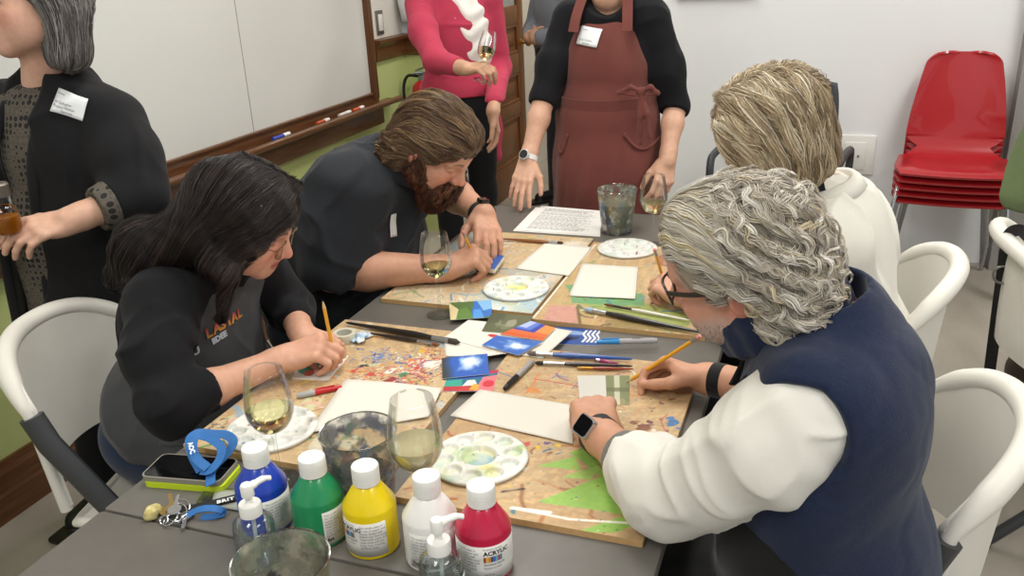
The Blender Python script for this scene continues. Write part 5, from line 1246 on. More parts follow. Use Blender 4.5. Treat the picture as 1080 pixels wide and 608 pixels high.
    q.cap((-.05, .93, .955), (-.15, .93, .88), .090, .07, .012, -1); q.ell((-.020, .99, .985), (.086, .078, .086), k=.010, op=-1)
    q.ell(nb+[-.012, 0, .06], (.066, .066, .09), k=.01, op=-1)
    def fv(X): n = snoise(X*[1, 1, .8], 9, 21); return .006*(1-2*np.abs(n)**.8)+.0012*snoise(X, 70, 2)
    q.disp = fv; q.cut((.1, 1.2, .575), (0, 0, -1), .006)
    ve = solid_obj('vest', q, .004, fleece, t)
    col = Solid(); ax = unit(V3(-.5, 0, .9)); F_ = frame_from(ax); cc = nb+[-.052, 0, .010]
    ring = [cc+F_ @ V3(.076*math.cos(a), .086*math.sin(a), 0) for a in np.arange(17)/16*2*np.pi]
    for z_ in (0, .018, .036, .05): col.chain([p+ax*z_ for p in ring], [.011]*17, .014)
    solid_obj('vest_collar', col, .0035, fleece, ve)
    # neck strap of the black apron and its waist
    ap = cloth('black_apron_cloth', '141415', .8); 
    MB().ribbon(bez([nb+[.05, -.085, .01], nb+[-.02, -.098, -.005], nb+[-.085, -.08, -.05], nb+[-.12, -.06, -.12], nb+[-.13, -.05, -.2]], 8), V3(-.6, -.8, .3), .026, .004).build('apron_strap', ap, t, autos=40)
    MB().ribbon(bez([nb+[.0, .09, .0], nb+[-.085, .07, -.05], nb+[-.125, .05, -.13]], 8), V3(-.8, .5, .3), .026, .004).build('apron_strap', ap, t, autos=40)
    q = Solid().ell((.0, 1.2, .74), (.115, .19, .20), k=.03).ell((-.04, 1.2, .60), (.19, .21, .05), k=.05); q.disp = folds(.005, 15, seed=6); q.cut((.07, 1.2, .7), (1, 0, 0), .006); solid_obj('apron', q, .007, ap, t)
    wv = unit(lw_-le); watch(t, lw_-wv*.012, wv, (-.75, -.45, .75), .036, '1b1b1d', '0d0e10', .0215, square=True, casecol='c4c5c7', rt=(.035, .0315))
    q = rw+(re-rw)*.10; MB().ribbon(np.array([q+F2 for F2 in [frame_from(re-rw) @ V3(.034*math.cos(a), .033*math.sin(a), 0) for a in np.linspace(0, 6.3, 26)]]), np.array([frame_from(re-rw) @ V3(math.cos(a), math.sin(a), 0) for a in np.linspace(0, 6.3, 26)]), .024, .003).build('wrist_band', ap, t, autos=40)
    # glasses
    g = MB(); fr = mat('dark_glasses_frame', '2a211c', .3, coat=.4)
    for s_ in (-1, 1):
        a = np.arange(28)/28*2*np.pi; P = [H.p(.104-.012*abs(math.cos(q))*(1 if math.cos(q)*s_ > 0 else 0), s_*.033+.025*np.sign(math.cos(q))*abs(math.cos(q))**.7, -.006+.0185*np.sign(math.sin(q))*abs(math.sin(q))**.7) for q in a]
        g.tube(P, .0021, 8, closed=True, cap=False)
        g.tube(bez([H.p(.092, s_*.059, .004), H.p(.05, s_*.0755, .004), H.p(.0, s_*.081, .002), H.p(-.03, s_*.082, -.016)], 6), .0024, 8, flat=1.6)
    g.tube(bez([H.p(.105, -.009, 0), H.p(.110, 0, .003), H.p(.105, .009, 0)], 5), .002, 8); gl = g.build('glasses', fr, t)
    # hair
    M = Solid().ell(H.p(-.022, 0, .040), V3(.100, .083, .083), H.R).ell(H.p(-.066, 0, -.02), (.062, .080, .080), H.R, .04).ell(H.p(.026, 0, .070), (.054, .066, .036), H.R, .03).ell(H.p(-.070, .0, -.072), (.045, .070, .040), H.R, .03)
    for s_ in (-1, 1): M.ell(H.p(.012, s_*.062, .028), (.040, .024, .042), H.R, .025); M.ell(H.p(-.055, s_*.058, -.05), (.042, .033, .052), H.R, .03); M.ell(H.p(-.008, s_*.085, -.018), (.024, .016, .028), H.R, .008, -1)
    def curl(L): return 2*np.pi*(L[..., 0]*24-L[..., 2]*14*(1-np.clip(L[..., 0]/.1, -1, 1)))+2.6*snoise(L, 17, 3)+np.abs(L[..., 1])*30
    def wavy(X): L = H.loc(X); return -.0012*np.sin(curl(L))*np.clip((.1-L[..., 0])/.15, .3, 1)-.003*snoise(L, 60, 8)
    M.disp = wavy
    cols = pal(['c6beaf', 'b3aa9b', 'd6cfc2', 'a0978a', 'cbbd9f', 'e0dbd1', '8f877a'], [.24, .22, .18, .12, .12, .08, .04], .06)
    def keep(X): L = H.loc(X); return ~((L[:, 0] > .035) & (L[:, 2] < .060)) & (L[:, 2] > -.115)
    r = np.random.default_rng(5)
    V, Q = M.mesh(.004); C = np.tile(np.array(lin('8f8779')), (len(V), 1))
    def flow(P, tt, ph):
        L = H.loc(P); bk = np.clip(.5-L[:, 0]*5, .1, 1.3); s_ = np.tanh(L[:, 1]*40+.3)
        f = np.outer(-1.0+.5*bk, H.f)+s_[:, None]*np.outer(.25+.2*bk, H.l)+np.outer(-.15-1.0*np.clip(bk-.35, 0, 1), H.u)
        g = np.cross(M.grad(P), f); g /= np.linalg.norm(g, axis=1)[:, None]+1e-9
        return unit_rows(f)+g*((.35+.85*np.clip(bk, 0, 1.1))*np.sin(curl(L)*1.0+.5*np.sin(ph)))[:, None]
    R1 = surf_points(M, 2000, r, keep); g1 = strands(M, R1, flow, 15, .0055, .00055, (-.001, .004), cols, r, .25, kids=9, krad=.0034, conv=.2)
    R2 = surf_points(M, 420, r, lambda X: keep(X) & (H.loc(X)[:, 0] < .0)); g2 = strands(M, R2, flow, 14, .0048, .00055, (.003, .010), cols, r, .25, (1.1, .5, .7), kids=8, krad=.0025, conv=.3)
    front = r.uniform(-1, 1, 130); R3 = np.array([H.p(.066+.010*r.random(), q*.058, .082-.022*abs(q)+.01*r.random()) for q in front])
    def flow2(P, tt, ph): L = H.loc(P); return np.outer(-.9+0*L[:, 0], H.f)+np.outer(np.tanh(L[:, 1]*40+.5)*.6, H.l)+np.outer(.15-1.1*tt+.5*np.sin(curl(L)), H.u)
    g3 = strands(M, R3, flow2, 18, .008, .00055, (.001, .007), pal(['cdc5b2', 'bdaf8c', 'b5ad9d', 'dcd8cf'], None, .08), r, .25, kids=9, krad=.004, conv=.5)
    V, F, C = join_geo((V, Q, C), g1, g2, g3); mesh_obj('hair', V, F, hairm, t, True, cols=C)
    # short beard
    r = np.random.default_rng(8); R4 = []
    for i in range(5000):
        l = r.uniform(-.072, .072); u = r.uniform(-.122, -.045); f = r.uniform(-.01, .09); R4.append((f, l, u))
    X = np.array([H.p(*q) for q in R4]); hs = Solid(); H.add(hs, ears=False); d = hs.eval(X); g_ = hs.grad(X); X = X-g_*d[:, None]; L = H.loc(X); kp = (abs(d) < .03) & (L[:, 2] < -.05) & (L[:, 0] > -.015) & ~((abs(L[:, 1]) < .026) & (abs(L[:, 2]+.07) < .010)); X = X[kp][:3200]
    bd = strands(hs, X, lambda P, tt, ph: np.outer(.3+0*P[:, 0], H.f)+np.outer(-1+0*P[:, 0], H.u)+np.random.default_rng(1).normal(size=P.shape)*.4, 4, .002, .0003, (.0005, .002), pal(['cfc6bb', 'a99f95', '8d8078', 'e0dad2'], None, .1), r, .3)
    mesh_obj('beard', *bd[:2], hairm, t, True, cols=bd[2])
    pencil(W(661, 404, z=.7545), W(739, 354.5, z=.897), 'yellow pencil in the grey-haired man\'s right hand')
    return t, h1, h2
grey_man()
# ------------------------------------------------------------------ bearded man, far left side of the table
def bearded_man():
    t = thing('person', 'seated bearded man in a black short-sleeved shirt, bending over a small blue canvas', 'person', (-1.36, 2.1, 0))
    tone = 'c9977c'; H = Head(K(462, 153, 398), CW(.70, .70, -.15), CW(.45, -.60, -.66), 1.0, 'd09a80'); S = Solid()
    nb = V3(-1.10, 2.12, 1.055); H.add(S, neck=nb, nr=.066, nose=1.0)
    S.ell((-1.38, 2.1, .58), (.14, .18, .14)).ell((-1.26, 2.12, .84), (.13, .18, .2)).cap((-1.17, 1.98, 1.0), (-1.15, 2.28, 1.0), .055)
    rs, re, rw = V3(-1.19, 1.98, 1.0), V3(-1.225, 1.90, .795), W(468, 283, z=.795)
    S.cap(rs, re, .062, .054, .02); forearm(S, re, rw, .054, .033)
    rk = W(499, 270, z=.82)
    h1 = Hand(rw, rk-rw, (-.15, -.45, .9), -1, [(.02, .95, 1.1, .5), (.0, 1.05, 1.2, .6), (-.02, 1.15, 1.2, .6), (-.05, 1.2, 1.2, .6)], [(.80, .30, -.50), (.95, .05, -.35), (.97, -.1, -.25)], 1.08); h1.add(S)
    le, lw_ = V3(-1.145, 2.50, .87), W(509, 226, z=.862)
    ls = V3(-1.13, 2.32, 1.01); S.cap(ls, le, .060, .052, .02); forearm(S, le, lw_, .050, .032)
    lk = W(516, 252, z=.825)
    h2 = Hand(lw_, lk-lw_, (.35, -.1, .9), 1, [(.10, .25, .45, .25), (.02, .25, .5, .25), (-.06, .3, .5, .25), (-.16, .35, .5, .3)], [(.75, .55, -.30), (.9, .30, -.35), (.95, .15, -.3)], 1.08); h2.add(S)
    legs(S, [(-1.36, 2.0, .53), (-1.36, 2.24, .53)], [(-.93, 1.98, .55), (-.93, 2.28, .55)], [(-.95, 1.98, .09), (-.95, 2.28, .09)], None, (.07, .05, .04))
    body_mesh(t, S, .0032, colour_body(H, [h1, h2], tone, brow='54382a', lips='a8635a'))
    q = Solid(); legs(q, [(-1.36, 2.0, .54), (-1.36, 2.24, .54)], [(-.93, 1.98, .555), (-.93, 2.28, .555)], [(-.95, 1.98, .11), (-.95, 2.28, .11)], None, (.105, .082, .068)); q.ell((-1.38, 2.1, .58), (.17, .23, .15), k=.05); q.disp = folds(.004, 14, seed=3)
    solid_obj('trousers', q, .008, cloth('dark_navy_trousers', '1a2233'), t); shoes(t, [(-.95, 1.98, .09), (-.95, 2.28, .09)], [(-.76, 1.98, 0), (-.76, 2.28, 0)])
    sm = cloth('black_short_sleeve_shirt', '2a2d32', .85, .10, 16, .35, 500, .08)
    q = Solid().ell((-1.255, 2.10, .86), (.185, .235, .22), k=.06).ell((-1.36, 2.1, .66), (.19, .24, .20), k=.06).cap((-1.18, 1.98, 1.0), (-1.15, 2.30, 1.0), .095, .095, .07).cap(nb+[-.06, 0, -.06], nb+[-.01, 0, -.02], .11, .09, .05)
    q.cap(rs+[0, 0, -.0], rs+(re-rs)*.62, .105, .088, .05).cap(rs+(re-rs)*.62, rs+(re-rs)*.95, .086, .088, .03); q.cap(ls, ls+(le-ls)*.8, .095, .082, .05)
    q.cap(rs+(re-rs)*1.2+[0.02, 0, 0], rs+(re-rs)*.98, .062, .072, .004, -1)
    q.disp = creases(.012, [(.3, .2, .9), (.7, .5, -.3), (-.3, .8, .4)], 8, 1., 31, .005, 10)
    dn = unit(re-rs); ld = unit(le-ls)
    q2 = q
    sh = solid_obj('shirt', q, .0045, sm, t)
    # shirt collar and button band
    collar(sh, nb+[-.012, 0, -.012], unit(V3(.55, -.05, .85)), .086, .034, sm, open_dir=V3(1, -.1, -.5), gap=.45, flare=.018, th=.004)
    for f_ in (.25, .45, .65):
        p = nb+V3(.07, .0, -.07)*f_*2; g_ = q.grad(p[None])[0]; p = p-g_*(q.eval(p[None])[0]-.002); MB().lathe([(0, .002), (.0055, .002), (.006, 0), (0, -.001)], p, 12, frame_from(g_)).build('button', mat('button_grey', 'b9b9b6', .4), sh)
    # name tag on the chest, partly seen
    c = K(428, 238, 400); g_ = unit(V3(.75, -.5, .2))
    name_tag(t, q, c, .026, .062, (.1, .0, 1), [], .004, nh=g_)
    wv = unit(lw_-le); watch(t, lw_-wv*.005, wv, (.1, .1, 1), .036, '2a2b2c', '151618', .0175, square=True, casecol='3a3b3c', rt=(.040, .036))
    # hair swept back to the neck
    M = Solid().ell(H.p(-.020, 0, .040), V3(.106, .086, .088), H.R).ell(H.p(-.068, 0, -.02), (.062, .080, .088), H.R, .04).ell(H.p(.045, 0, .070), (.056, .066, .042), H.R, .03).ell(H.p(-.085, .0, -.085), (.048, .075, .055), H.R, .03)
    for s_ in (-1, 1): M.ell(H.p(.012, s_*.064, .038), (.052, .024, .038), H.R, .025); M.ell(H.p(-.062, s_*.062, -.060), (.038, .032, .065), H.R, .03); M.ell(H.p(.018, s_*.088, -.030), (.036, .018, .042), H.R, .008, -1)
    M.disp = lambda X: -.0022*np.sin(H.loc(X)[..., 1]*170+3*snoise(H.loc(X), 10, 2)+H.loc(X)[..., 0]*20)-.002*snoise(X, 40, 5)
    r = np.random.default_rng(15); V, Q = M.mesh(.0045); C = np.tile(np.array(lin('5b4634')), (len(V), 1)); cols = pal(['6a523c', '5a4432', '7d6349', '8f7553', '493627', 'a08560'], [.26, .24, .2, .14, .1, .06], .08)
    keep = lambda X: ~((H.loc(X)[:, 0] > .055) & (H.loc(X)[:, 2] < .055)) & (H.loc(X)[:, 2] > -.13)
    def flow(P, tt, ph): L = H.loc(P); dn_ = np.clip(-L[:, 0]*9-.1, 0, 1.3); return np.outer(-1+.55*dn_, H.f)+np.outer(np.tanh(L[:, 1]*30)*(.35-.2*dn_), H.l)+np.outer(-.12-.95*dn_+.2*np.sin(ph), H.u)
    g1 = strands(M, surf_points(M, 1100, r, keep), flow, 15, .009, .0006, (-.001, .004), cols, r, .25, (.10, .6, .08), kids=8, krad=.004, conv=.3)
    R2 = surf_points(M, 260, r, lambda X: (H.loc(X)[:, 0] < -.04) & (H.loc(X)[:, 2] < .0)); g2 = strands(M, R2, flow, 16, .007, .0006, (.002, .010), cols, r, .25, (.8, .6, .6), kids=7, krad=.003)
    V, F, C = join_geo((V, Q, C), g1, g2); mesh_obj('hair', V, F, hairm, t, True, cols=C)
    # full beard and moustache
    B = Solid()
    for s_ in (-1, 1):
        B.cap(H.p(.006, s_*.068, -.020), H.p(.012, s_*.062, -.060), .013, .024, .02, ).cap(H.p(.012, s_*.060, -.060), H.p(.065, s_*.028, -.105), .028, .032, .03); B.cap(H.p(.098, s_*.004, -.057), H.p(.086, s_*.030, -.072), .0085, .009, .01)
        B.cap(H.p(.086, s_*.030, -.072), H.p(.068, s_*.034, -.098), .012, .02, .015)
    B.cap(H.p(.078, 0, -.100), H.p(.070, 0, -.150), .034, .028, .03).cap(H.p(.02, 0, -.10), H.p(.05, 0, -.14), .045, .036, .03); B.ell(H.p(.089, 0, -.088), (.014, .016, .008), H.R, .01)
    B.disp = lambda X: -.003*snoise(H.loc(X)*[1, 1, .35], 60, 4)-.0025*snoise(X, 90, 6)
    V, Q = B.mesh(.0035); C = np.tile(np.array(lin('3c2519')), (len(V), 1)); colb = pal(['4a2d1e', '5a3724', '3a241a', '6d4430', '7a5038'], [.3, .28, .2, .14, .08], .08)
    flb = lambda P, tt, ph: np.outer(.35+.25*np.sin(ph), H.f)+np.outer(np.tanh(H.loc(P)[:, 1]*30)*.25+.25*np.cos(ph*2), H.l)+np.outer(-1+0*ph, H.u)
    g1 = strands(B, surf_points(B, 900, r), flb, 9, .0055, .0006, (.001, .007), colb, r, .25, (.7, .7, .5), kids=7, krad=.003, conv=.2)
    V, F, C = join_geo((V, Q, C), g1); mesh_obj('beard', V, F, hairm, t, True, cols=C)
    pencil(W(505, 283, z=BT+.004), W(488, 244, z=.90), 'yellow pencil in the bearded man\'s right hand')
bearded_man()

# ------------------------------------------------------------------ dark-haired woman, near left
def dark_woman():
    t = thing('person', 'seated woman with long black hair, glasses and a dark apron, drawing with a pencil', 'person', (-1.40, 1.46, 0))
    tone = 'd3a288'; H = Head(K(258, 230, 495), CW(.87, .42, .12), CW(.42, -.75, -.5), 1.0, 'd8a58e'); S = Solid()
    nb = V3(-1.265, 1.475, .965); H.add(S, neck=nb, nr=.052)
    S.ell((-1.42, 1.47, .58), (.11, .15, .12)).ell((-1.34, 1.47, .80), (.09, .13, .18)).cap((-1.28, 1.36, .92), (-1.27, 1.60, .92), .04)
    rs, re, rw = V3(-1.275, 1.325, .925), V3(-1.175, 1.185, .775), W(300, 378, z=.800)
    S.cap(rs, re, .046, .038, .02); forearm(S, re, rw, .038, .025)
    rk = W(335, 366, z=.822)
    h1 = Hand(rw, rk-rw, (.1, -.35, .9), -1, [(.02, .95, 1.05, .4), (.0, 1.0, 1.15, .5), (-.02, 1.1, 1.2, .6), (-.05, 1.1, 1.2, .6)], [(.80, .25, -.55), (.95, .0, -.35), (.97, -.1, -.25)], .95); h1.add(S)
    ls, le, lw_ = V3(-1.25, 1.62, .92), V3(-1.20, 1.66, .79), W(318, 352, z=.79)
    S.cap(ls, le, .044, .038, .02); forearm(S, le, lw_, .037, .025)
    h2 = Hand(lw_, V3(.9, -.25, -.05), (.1, .1, 1), 1, [(.08, .4, .7, .3), (.0, .45, .8, .3), (-.05, .5, .8, .3), (-.10, .5, .8, .3)], [(.75, .5, -.3), (.9, .2, -.3), (.95, .1, -.3)], .93); h2.add(S)
    legs(S, [(-1.42, 1.38, .52), (-1.42, 1.57, .52)], [(-.98, 1.36, .54), (-.98, 1.58, .54)], [(-1.02, 1.36, .09), (-1.02, 1.58, .09)], None, (.06, .045, .035))
    body_mesh(t, S, .003, colour_body(H, [h1, h2], tone, brow='3a2a24', lips='b8655f'))
    q = Solid(); legs(q, [(-1.42, 1.38, .53), (-1.42, 1.57, .53)], [(-.98, 1.36, .545), (-.98, 1.58, .545)], [(-1.02, 1.36, .11), (-1.02, 1.58, .11)], None, (.090, .068, .055)); q.ell((-1.44, 1.47, .56), (.15, .20, .12), k=.05); q.disp = folds(.003, 16, seed=3)
    solid_obj('trousers', q, .008, denim, t); shoes(t, [(-1.02, 1.36, .09), (-1.02, 1.58, .09)], [(-.85, 1.36, 0), (-.85, 1.58, 0)])
    q = Solid().ell((-1.35, 1.47, .80), (.125, .175, .21), k=.05).ell((-1.42, 1.47, .62), (.145, .18, .15), k=.05).cap((-1.285, 1.345, .925), (-1.265, 1.60, .925), .068, .066, .05).cap(nb+[-.04, 0, -.06], nb+[-.01, 0, -.03], .085, .068, .04)
    q.chain([rs, rs+(re-rs)*.5+[-.01, -.01, 0], re], [.075, .064, .050], .04); q.chain([re, re+(rw-re)*.36], [.051, .047], .03); q.chain([ls, le, le+(lw_-le)*.4], [.068, .052, .046], .03)
    q.disp = creases(.008, [(.5, -.4, .7), (.8, .4, .3), (.1, .8, .5)], 11, .9, 14, .003, 14); q.cutbox(re+(rw-re)*.36, rw-re)
    q.ell(nb+[.05, 0, .03], (.06, .05, .07), k=.01, op=-1)
    solid_obj('jersey_top', q, .004, black_cloth, t)
    # apron: bib with straps, pocketed lower part, paint flecks, printed lettering
    apm = cloth('charcoal_apron', '4b4c4e', .85, .15, 20, .4, 600, .15)
    A = Solid().ell((-1.33, 1.47, .80), (.128, .178, .19), k=.05).ell((-1.385, 1.465, .62), (.182, .212, .17), k=.06).ell((-1.24, 1.46, .60), (.22, .19, .045), k=.06).cap((-1.27, 1.37, .90), (-1.25, 1.57, .90), .055, .055, .05)
    A.cap(rs+[-.05, -.035, .0], re+[-.03, .0, .0], .075, .055, .01, -1); A.ell((-1.36, 1.47, 1.0), (.2, .35, .075), k=.02, op=-1)
    A.disp = creases(.006, [(.3, .6, .3), (.8, .2, -.4)], 10, .9, 5, .004, 13); A.cut((-1.50, 1.47, .7), (-1, 0, 0), .006); A.cut((-1.2, 1.47, .545), (0, 0, -1), .006)
    ap = solid_obj('apron', A, .004, apm, t)
    for s_ in (-1, 1): MB().ribbon(bez([(-1.225, 1.47+s_*.085, .895), (-1.222, 1.47+s_*.083, .94), (-1.25, 1.47+s_*.078, .985), (-1.31, 1.47+s_*.065, 1.01), (-1.345, 1.47+s_*.04, 1.005)], 8), V3(.6, s_*.3, .75), .034, .004).build('apron_strap', apm, ap, autos=40)
    g_ = unit(V3(.93, -.25, .25)); c = K(262, 347, 500); c = c-g_*(A.eval(c[None])[0]-.003); up = unit(V3(.05, .06, 1)); up = unit(up-g_*(up@g_)); rt = np.cross(up, g_); rt = unit(rt+.22*up); up = unit(np.cross(g_, rt)); 
    for i, (ch_, x) in enumerate((('T', -.078), ('L', -.037), ('A', -.018), ('S', .002), ('I', .022), ('A', .032), ('L', .054))):
        v, f = text_mesh(ch_, .030, 'LEFT', .0012); 
        v[:, 0] += x
        P = c+np.outer(v[:, 0], rt)+np.outer(v[:, 1], up)
        for _ in range(5): P = P-g_*(A.eval(P)-.0022)[:, None]*.8
        tt = np.clip(v[:, 1]/.022, 0, 1)[:, None]; CC = (1-tt)*np.array(lin('d79a3c'))+tt*np.array(lin('c02f56'))
        mesh_obj('apron_print', P, f, mat('apron_print_colour', None, .7, attr='Col'), ap, False, cols=CC)
    letter_on(ap, A, c, rt, up, g_, 'U', .022, -.074, -.021, mat('print_white', 'c9cfd6', .7), .0022, bold=.001, name='apron_print')
    letter_on(ap, A, c, rt, up, g_, 'IIDEE', .018, -.028, -.019, mat('print_white'), .0022, bold=.001, name='apron_print')
    fl = MB(); r = np.random.default_rng(3)
    for i in range(26):
        p = V3(-1.2, 1.30, .64)+V3(.16, .12, .10)*r.uniform(-1, 1, 3); g2 = A.grad(p[None])[0]
        for _ in range(6): p = p-A.grad(p[None])[0]*A.eval(p[None])[0]
        g2 = A.grad(p[None])[0]; F_ = frame_from(g2); rr_ = r.uniform(.001, .0035); fl.add([p+g2*.0008+F_ @ V3(rr_*math.cos(a)*r.uniform(.5, 2.2), rr_*math.sin(a), 0) for a in np.arange(8)/8*6.283], [tuple(range(8))])
    fl.build('paint_flecks', mat('print_white'), ap, smooth=False)
    pk = Solid(); pk.P = list(A.P); pk.disp = lambda X: A.disp(X)-.004; pk.cuts = [(V3(-1.3, 1.4, .705), unit(V3(.2, 0, 1)), .006), (V3(-1.3, 1.4, .615), unit(V3(0, 0, -1)), .004), (V3(-1.30, 1.47, .7), unit(V3(-1, 0, 0)), .004)]; solid_obj('pocket', pk, .005, apm, ap)
    # glasses
    g = MB(); gold = mat('thin_gold_frame', '8a6a4a', .3, .8)
    for s_ in (-1, 1):
        a = np.arange(26)/26*2*np.pi; g.tube([H.p(.106-.008*abs(math.cos(q)), s_*.033+.024*math.cos(q), -.012+.021*math.sin(q)) for q in a], .0011, 6, closed=True, cap=False); g.tube(bez([H.p(.098, s_*.057, -.004), H.p(.05, s_*.077, -.002), H.p(-.02, s_*.084, -.004)], 6), .0012, 6)
        g.add([H.p(.105-.008*abs(math.cos(q)), s_*.033+.023*math.cos(q), -.012+.020*math.sin(q)) for q in a], [tuple(range(26))]); 
    gl = MB(); gl.v = g.v; gl.f = g.f; gl.n = g.n; gl.mi = [1 if len(f) == 26 else 0 for f in g.f]; gl.build('glasses', [gold, thin_glass('spectacle_lens', 'fdfdfb', .02)], t, autos=None)
    # hair: long, falling over the shoulders and back, front locks beside the cheek
    M = Solid().ell(H.p(-.018, 0, .040), V3(.108, .088, .090), H.R).ell(H.p(-.070, 0, -.02), (.066, .088, .095), H.R, .04).ell(H.p(.04, 0, .062), (.054, .066, .044), H.R, .03)
    p_side = H.p(.030, -.076, -.02)
    M.cap(H.p(-.06, -.05, -.05), V3(-1.345, 1.385, 1.02), .060, .058, .05).cap(V3(-1.345, 1.385, 1.02), V3(-1.44, 1.39, .955), .052, .026, .05).cap(H.p(-.08, .05, -.06), V3(-1.37, 1.53, .99), .058, .055, .05).cap(V3(-1.36, 1.45, 1.0), V3(-1.46, 1.45, .90), .055, .026, .05)
    for s_ in (-1, 1): M.ell(H.p(.020, s_*.066, .012), (.062, .028, .062), H.R, .03); M.cap(H.p(.035, s_*.074, -.01), H.p(-.005, s_*.080, -.075), .026, .032, .03)
    M.cap(H.p(.0, -.080, -.06), K(240, 286, 512), .034, .024, .03); M.cap(K(240, 286, 512), K(236, 330, 508), .020, .006, .02)
    M.disp = lambda X: -.0010*np.sin((X@unit(V3(.2, .9, .3)))*260+4*snoise(X, 9, 4))-.0015*snoise(X, 22, 7)
    r = np.random.default_rng(25); V, Q = M.mesh(.0045); C = np.tile(np.array(lin('1f1918')), (len(V), 1)); cols = pal(['231c1b', '2e2524', '1a1515', '3b2f2c', '4a3b36'], [.34, .3, .2, .12, .04], .08)
    part = H.p(.03, .02, .12)
    def flow(P, tt, ph): L = H.loc(P); dn = np.clip(.02-L[:, 2], -.04, .10)*9; return np.outer(-.35-.2*dn+.25*(L[:, 0] > .05), H.f)+np.outer(np.sign(L[:, 1]-.02)*(.9-.6*np.clip(dn, 0, 1)), H.l)+np.outer(-.35-.5*np.clip(dn, 0, 1), H.u)+np.outer(np.clip(dn, 0, 1)*.9, V3(-.10, -.05, -1))
    keep = lambda X: ~((H.loc(X)[:, 0] > .07) & (H.loc(X)[:, 2] < .05))
    g1 = strands(M, surf_points(M, 1500, r, keep), flow, 22, .010, .0006, (-.001, .003), cols, r, .25, (.05, .4, .03), kids=8, krad=.0045, conv=.2)
    top = np.array([H.p(r.uniform(-.06, .085), .02+r.normal()*.004, .128-abs(r.normal())*.004) for _ in range(240)]); g2 = strands(M, top, flow, 26, .010, .0006, (.0, .003), cols, r, .25, (.05, .4, .03), kids=8, krad=.005, conv=.2)
    R3 = surf_points(M, 160, r, lambda X: (X[:, 2] < .96)); g3 = strands(M, R3, lambda P, tt, ph: np.outer(0*ph-.25+.3*np.sin(ph), V3(1, 0, 0))+np.outer(.3*np.cos(ph), V3(0, 1, 0))-np.outer(1+0*ph, V3(0, 0, 1)), 13, .008, .0006, (.0, .006), cols, r, .25, (.3, .5, .2), kids=6, krad=.004)
    V, F, C = join_geo((V, Q, C), g1, g2, g3); mesh_obj('hair', V, F, mat('black_hair', None, .33, attr='Col', spec=.5, bump=.2, bscale=300, bdist=.0006), t, True, cols=C)
    pencil(W(340, 316, z=.925), W(355, 388, z=BT+.006), 'yellow pencil held upright by the dark-haired woman')
dark_woman()

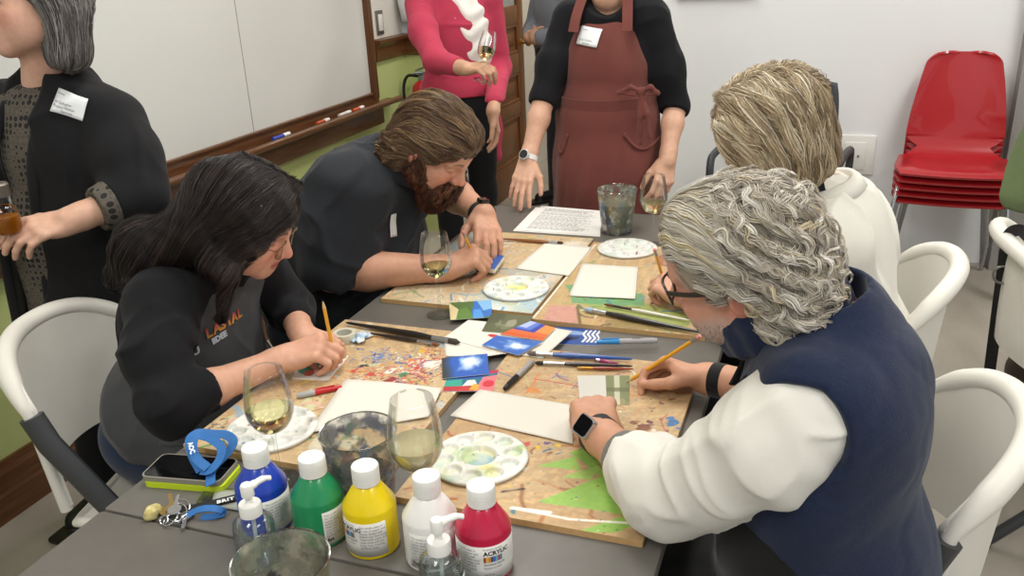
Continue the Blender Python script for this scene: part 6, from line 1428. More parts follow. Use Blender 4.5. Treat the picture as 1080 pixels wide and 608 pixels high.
# ------------------------------------------------------------------ blond woman, far right side
def blond_woman():
    t = thing('person', 'seated person with a blond bob in a white shirt, head bent over the table', 'person', (.06, 1.96, 0))
    tone = 'cf9e84'; H = Head(K(814, 139, 505), CW(-.85, .25, .45), CW(-.25, -.8, -.5), .93, 'd3a188'); S = Solid()
    nb = V3(-.015, 1.96, 1.06); H.add(S, neck=nb, nr=.052)
    S.ell((.10, 2.03, .58), (.11, .15, .12)).ell((.045, 2.01, .84), (.09, .13, .18)).cap((.01, 1.87, .99), (.0, 2.12, 1.0), .045)
    ls, le, lw_ = V3(.01, 1.84, .98), V3(-.13, 1.84, .80), W(724, 313, z=.79)
    S.cap(ls, le, .045, .038, .02); forearm(S, le, lw_, .040, .027)
    lk = W(693, 294, z=.812); h1 = Hand(lw_, lk-lw_, (-.1, -.35, .95), 1, [(.02, .75, .95, .4), (.0, .8, 1.0, .5), (-.02, .9, 1.1, .6), (-.05, 1.0, 1.1, .6)], [(.8, .3, -.5), (.95, .05, -.4), (.97, -.1, -.3)], .95); h1.add(S)
    rs, re, rw = V3(-.01, 2.14, .98), V3(-.07, 2.25, .80), W(745, 262, z=.79)
    S.cap(rs, re, .045, .038, .02); forearm(S, re, rw, .038, .026); h2 = Hand(rw, V3(-.9, -.1, -.02), (0, .3, .95), -1, [(.02, .6, .9, .4)]*4, [(.8, .3, -.5), (.95, .05, -.4), (.97, -.1, -.3)], .93); h2.add(S)
    legs(S, [(.1, 1.88, .53), (.1, 2.06, .53)], [(-.33, 1.86, .54), (-.33, 2.08, .54)], [(-.31, 1.86, .09), (-.31, 2.08, .09)], None, (.06, .045, .035))
    body_mesh(t, S, .0035, colour_body(H, [h1, h2], tone))
    q = Solid(); legs(q, [(.1, 1.88, .535), (.1, 2.06, .535)], [(-.33, 1.86, .545), (-.33, 2.08, .545)], [(-.31, 1.86, .11), (-.31, 2.08, .11)], None, (.088, .068, .058)); q.ell((.13, 1.97, .56), (.145, .19, .12), k=.05)
    solid_obj('trousers', q, .009, black_trousers, t); shoes(t, [(-.31, 1.86, .09), (-.31, 2.08, .09)], [(-.48, 1.86, 0), (-.48, 2.08, 0)])
    sm = cloth('cream_cotton_shirt', 'e0ddd2', .82, .05, 12, .25, 500, .1)
    q = Solid().ell((.045, 2.01, .85), (.130, .185, .22), k=.05).ell((.09, 2.03, .66), (.15, .195, .17), k=.05).cap((.020, 1.87, .995), (.01, 2.13, 1.0), .072, .070, .06).ell((.055, 2.0, .97), (.075, .14, .10), k=.05).cap(nb+[.03, 0, -.05], nb+[.0, 0, -.01], .09, .07, .05)
    q.chain([ls, ls+(le-ls)*.5+[.0, -.01, 0], le, le+(lw_-le)*.22], [.082, .075, .06, .052], .04); q.chain([rs, re, re+(rw-re)*.4], [.078, .058, .05], .04)
    q.disp = creases(.010, [(.4, .3, .8), (.9, -.2, .2)], 9, .9, 44, .004, 12); q.cutbox(le+(lw_-le)*.22, lw_-le)
    q.ell(nb+[-.01, 0, .055], (.058, .058, .075), k=.01, op=-1)
    sh = solid_obj('shirt', q, .0045, sm, t)
    collar(sh, nb+[.012, .0, -.012], unit(V3(-.30, -.05, .95)), .076, .036, sm, open_dir=V3(-1, .1, -.2), gap=.35, flare=.016, th=.004)
    MB().ribbon(bez([nb+[.02, -.085, .04], nb+[-.02, -.080, .022], nb+[-.07, -.06, -.02], nb+[-.11, -.03, -.09]], 8), V3(-.5, -.8, .4), .022, .003).build('lanyard_strap', mat('strap_dark_navy', '1c2030', .7), t, autos=40)
    # bob with blond streaks
    M = Solid().ell(H.p(-.018, 0, .042), V3(.112, .095, .094), H.R).ell(H.p(-.050, 0, -.030), (.064, .098, .090), H.R, .04).ell(H.p(.030, 0, .060), (.065, .076, .052), H.R, .03)
    for s_ in (-1, 1): M.cap(H.p(.028, s_*.074, .02), H.p(.035, s_*.088, -.105), .034, .030, .04); M.cap(H.p(-.025, s_*.080, -.01), H.p(-.010, s_*.088, -.115), .033, .030, .04)
    M.cap(H.p(-.072, -.03, -.055), H.p(-.068, .03, -.075), .038, .038, .04); M.cap(H.p(.070, .045, .04), H.p(.075, .060, -.10), .030, .026, .04); M.cap(H.p(.070, -.045, .04), H.p(.075, -.060, -.10), .030, .026, .04)
    M.ell(H.p(.10, 0, -.05), (.05, .032, .085), H.R, .02, -1)
    M.disp = lambda X: -.0026*np.sin((H.loc(X)[..., 0]*1.0+H.loc(X)[..., 1]*.9)*150+3.5*snoise(X, 9, 4))-.0025*snoise(X, 30, 7)
    M.cut(H.p(0, 0, -.132), -H.u-.25*H.f, .02)
    r = np.random.default_rng(35); V, Q = M.mesh(.0045); C = np.tile(np.array(lin('8f7d62')), (len(V), 1)); cols = pal(['b09c7e', '98846a', 'c4b394', 'dccfb2', '836f58', 'e8dec8'], [.26, .20, .22, .16, .09, .07], .06)
    def flow(P, tt, ph): L = H.loc(P); dn = np.clip(.05-L[:, 2], 0, .12)*9; s_ = np.tanh((L[:, 1]-.015)*60); return np.outer(-.45+.5*np.clip(dn, 0, 1)+.25*np.sin(ph), H.f)+np.outer(s_*(.9-.75*np.clip(dn, 0, 1)), H.l)+np.outer(-.30-1.0*np.clip(dn, 0, 1), H.u)
    keep = lambda X: ~((H.loc(X)[:, 0] > .085) & (H.loc(X)[:, 2] < .03)) & (H.loc(X)[:, 2] > -.115)
    g1 = strands(M, surf_points(M, 1300, r, keep), flow, 16, .010, .0007, (-.001, .005), cols, r, .25, (.25, .45, .15), kids=8, krad=.0042, conv=.4)
    top = np.array([H.p(r.uniform(-.08, .09), .015+r.normal()*.004, .135-abs(r.normal())*.004) for _ in range(200)]); g2 = strands(M, top, flow, 25, .010, .0007, (.0, .005), cols, r, .25, (.18, .45, .1), kids=8, krad=.005, conv=.3)
    V, F, C = join_geo((V, Q, C), g1, g2); mesh_obj('hair', V, F, hairm, t, True, cols=C)
    pencil(W(702, 303, z=.765), W(690, 263, z=.90), 'yellow pencil in the blond woman\'s hand, eraser end up')
blond_woman()
# ------------------------------------------------------------------ standing people
def stand_legs(t, hips, ank, trm, m_shoe=None, r=(.092, .066, .058), v=.009, low=.09, toe=None):
    q = Solid()
    for h, a in zip(hips, ank): kn = (V3(h)+V3(a))/2+V3(0, 0, .02); q.cap(h, kn, r[0], r[1], .03); q.cap(kn, V3(a)*[1, 1, 0]+[0, 0, low], r[1], r[2], .03)
    q.ell((V3(hips[0])+V3(hips[1]))/2+[0, 0, .04], (.17, .15, .15), k=.06); q.disp = folds(.004, 10, seed=12); solid_obj('trousers', q, v, trm, t)
    toe = V3(toe if toe is not None else (0, -.15, 0))
    shoes(t, ank, [V3(a)*[1, 1, 0]+toe for a in ank], m_shoe)
# woman with the grey bob, standing behind the seated woman's chair
def bob_woman():
    t = thing('person', 'standing person with a grey bob, black cardigan and patterned top', 'person', (-1.90, 1.75, 0))
    tone = 'd2a78f'; H = Head(K(39, 3, 440), CW(-.76, .15, -.64), CW(-.04, -.93, -.36), 1.06, 'd0a38c'); S = Solid()
    nb = V3(-1.845, 1.70, 1.325); H.add(S, neck=nb, nr=.056)
    cen = V3(-1.85, 1.70, 0); fw = unit(V3(.02, -1, 0)); sd = unit(V3(1, .02, 0))   # sd = her left
    P = lambda s_, f_, z: cen+sd*s_+fw*f_+[0, 0, z]
    R_ = np.stack([sd, fw, [0, 0, 1]], 1)
    S.ell(P(0, 0, .95), (.15, .11, .14), R_).ell(P(0, 0, 1.14), (.14, .10, .17), R_).cap(P(-.10, 0, 1.24), P(.10, 0, 1.24), .045)
    ls, le, lw_ = P(.165, 0, 1.215), K(145, 206, 430), K(76, 232, 450)
    S.cap(ls, le, .045, .040, .02); forearm(S, le, lw_, .041, .029)
    lk = K(32, 243, 462); h1 = Hand(lw_, lk-lw_, CW(.1, -.55, -.85), 1, [(.06, .35, .55, .3), (.0, .4, .6, .3), (-.04, .45, .65, .3), (-.08, .5, .7, .3)], [(.8, .5, -.2), (.92, .3, -.25), (.95, .2, -.25)], .95); h1.add(S)
    rs, re, rw = P(-.185, 0, 1.24), P(-.25, .05, .98), P(-.13, .22, .99); S.cap(rs, re, .045, .040, .02); forearm(S, re, rw, .038, .027); h2 = Hand(rw, sd*.9+fw*.3, fw, -1, [(.06, .4, .6, .3)]*4, [(.8, .5, -.2), (.92, .3, -.25), (.95, .2, -.25)], .95); h2.add(S)
    an = [(-2.03, 1.72, .08), (-1.86, 1.70, .08)]
    S.cap(P(-.08, 0, .9), V3(an[0])+[0, 0, .0], .07, .04); S.cap(P(.08, 0, .9), V3(an[1]), .07, .04)
    body_mesh(t, S, .0035, colour_body(H, [h1, h2], tone, brow='7a6d66', lips='a8605a')); H.eyes(t, '5a4636', (0, 0), .0763)
    stand_legs(t, [P(-.085, 0, .86), P(.085, 0, .86)], an, black_trousers, shoe_m, toe=fw*.15)
    # patterned top
    pt = bpy.data.materials.new('patterned_top'); pt.use_nodes = True; N = pt.node_tree.nodes; L = pt.node_tree.links; b = N['Principled BSDF']; b.inputs['Roughness'].default_value = .85
    tc = N.new('ShaderNodeTexCoord'); mp = N.new('ShaderNodeMapping'); mp.inputs['Scale'].default_value = (1, .6, 1); vo = N.new('ShaderNodeTexVoronoi'); vo.inputs['Scale'].default_value = 60; vo.inputs['Randomness'].default_value = .25; vo.feature = 'F1'
    L.new(tc.outputs['Object'], mp.inputs[0]); L.new(mp.outputs[0], vo.inputs['Vector']); rp = N.new('ShaderNodeValToRGB'); e = rp.color_ramp.elements; e[0].position = .38; e[0].color = (*lin('191817'), 1); e[1].position = .44; e[1].color = (*lin('5e574d'), 1)
    e2 = rp.color_ramp.elements.new(.75); e2.color = (*lin('4a443c'), 1); L.new(vo.outputs['Distance'], rp.inputs[0]); L.new(rp.outputs[0], b.inputs['Base Color'])
    q = Solid().ell(P(0, .01, 1.13), (.155, .125, .20), R_, .04).ell(P(0, .01, .92), (.165, .135, .18), R_, .05).cap(P(-.09, .02, 1.26), P(.08, .02, 1.26), .055, .055, .05); q.ell(nb+fw*.05+[0, 0, .10], (.084, .084, .055), k=.01, op=-1); q.cap(P(-.03, .02, .95), P(-.03, .02, .70), .135, .14, .05); q.cut(P(0, 0, .66), (0, 0, -1), .006)
    q.disp = folds(.002, 12, seed=3); solid_obj('patterned_top', q, .004, pt, t)
    # open black cardigan with turned-back patterned cuffs
    car = cloth('black_cardigan', '1b1b1d', .85, .15, 14, .35, 380, .06)
    q = Solid().ell(P(.02, -.005, 1.13), (.190, .150, .22), R_, .05).ell(P(.03, 0, .90), (.205, .160, .22), R_, .06).ell(P(.02, 0, .74), (.20, .165, .15), R_, .06).cap(P(-.07, -.005, 1.28), P(-.16, -.005, 1.235), .062, .06, .05).cap(P(.07, -.005, 1.28), P(.15, -.005, 1.235), .062, .06, .05).cap(nb-fw*.02+[0, 0, -.05], nb-fw*.025+[0, 0, -.01], .088, .075, .05)
    q.chain([ls+[0, 0, .01], ls+(le-ls)*.5+sd*.015, le+sd*.01], [.074, .070, .062], .05); q.chain([le, le+(lw_-le)*.42], [.062, .055], .04); q.chain([rs, re, re+(rw-re)*.5], [.078, .062, .054], .05)
    q.disp = creases(.011, [sd*.8+V3(0, 0, .3), sd*.3+V3(0, 0, .9)], 8, .9, 61, .004, 9); q.cutbox(le+(lw_-le)*.42, lw_-le)
    q.cap(P(-.15, .02, .98), P(-.17, .02, .68), .075, .08, .05); q.box(P(-.045, .20, 1.04), (.062, .17, .60), R_ @ np.array([[.995, 0, .10], [0, 1, 0], [-.10, 0, .995]]), .03, .015, -1); q.cut(P(0, 0, .63), (0, 0, -1), .006); q.ell(nb+fw*.03+[0, 0, .06], (.068, .07, .075), k=.01, op=-1)
    ca = solid_obj('cardigan', q, .0045, car, t); CAR = q
    for s_, x in ((1, .018), (-1, -.108)):
        pts = [nb+sd*(.062*s_-.0)+fw*(-.01)+[0, 0, .01], P(x+.035, .085, 1.27), P(x+.012, .135, 1.15), P(x-.004, .148, 1.0), P(x-.02, .152, .85), P(x-.036, .150, .68)]; pts = bez(pts, 8)
        for _ in range(4): pts = pts-fw*(CAR.eval(pts)-.004)[:, None]*.0
        MB().tube(pts, .016, 10, flat=.55, up=fw).build('cardigan_edge', car, ca, autos=None)
    c1 = le+(lw_-le)*.40; c2 = le+(lw_-le)*.64; q = Solid().cap(c1, c2, .060, .054, .01); q.disp = folds(.0025, 26, seed=4); q.cut(c2, lw_-le, .004).cut(c1, le-lw_, .004); solid_obj('turned_cuff', q, .0035, pt, ca)
    name_tag(t, CAR, K(60, 116, 455)+fw*.0, .078, .052, unit(CW(.26, -.96, 0)), [('Library', .0065, -.47, .30), ('ue Gallagher', .0085, -.46, -.06), ('Project Human', .0085, -.46, -.24), ('Services', .0085, -.2, -.42)], .005, nh=fw*.85+sd*.35)
    # amber drink held at the front
    gl = thing('drink_glass', 'small amber drink glass in the hand of the person with the grey bob', 'glass', K(10, 246, 466)); b0 = K(10, 246, 466)
    MB().lathe([(0, 0), (.024, 0), (.030, .012), (.031, .045), (.026, .058), (.020, .064), (.020, .085), (.022, .088), (.022, .11), (0, .112)], b0, 28).build('tumbler', thin_glass('drink_glass_clear', 'ffffff'), gl)
    MB().lathe([(0, .002), (.022, .002), (.029, .012), (.030, .04), (0, .041)], b0, 28).build('amber_liquid', mat('amber_liquid', 'b5711c', .1, trans=.5, ior=1.25), gl)
    MB().lathe([(0, .086), (.0235, .086), (.0235, .112), (.020, .116), (0, .116)], b0, 24).build('cap', mat('dark_metal_cap', '6d645a', .4, .5), gl)
    MB().tube([h1.kn[6][0]+0*V3(0, 0, 0)]*1+[h1.kn[6][0]+V3(.001, 0, 0)], .001, 5).build('ring', silver, t) if False else None
    M = Solid().ell(H.p(-.020, 0, .040), V3(.104, .088, .090), H.R).ell(H.p(-.040, 0, -.03), (.060, .092, .092), H.R, .04).ell(H.p(.024, 0, .070), (.056, .068, .042), H.R, .03)
    for s_ in (-1, 1): M.cap(H.p(-.020, s_*.078, .02), H.p(-.030, s_*.084, -.10), .024, .028, .04); M.cap(H.p(-.042, s_*.078, -.01), H.p(-.034, s_*.084, -.11), .032, .033, .04)
    M.cap(H.p(-.056, -.03, -.05), H.p(-.050, .03, -.10), .044, .044, .04); M.ell(H.p(.078, 0, -.045), (.090, .095, .115), H.R, .015, -1)
    M.disp = lambda X: -.0022*np.sin((H.loc(X)[..., 0]+H.loc(X)[..., 1]*.9)*170+3*snoise(X, 8, 4))-.0015*snoise(X, 30, 7); M.cut(H.p(0, 0, -.138), -H.u, .02)
    r = np.random.default_rng(45); V, Q = M.mesh(.0045); C = np.tile(np.array(lin('5e5a57')), (len(V), 1)); cols = pal(['77726e', '645f5c', '8f8a85', '4e4a48', 'a7a29d', '3f3b3a'], [.26, .24, .18, .16, .08, .08], .06)
    def flow(P_, tt, ph): L = H.loc(P_); dn = np.clip(.06-L[:, 2], 0, .12)*9; return np.outer(-.3+.3*np.clip(dn, 0, 1)+.1*np.sin(ph), H.f)+np.outer(np.tanh(L[:, 1]*60)*(.9-.8*np.clip(dn, 0, 1)), H.l)+np.outer(-.3-1.0*np.clip(dn, 0, 1), H.u)
    keep = lambda X: ~((H.loc(X)[:, 0] > .025) & (H.loc(X)[:, 2] < .055)) & (H.loc(X)[:, 2] > -.11)
    g1 = strands(M, surf_points(M, 1300, r, keep), flow, 16, .010, .0006, (-.001, .003), cols, r, .25, (.1, .45, .05), kids=8, krad=.0042, conv=.3)
    V, F, C = join_geo((V, Q, C), g1); mesh_obj('hair', V, F, hairm, t, True, cols=C)
bob_woman()

# woman in the maroon apron at the far end of the table
def apron_woman():
    t = thing('person', 'standing woman in a maroon apron and black top at the far table end', 'person', (-.75, 3.06, 0))
    tone = 'd3a68c'; H = Head((-.735, 2.98, 1.665), (.15, -.93, -.33), (.05, -.3, .95), 1.0, 'd5a890'); S = Solid()
    nb = V3(-.735, 3.03, 1.43); H.add(S, neck=nb, nr=.054)
    S.ell((-.745, 3.07, .95), (.16, .12, .15)).ell((-.74, 3.06, 1.20), (.14, .10, .19)).cap((-.85, 3.05, 1.35), (-.62, 3.05, 1.35), .05)
    rs, re, rw = V3(-.885, 3.05, 1.345), K(574, 104, 301)+[0, 0, 0], K(557, 168, 303)
    S.cap(rs, re, .046, .040, .02); forearm(S, re, rw, .037, .026)
    h1 = Hand(rw, K(552, 188, 305)-rw, CW(-.3, -.25, -.9), -1, [(.12, .12, .2, .12), (.03, .08, .15, .1), (-.05, .12, .2, .1), (-.14, .2, .25, .1)], [(.75, .55, -.25), (.9, .3, -.25), (.95, .15, -.25)], .98); h1.add(S)
    ls, le, lw_ = V3(-.590, 3.05, 1.345), K(712, 112, 301), K(704, 168, 305)
    S.cap(ls, le, .046, .040, .02); forearm(S, le, lw_, .037, .026)
    h2 = Hand(lw_, K(699, 196, 306)-lw_, CW(.4, -.2, -.85), 1, [(.05, .4, .5, .3), (.0, .45, .55, .3), (-.04, .5, .6, .3), (-.08, .55, .6, .3)], [(.8, .45, -.3), (.92, .25, -.3), (.95, .15, -.3)], .98); h2.add(S)
    an = [(-.86, 3.10, .08), (-.66, 3.10, .08)]
    S.cap((-.83, 3.07, .9), an[0], .075, .04); S.cap((-.66, 3.07, .9), an[1], .075, .04)
    body_mesh(t, S, .0035, colour_body(H, [h1, h2], tone, brow='5a4438', lips='b0635c'))
    q = Solid().ell(H.p(-.03, 0, .035), V3(.104, .090, .096), H.R).ell(H.p(-.07, 0, -.04), (.05, .075, .07), H.R, .04); q.disp = folds(.003, 40, seed=5); solid_obj('hair', q, .006, mat('brown_hair', '4a3527', .5, noise=.3, nscale=60, bump=.5, bscale=90), t)
    stand_legs(t, [(-.845, 3.075, .86), (-.655, 3.075, .86)], an, cloth('faded_jeans', '4d5f7d', bs=700), mat('brown_shoe', '3a2a20', .5), (.100, .074, .062))
    q = Solid().ell((-.74, 3.06, 1.20), (.165, .125, .23), k=.05).ell((-.745, 3.07, .97), (.17, .135, .15), k=.05).cap((-.86, 3.05, 1.365), (-.615, 3.05, 1.365), .058, .058, .05).cap(nb+[0, .01, -.06], nb+[0, .012, -.02], .085, .07, .04)
    q.chain([rs, rs+(re-rs)*.55+[-.006, 0, 0], re+(re-rs)*.0], [.060, .055, .049], .04); q.cap(re, re+(rw-re)*.12, .049, .046, .02); q.chain([ls, ls+(le-ls)*.55+[.006, 0, 0], le], [.060, .055, .049], .04); q.cap(le, le+(lw_-le)*.12, .049, .046, .02)
    q.disp = creases(.008, [(.3, .2, .9), (.9, .2, .3)], 11, .9, 71, .003, 12); q.cutbox(re+(rw-re)*.11, rw-re).cutbox(le+(lw_-le)*.11, lw_-le); q.ell(nb+[.0, -.06, .03], (.085, .09, .098), k=.01, op=-1)
    solid_obj('black_top', q, .0045, black_cloth, t)
    mar = cloth('maroon_apron', '6f3e37', .85, .14, 9, .4, 500, .12)
    A = Solid().ell((-.74, 3.035, 1.19), (.155, .135, .20), k=.05).ell((-.745, 3.045, 1.03), (.172, .150, .13), k=.05).chain([(-.745, 3.06, .99), (-.745, 3.06, .85), (-.745, 3.055, .58)], [.175, .19, .215], .06)
    A.cut((0, 0, .60), (0, 0, -1), .006); A.cut((0, 3.115, 0), (.05, 1, 0), .006); A.ell((-.945, 3.0, 1.33), (.085, .2, .14), k=.02, op=-1); A.ell((-.535, 3.0, 1.33), (.085, .2, .14), k=.02, op=-1); A.ell((-.735, 2.95, 1.43), (.085, .12, .085), k=.015, op=-1)
    A.disp = lambda X: -.0075*np.maximum(0, np.sin(X[..., 0]*62+2*np.sin(X[..., 2]*4)))*np.clip((1.02-X[..., 2])/.25, 0, 1)-.003*snoise(X*[1, 1, .4], 14, 3)
    ap = solid_obj('apron', A, .0045, mar, t)
    for s_ in (-1, 1): MB().ribbon(bez([(-.735+s_*.092, 2.905, 1.32), (-.735+s_*.086, 2.935, 1.375), (-.735+s_*.075, 2.985, 1.43), (-.735+s_*.062, 3.06, 1.455)], 8), V3(0, -.75, .6), .034, .004).build('apron_strap', mar, ap, autos=40)
    ring = []
    for a in np.linspace(-.1, np.pi+.1, 30):
        p = V3(-.745+.30*math.cos(a), 3.06-.30*math.sin(a), 1.085-.01*math.sin(a)); d = unit(V3(-.745, 3.06, 1.085)-p)
        for _ in range(8): p = p+d*(A.eval(p[None])[0]-.003)*.8
        ring.append(p)
    ring = np.array(ring); MB().ribbon(ring, ring-V3(-.745, 3.06, 1.085), .036, .005).build('waist_tie', mar, ap, autos=40)
    kx = W(676, 97, y=2.885); q = Solid().ell(kx, (.015, .012, .016), k=.01)
    for s_, L_ in ((-1, .075), (1, .055)): q.chain([kx, kx+V3(s_*.032, -.004, .016), kx+V3(s_*L_, .004, -.004), kx+V3(s_*.02, -.006, -.010)], [.006, .0085, .007, .006], .008)
    q.chain([kx, kx+V3(.0, -.012, -.08), kx+V3(.004, -.014, -.17)], [.007, .0095, .008], .008).chain([kx, kx+V3(.022, -.010, -.07), kx+V3(.034, -.012, -.15)], [.007, .009, .008], .008); q.disp = folds(.0015, 40, seed=2); solid_obj('tie_bow', q, .0045, mar, ap)
    def pocket(px0, px1, py0, py1):
        pts = []
        for a in np.linspace(0, 1, 16):
            p = W(px0+(px1-px0)*a, py0+(py1-py0)*a+14*math.sin(a*math.pi), y=2.87); d = V3(0, 1, 0)
            for _ in range(10): p = p+d*(A.eval(p[None])[0]-.003)*.8
            pts.append(p)
        return MB().tube(np.array(pts), .0055, 8).build('pocket_edge', mar, ap, autos=None)
    pocket(656, 690, 143, 152); pocket(584, 596, 155, 143)
    name_tag(t, A, W(615, 38.5, y=2.89), .082, .060, (.12, -.1, 1), [('Library', .007, -.36, .3), ('Events', .005, -.3, .16), ('Kate Winters', .0085, -.38, -.1), ('Project Human', .0085, -.4, -.25), ('Services', .0085, -.2, -.4)], .005, nh=(-.25, -.95, .1)) if False else name_tag(t, A, W(615, 38.5, y=2.89), .082, .060, (.12, -.1, 1), [('Library', .007, -.36, .3), ('Project Human', .0085, -.4, -.25), ('Services', .0085, -.2, -.42)], .005, nh=(-.25, -.95, .1))
    wv = unit(rw-re); watch(t, rw-wv*.005, wv, CW(-.45, -.1, -.85), .031, 'dcdad6', '26323a', .0185, square=False, casecol='c7c9cb', rt=(.033, .031))
apron_woman()

# woman in the pink jacket further back
def pink_woman():
    t = thing('person', 'standing woman in a bright pink jacket holding a wine glass by the door', 'person', (-1.70, 3.85, 0))
    cen = V3(-1.635, 3.80, 0); fw = unit(V3(.62, -.78, 0)); sd = unit(V3(.78, .62, 0)); R_ = np.stack([sd, fw, [0, 0, 1]], 1); P = lambda s_, f_, z: cen+sd*s_+fw*f_+[0, 0, z]
    tone = 'c99c80'; H = Head(P(0, .03, 1.65), unit(fw+[0, 0, -.1]), (0, 0, 1), 1.0, tone); S = Solid(); nb = P(0, 0, 1.46); H.add(S, neck=nb, nr=.052)
    S.ell(P(0, 0, .95), (.14, .11, .15), R_).ell(P(0, 0, 1.20), (.13, .10, .19), R_).cap(P(-.13, 0, 1.38), P(.13, 0, 1.38), .045)
    rs, re, rw = P(-.165, 0, 1.37), K(460, 64, 252), K(489, 72, 262); S.cap(rs, re, .043, .038, .02); forearm(S, re, rw, .038, .026)
    h1 = Hand(rw, K(505, 71, 264)-rw, CW(-.1, -.75, -.6), -1, [(.03, .6, .8, .4), (.0, .65, .85, .4), (-.03, .7, .9, .4), (-.06, .75, .9, .4)], [(.8, .45, -.35), (.9, .3, -.35), (.92, .2, -.35)], .95); h1.add(S)
    ls, le, lw_ = P(.165, 0, 1.37), P(.20, -.0, 1.06), K(520, 118, 244); S.cap(ls, le, .043, .038, .02); forearm(S, le, lw_, .037, .026); h2 = Hand(lw_, V3(.1, .0, -1), sd, 1, [(.05, .3, .4, .2)]*4, [(.8, .45, -.35), (.9, .3, -.35), (.92, .2, -.35)], .95); h2.add(S)
    an = [P(-.09, 0, .08), P(.09, 0, .08)]; S.cap(P(-.08, 0, .9), an[0], .07, .04); S.cap(P(.08, 0, .9), an[1], .07, .04)
    body_mesh(t, S, .0045, colour_body(H, [h1, h2], tone))
    q = Solid().ell(H.p(-.03, 0, .035), V3(.104, .092, .096), H.R).ell(H.p(-.05, 0, -.05), (.06, .09, .09), H.R, .04); q.disp = folds(.003, 40, seed=5); solid_obj('hair', q, .008, mat('brown_hair'), t)
    stand_legs(t, [P(-.085, 0, .86), P(.085, 0, .86)], an, black_trousers, shoe_m, toe=fw*.15)
    pk = cloth('pink_wool_jacket', 'b83d55', .85, .08, 12, .3, 420, .05)
    q = Solid().ell(P(0, -.005, 1.20), (.165, .135, .24), R_, .05).ell(P(0, 0, .98), (.185, .150, .16), R_, .05).ell(P(0, .0, .88), (.195, .155, .09), R_, .05).cap(P(-.15, 0, 1.39), P(.15, 0, 1.39), .056, .056, .05)
    q.chain([rs, rs+(re-rs)*.5-sd*.015, re], [.064, .058, .050], .04); q.chain([re, re+(rw-re)*.86], [.050, .038], .03); q.chain([ls, le, le+(lw_-le)*.8], [.064, .050, .043], .04)
    q.disp = creases(.008, [(.3, .2, .9), (.8, .5, .2)], 11, .9, 81, .003, 12); q.cutbox(re+(rw-re)*.84, rw-re); q.cut(P(0, 0, .965), (0, 0, -1), .006); q.box(P(.055, .2, 1.36), (.014, .16, .22), R_, .02, .01, -1)
    ja = solid_obj('jacket', q, .005, pk, t)
    # long tail of the jacket hanging at her side
    q = Solid().chain([P(.12, -.02, 1.0), P(.14, -.03, .80), P(.15, -.03, .66)], [.06, .06, .05], .04); q.disp = folds(.004, 22, seed=7); q.cut(P(0, 0, .62), (0, 0, -1), .005); solid_obj('jacket_tail', q, .006, pk, ja)
    wht = cloth('white_ruffled_blouse', 'e6e2da', .8, .04, 20, .3, 300, .1)
    q = Solid().ell(P(.02, .0, 1.20), (.145, .130, .26), R_, .04); q.disp = lambda X: -.004*np.sin(X[..., 2]*75+3*np.sin(X[..., 0]*40))-.003*snoise(X, 40, 3); q.cut(P(0, 0, .88), (0, 0, -1), .005); solid_obj('blouse', q, .005, wht, t)
    gb = K(507, 85, 266); tl = frame_from(CW(.17, -.97, .1)); wine_glass(gb, .200, .036, .028, .085, .13, 'wine glass held by the woman in the pink jacket', tilt=tl, basr=.032)
    return t
pink_woman()
# person in the grey jacket beyond the door
def grey_jacket():
    t = thing('person', 'standing person in a grey jacket and dark trousers, half hidden beyond the door', 'person', (-1.68, 5.5, 0))
    cen = V3(-1.60, 5.35, 0); fw = unit(V3(-.7, -.7, 0)); sd = unit(V3(.7, -.7, 0)); R_ = np.stack([sd, fw, [0, 0, 1]], 1); P = lambda s_, f_, z: cen+sd*s_+fw*f_+[0, 0, z]
    H = Head(P(0, .03, 1.66), fw, (0, 0, 1), 1.0, 'c99c80'); S = Solid(); nb = P(0, 0, 1.47); H.add(S, neck=nb)
    S.ell(P(0, 0, 1.0), (.15, .11, .15), R_).ell(P(0, 0, 1.25), (.14, .10, .18), R_)
    ar = []
    hs = []
    for s_ in (-1, 1):
        sh, el, wr = P(s_*.19, 0, 1.38), P(s_*.23, .06, 1.10), P(s_*.05, .20, 1.08); S.cap(sh, el, .045, .04, .02); forearm(S, el, wr, .04, .028); h = Hand(wr, -sd*s_, fw, s_, [(.03, .4, .5, .3)]*4, [(.8, .45, -.35), (.9, .3, -.35), (.92, .2, -.35)], 1.0); h.add(S); hs.append(h); ar.append((sh, el, wr))
    an = [P(-.10, 0, .08), P(.10, 0, .08)]; S.cap(P(-.08, 0, .95), an[0], .075, .04); S.cap(P(.08, 0, .95), an[1], .075, .04)
    body_mesh(t, S, .006, colour_body(H, hs, 'c99c80'))
    q = Solid().ell(H.p(-.02, 0, .035), V3(.104, .086, .092), H.R); q.disp = folds(.003, 40, seed=5); solid_obj('hair', q, .008, mat('brown_hair'), t)
    stand_legs(t, [P(-.09, 0, .92), P(.09, 0, .92)], an, cloth('charcoal_trousers', '26282c'), shoe_m, toe=fw*.16)
    gj = cloth('grey_jacket_cloth', '7d828d', .85, .08, 14, .3, 300, .15); q = Solid().ell(P(0, 0, 1.25), (.19, .145, .24), R_, .05).ell(P(0, 0, .98), (.195, .15, .22), R_, .05).cap(P(-.17, 0, 1.41), P(.17, 0, 1.41), .06, .06, .05)
    for sh, el, wr in ar: q.chain([sh, el, el+(wr-el)*.85], [.078, .064, .048], .04)
    q.disp = creases(.009, [(.3, .2, .9), (.8, .4, .2)], 9, .9, 91, .003, 12); q.cut(P(0, 0, .80), (0, 0, -1), .005); q.ell(nb+[0, 0, .06], (.06, .06, .08), k=.01, op=-1); solid_obj('jacket', q, .007, gj, t)
grey_jacket()
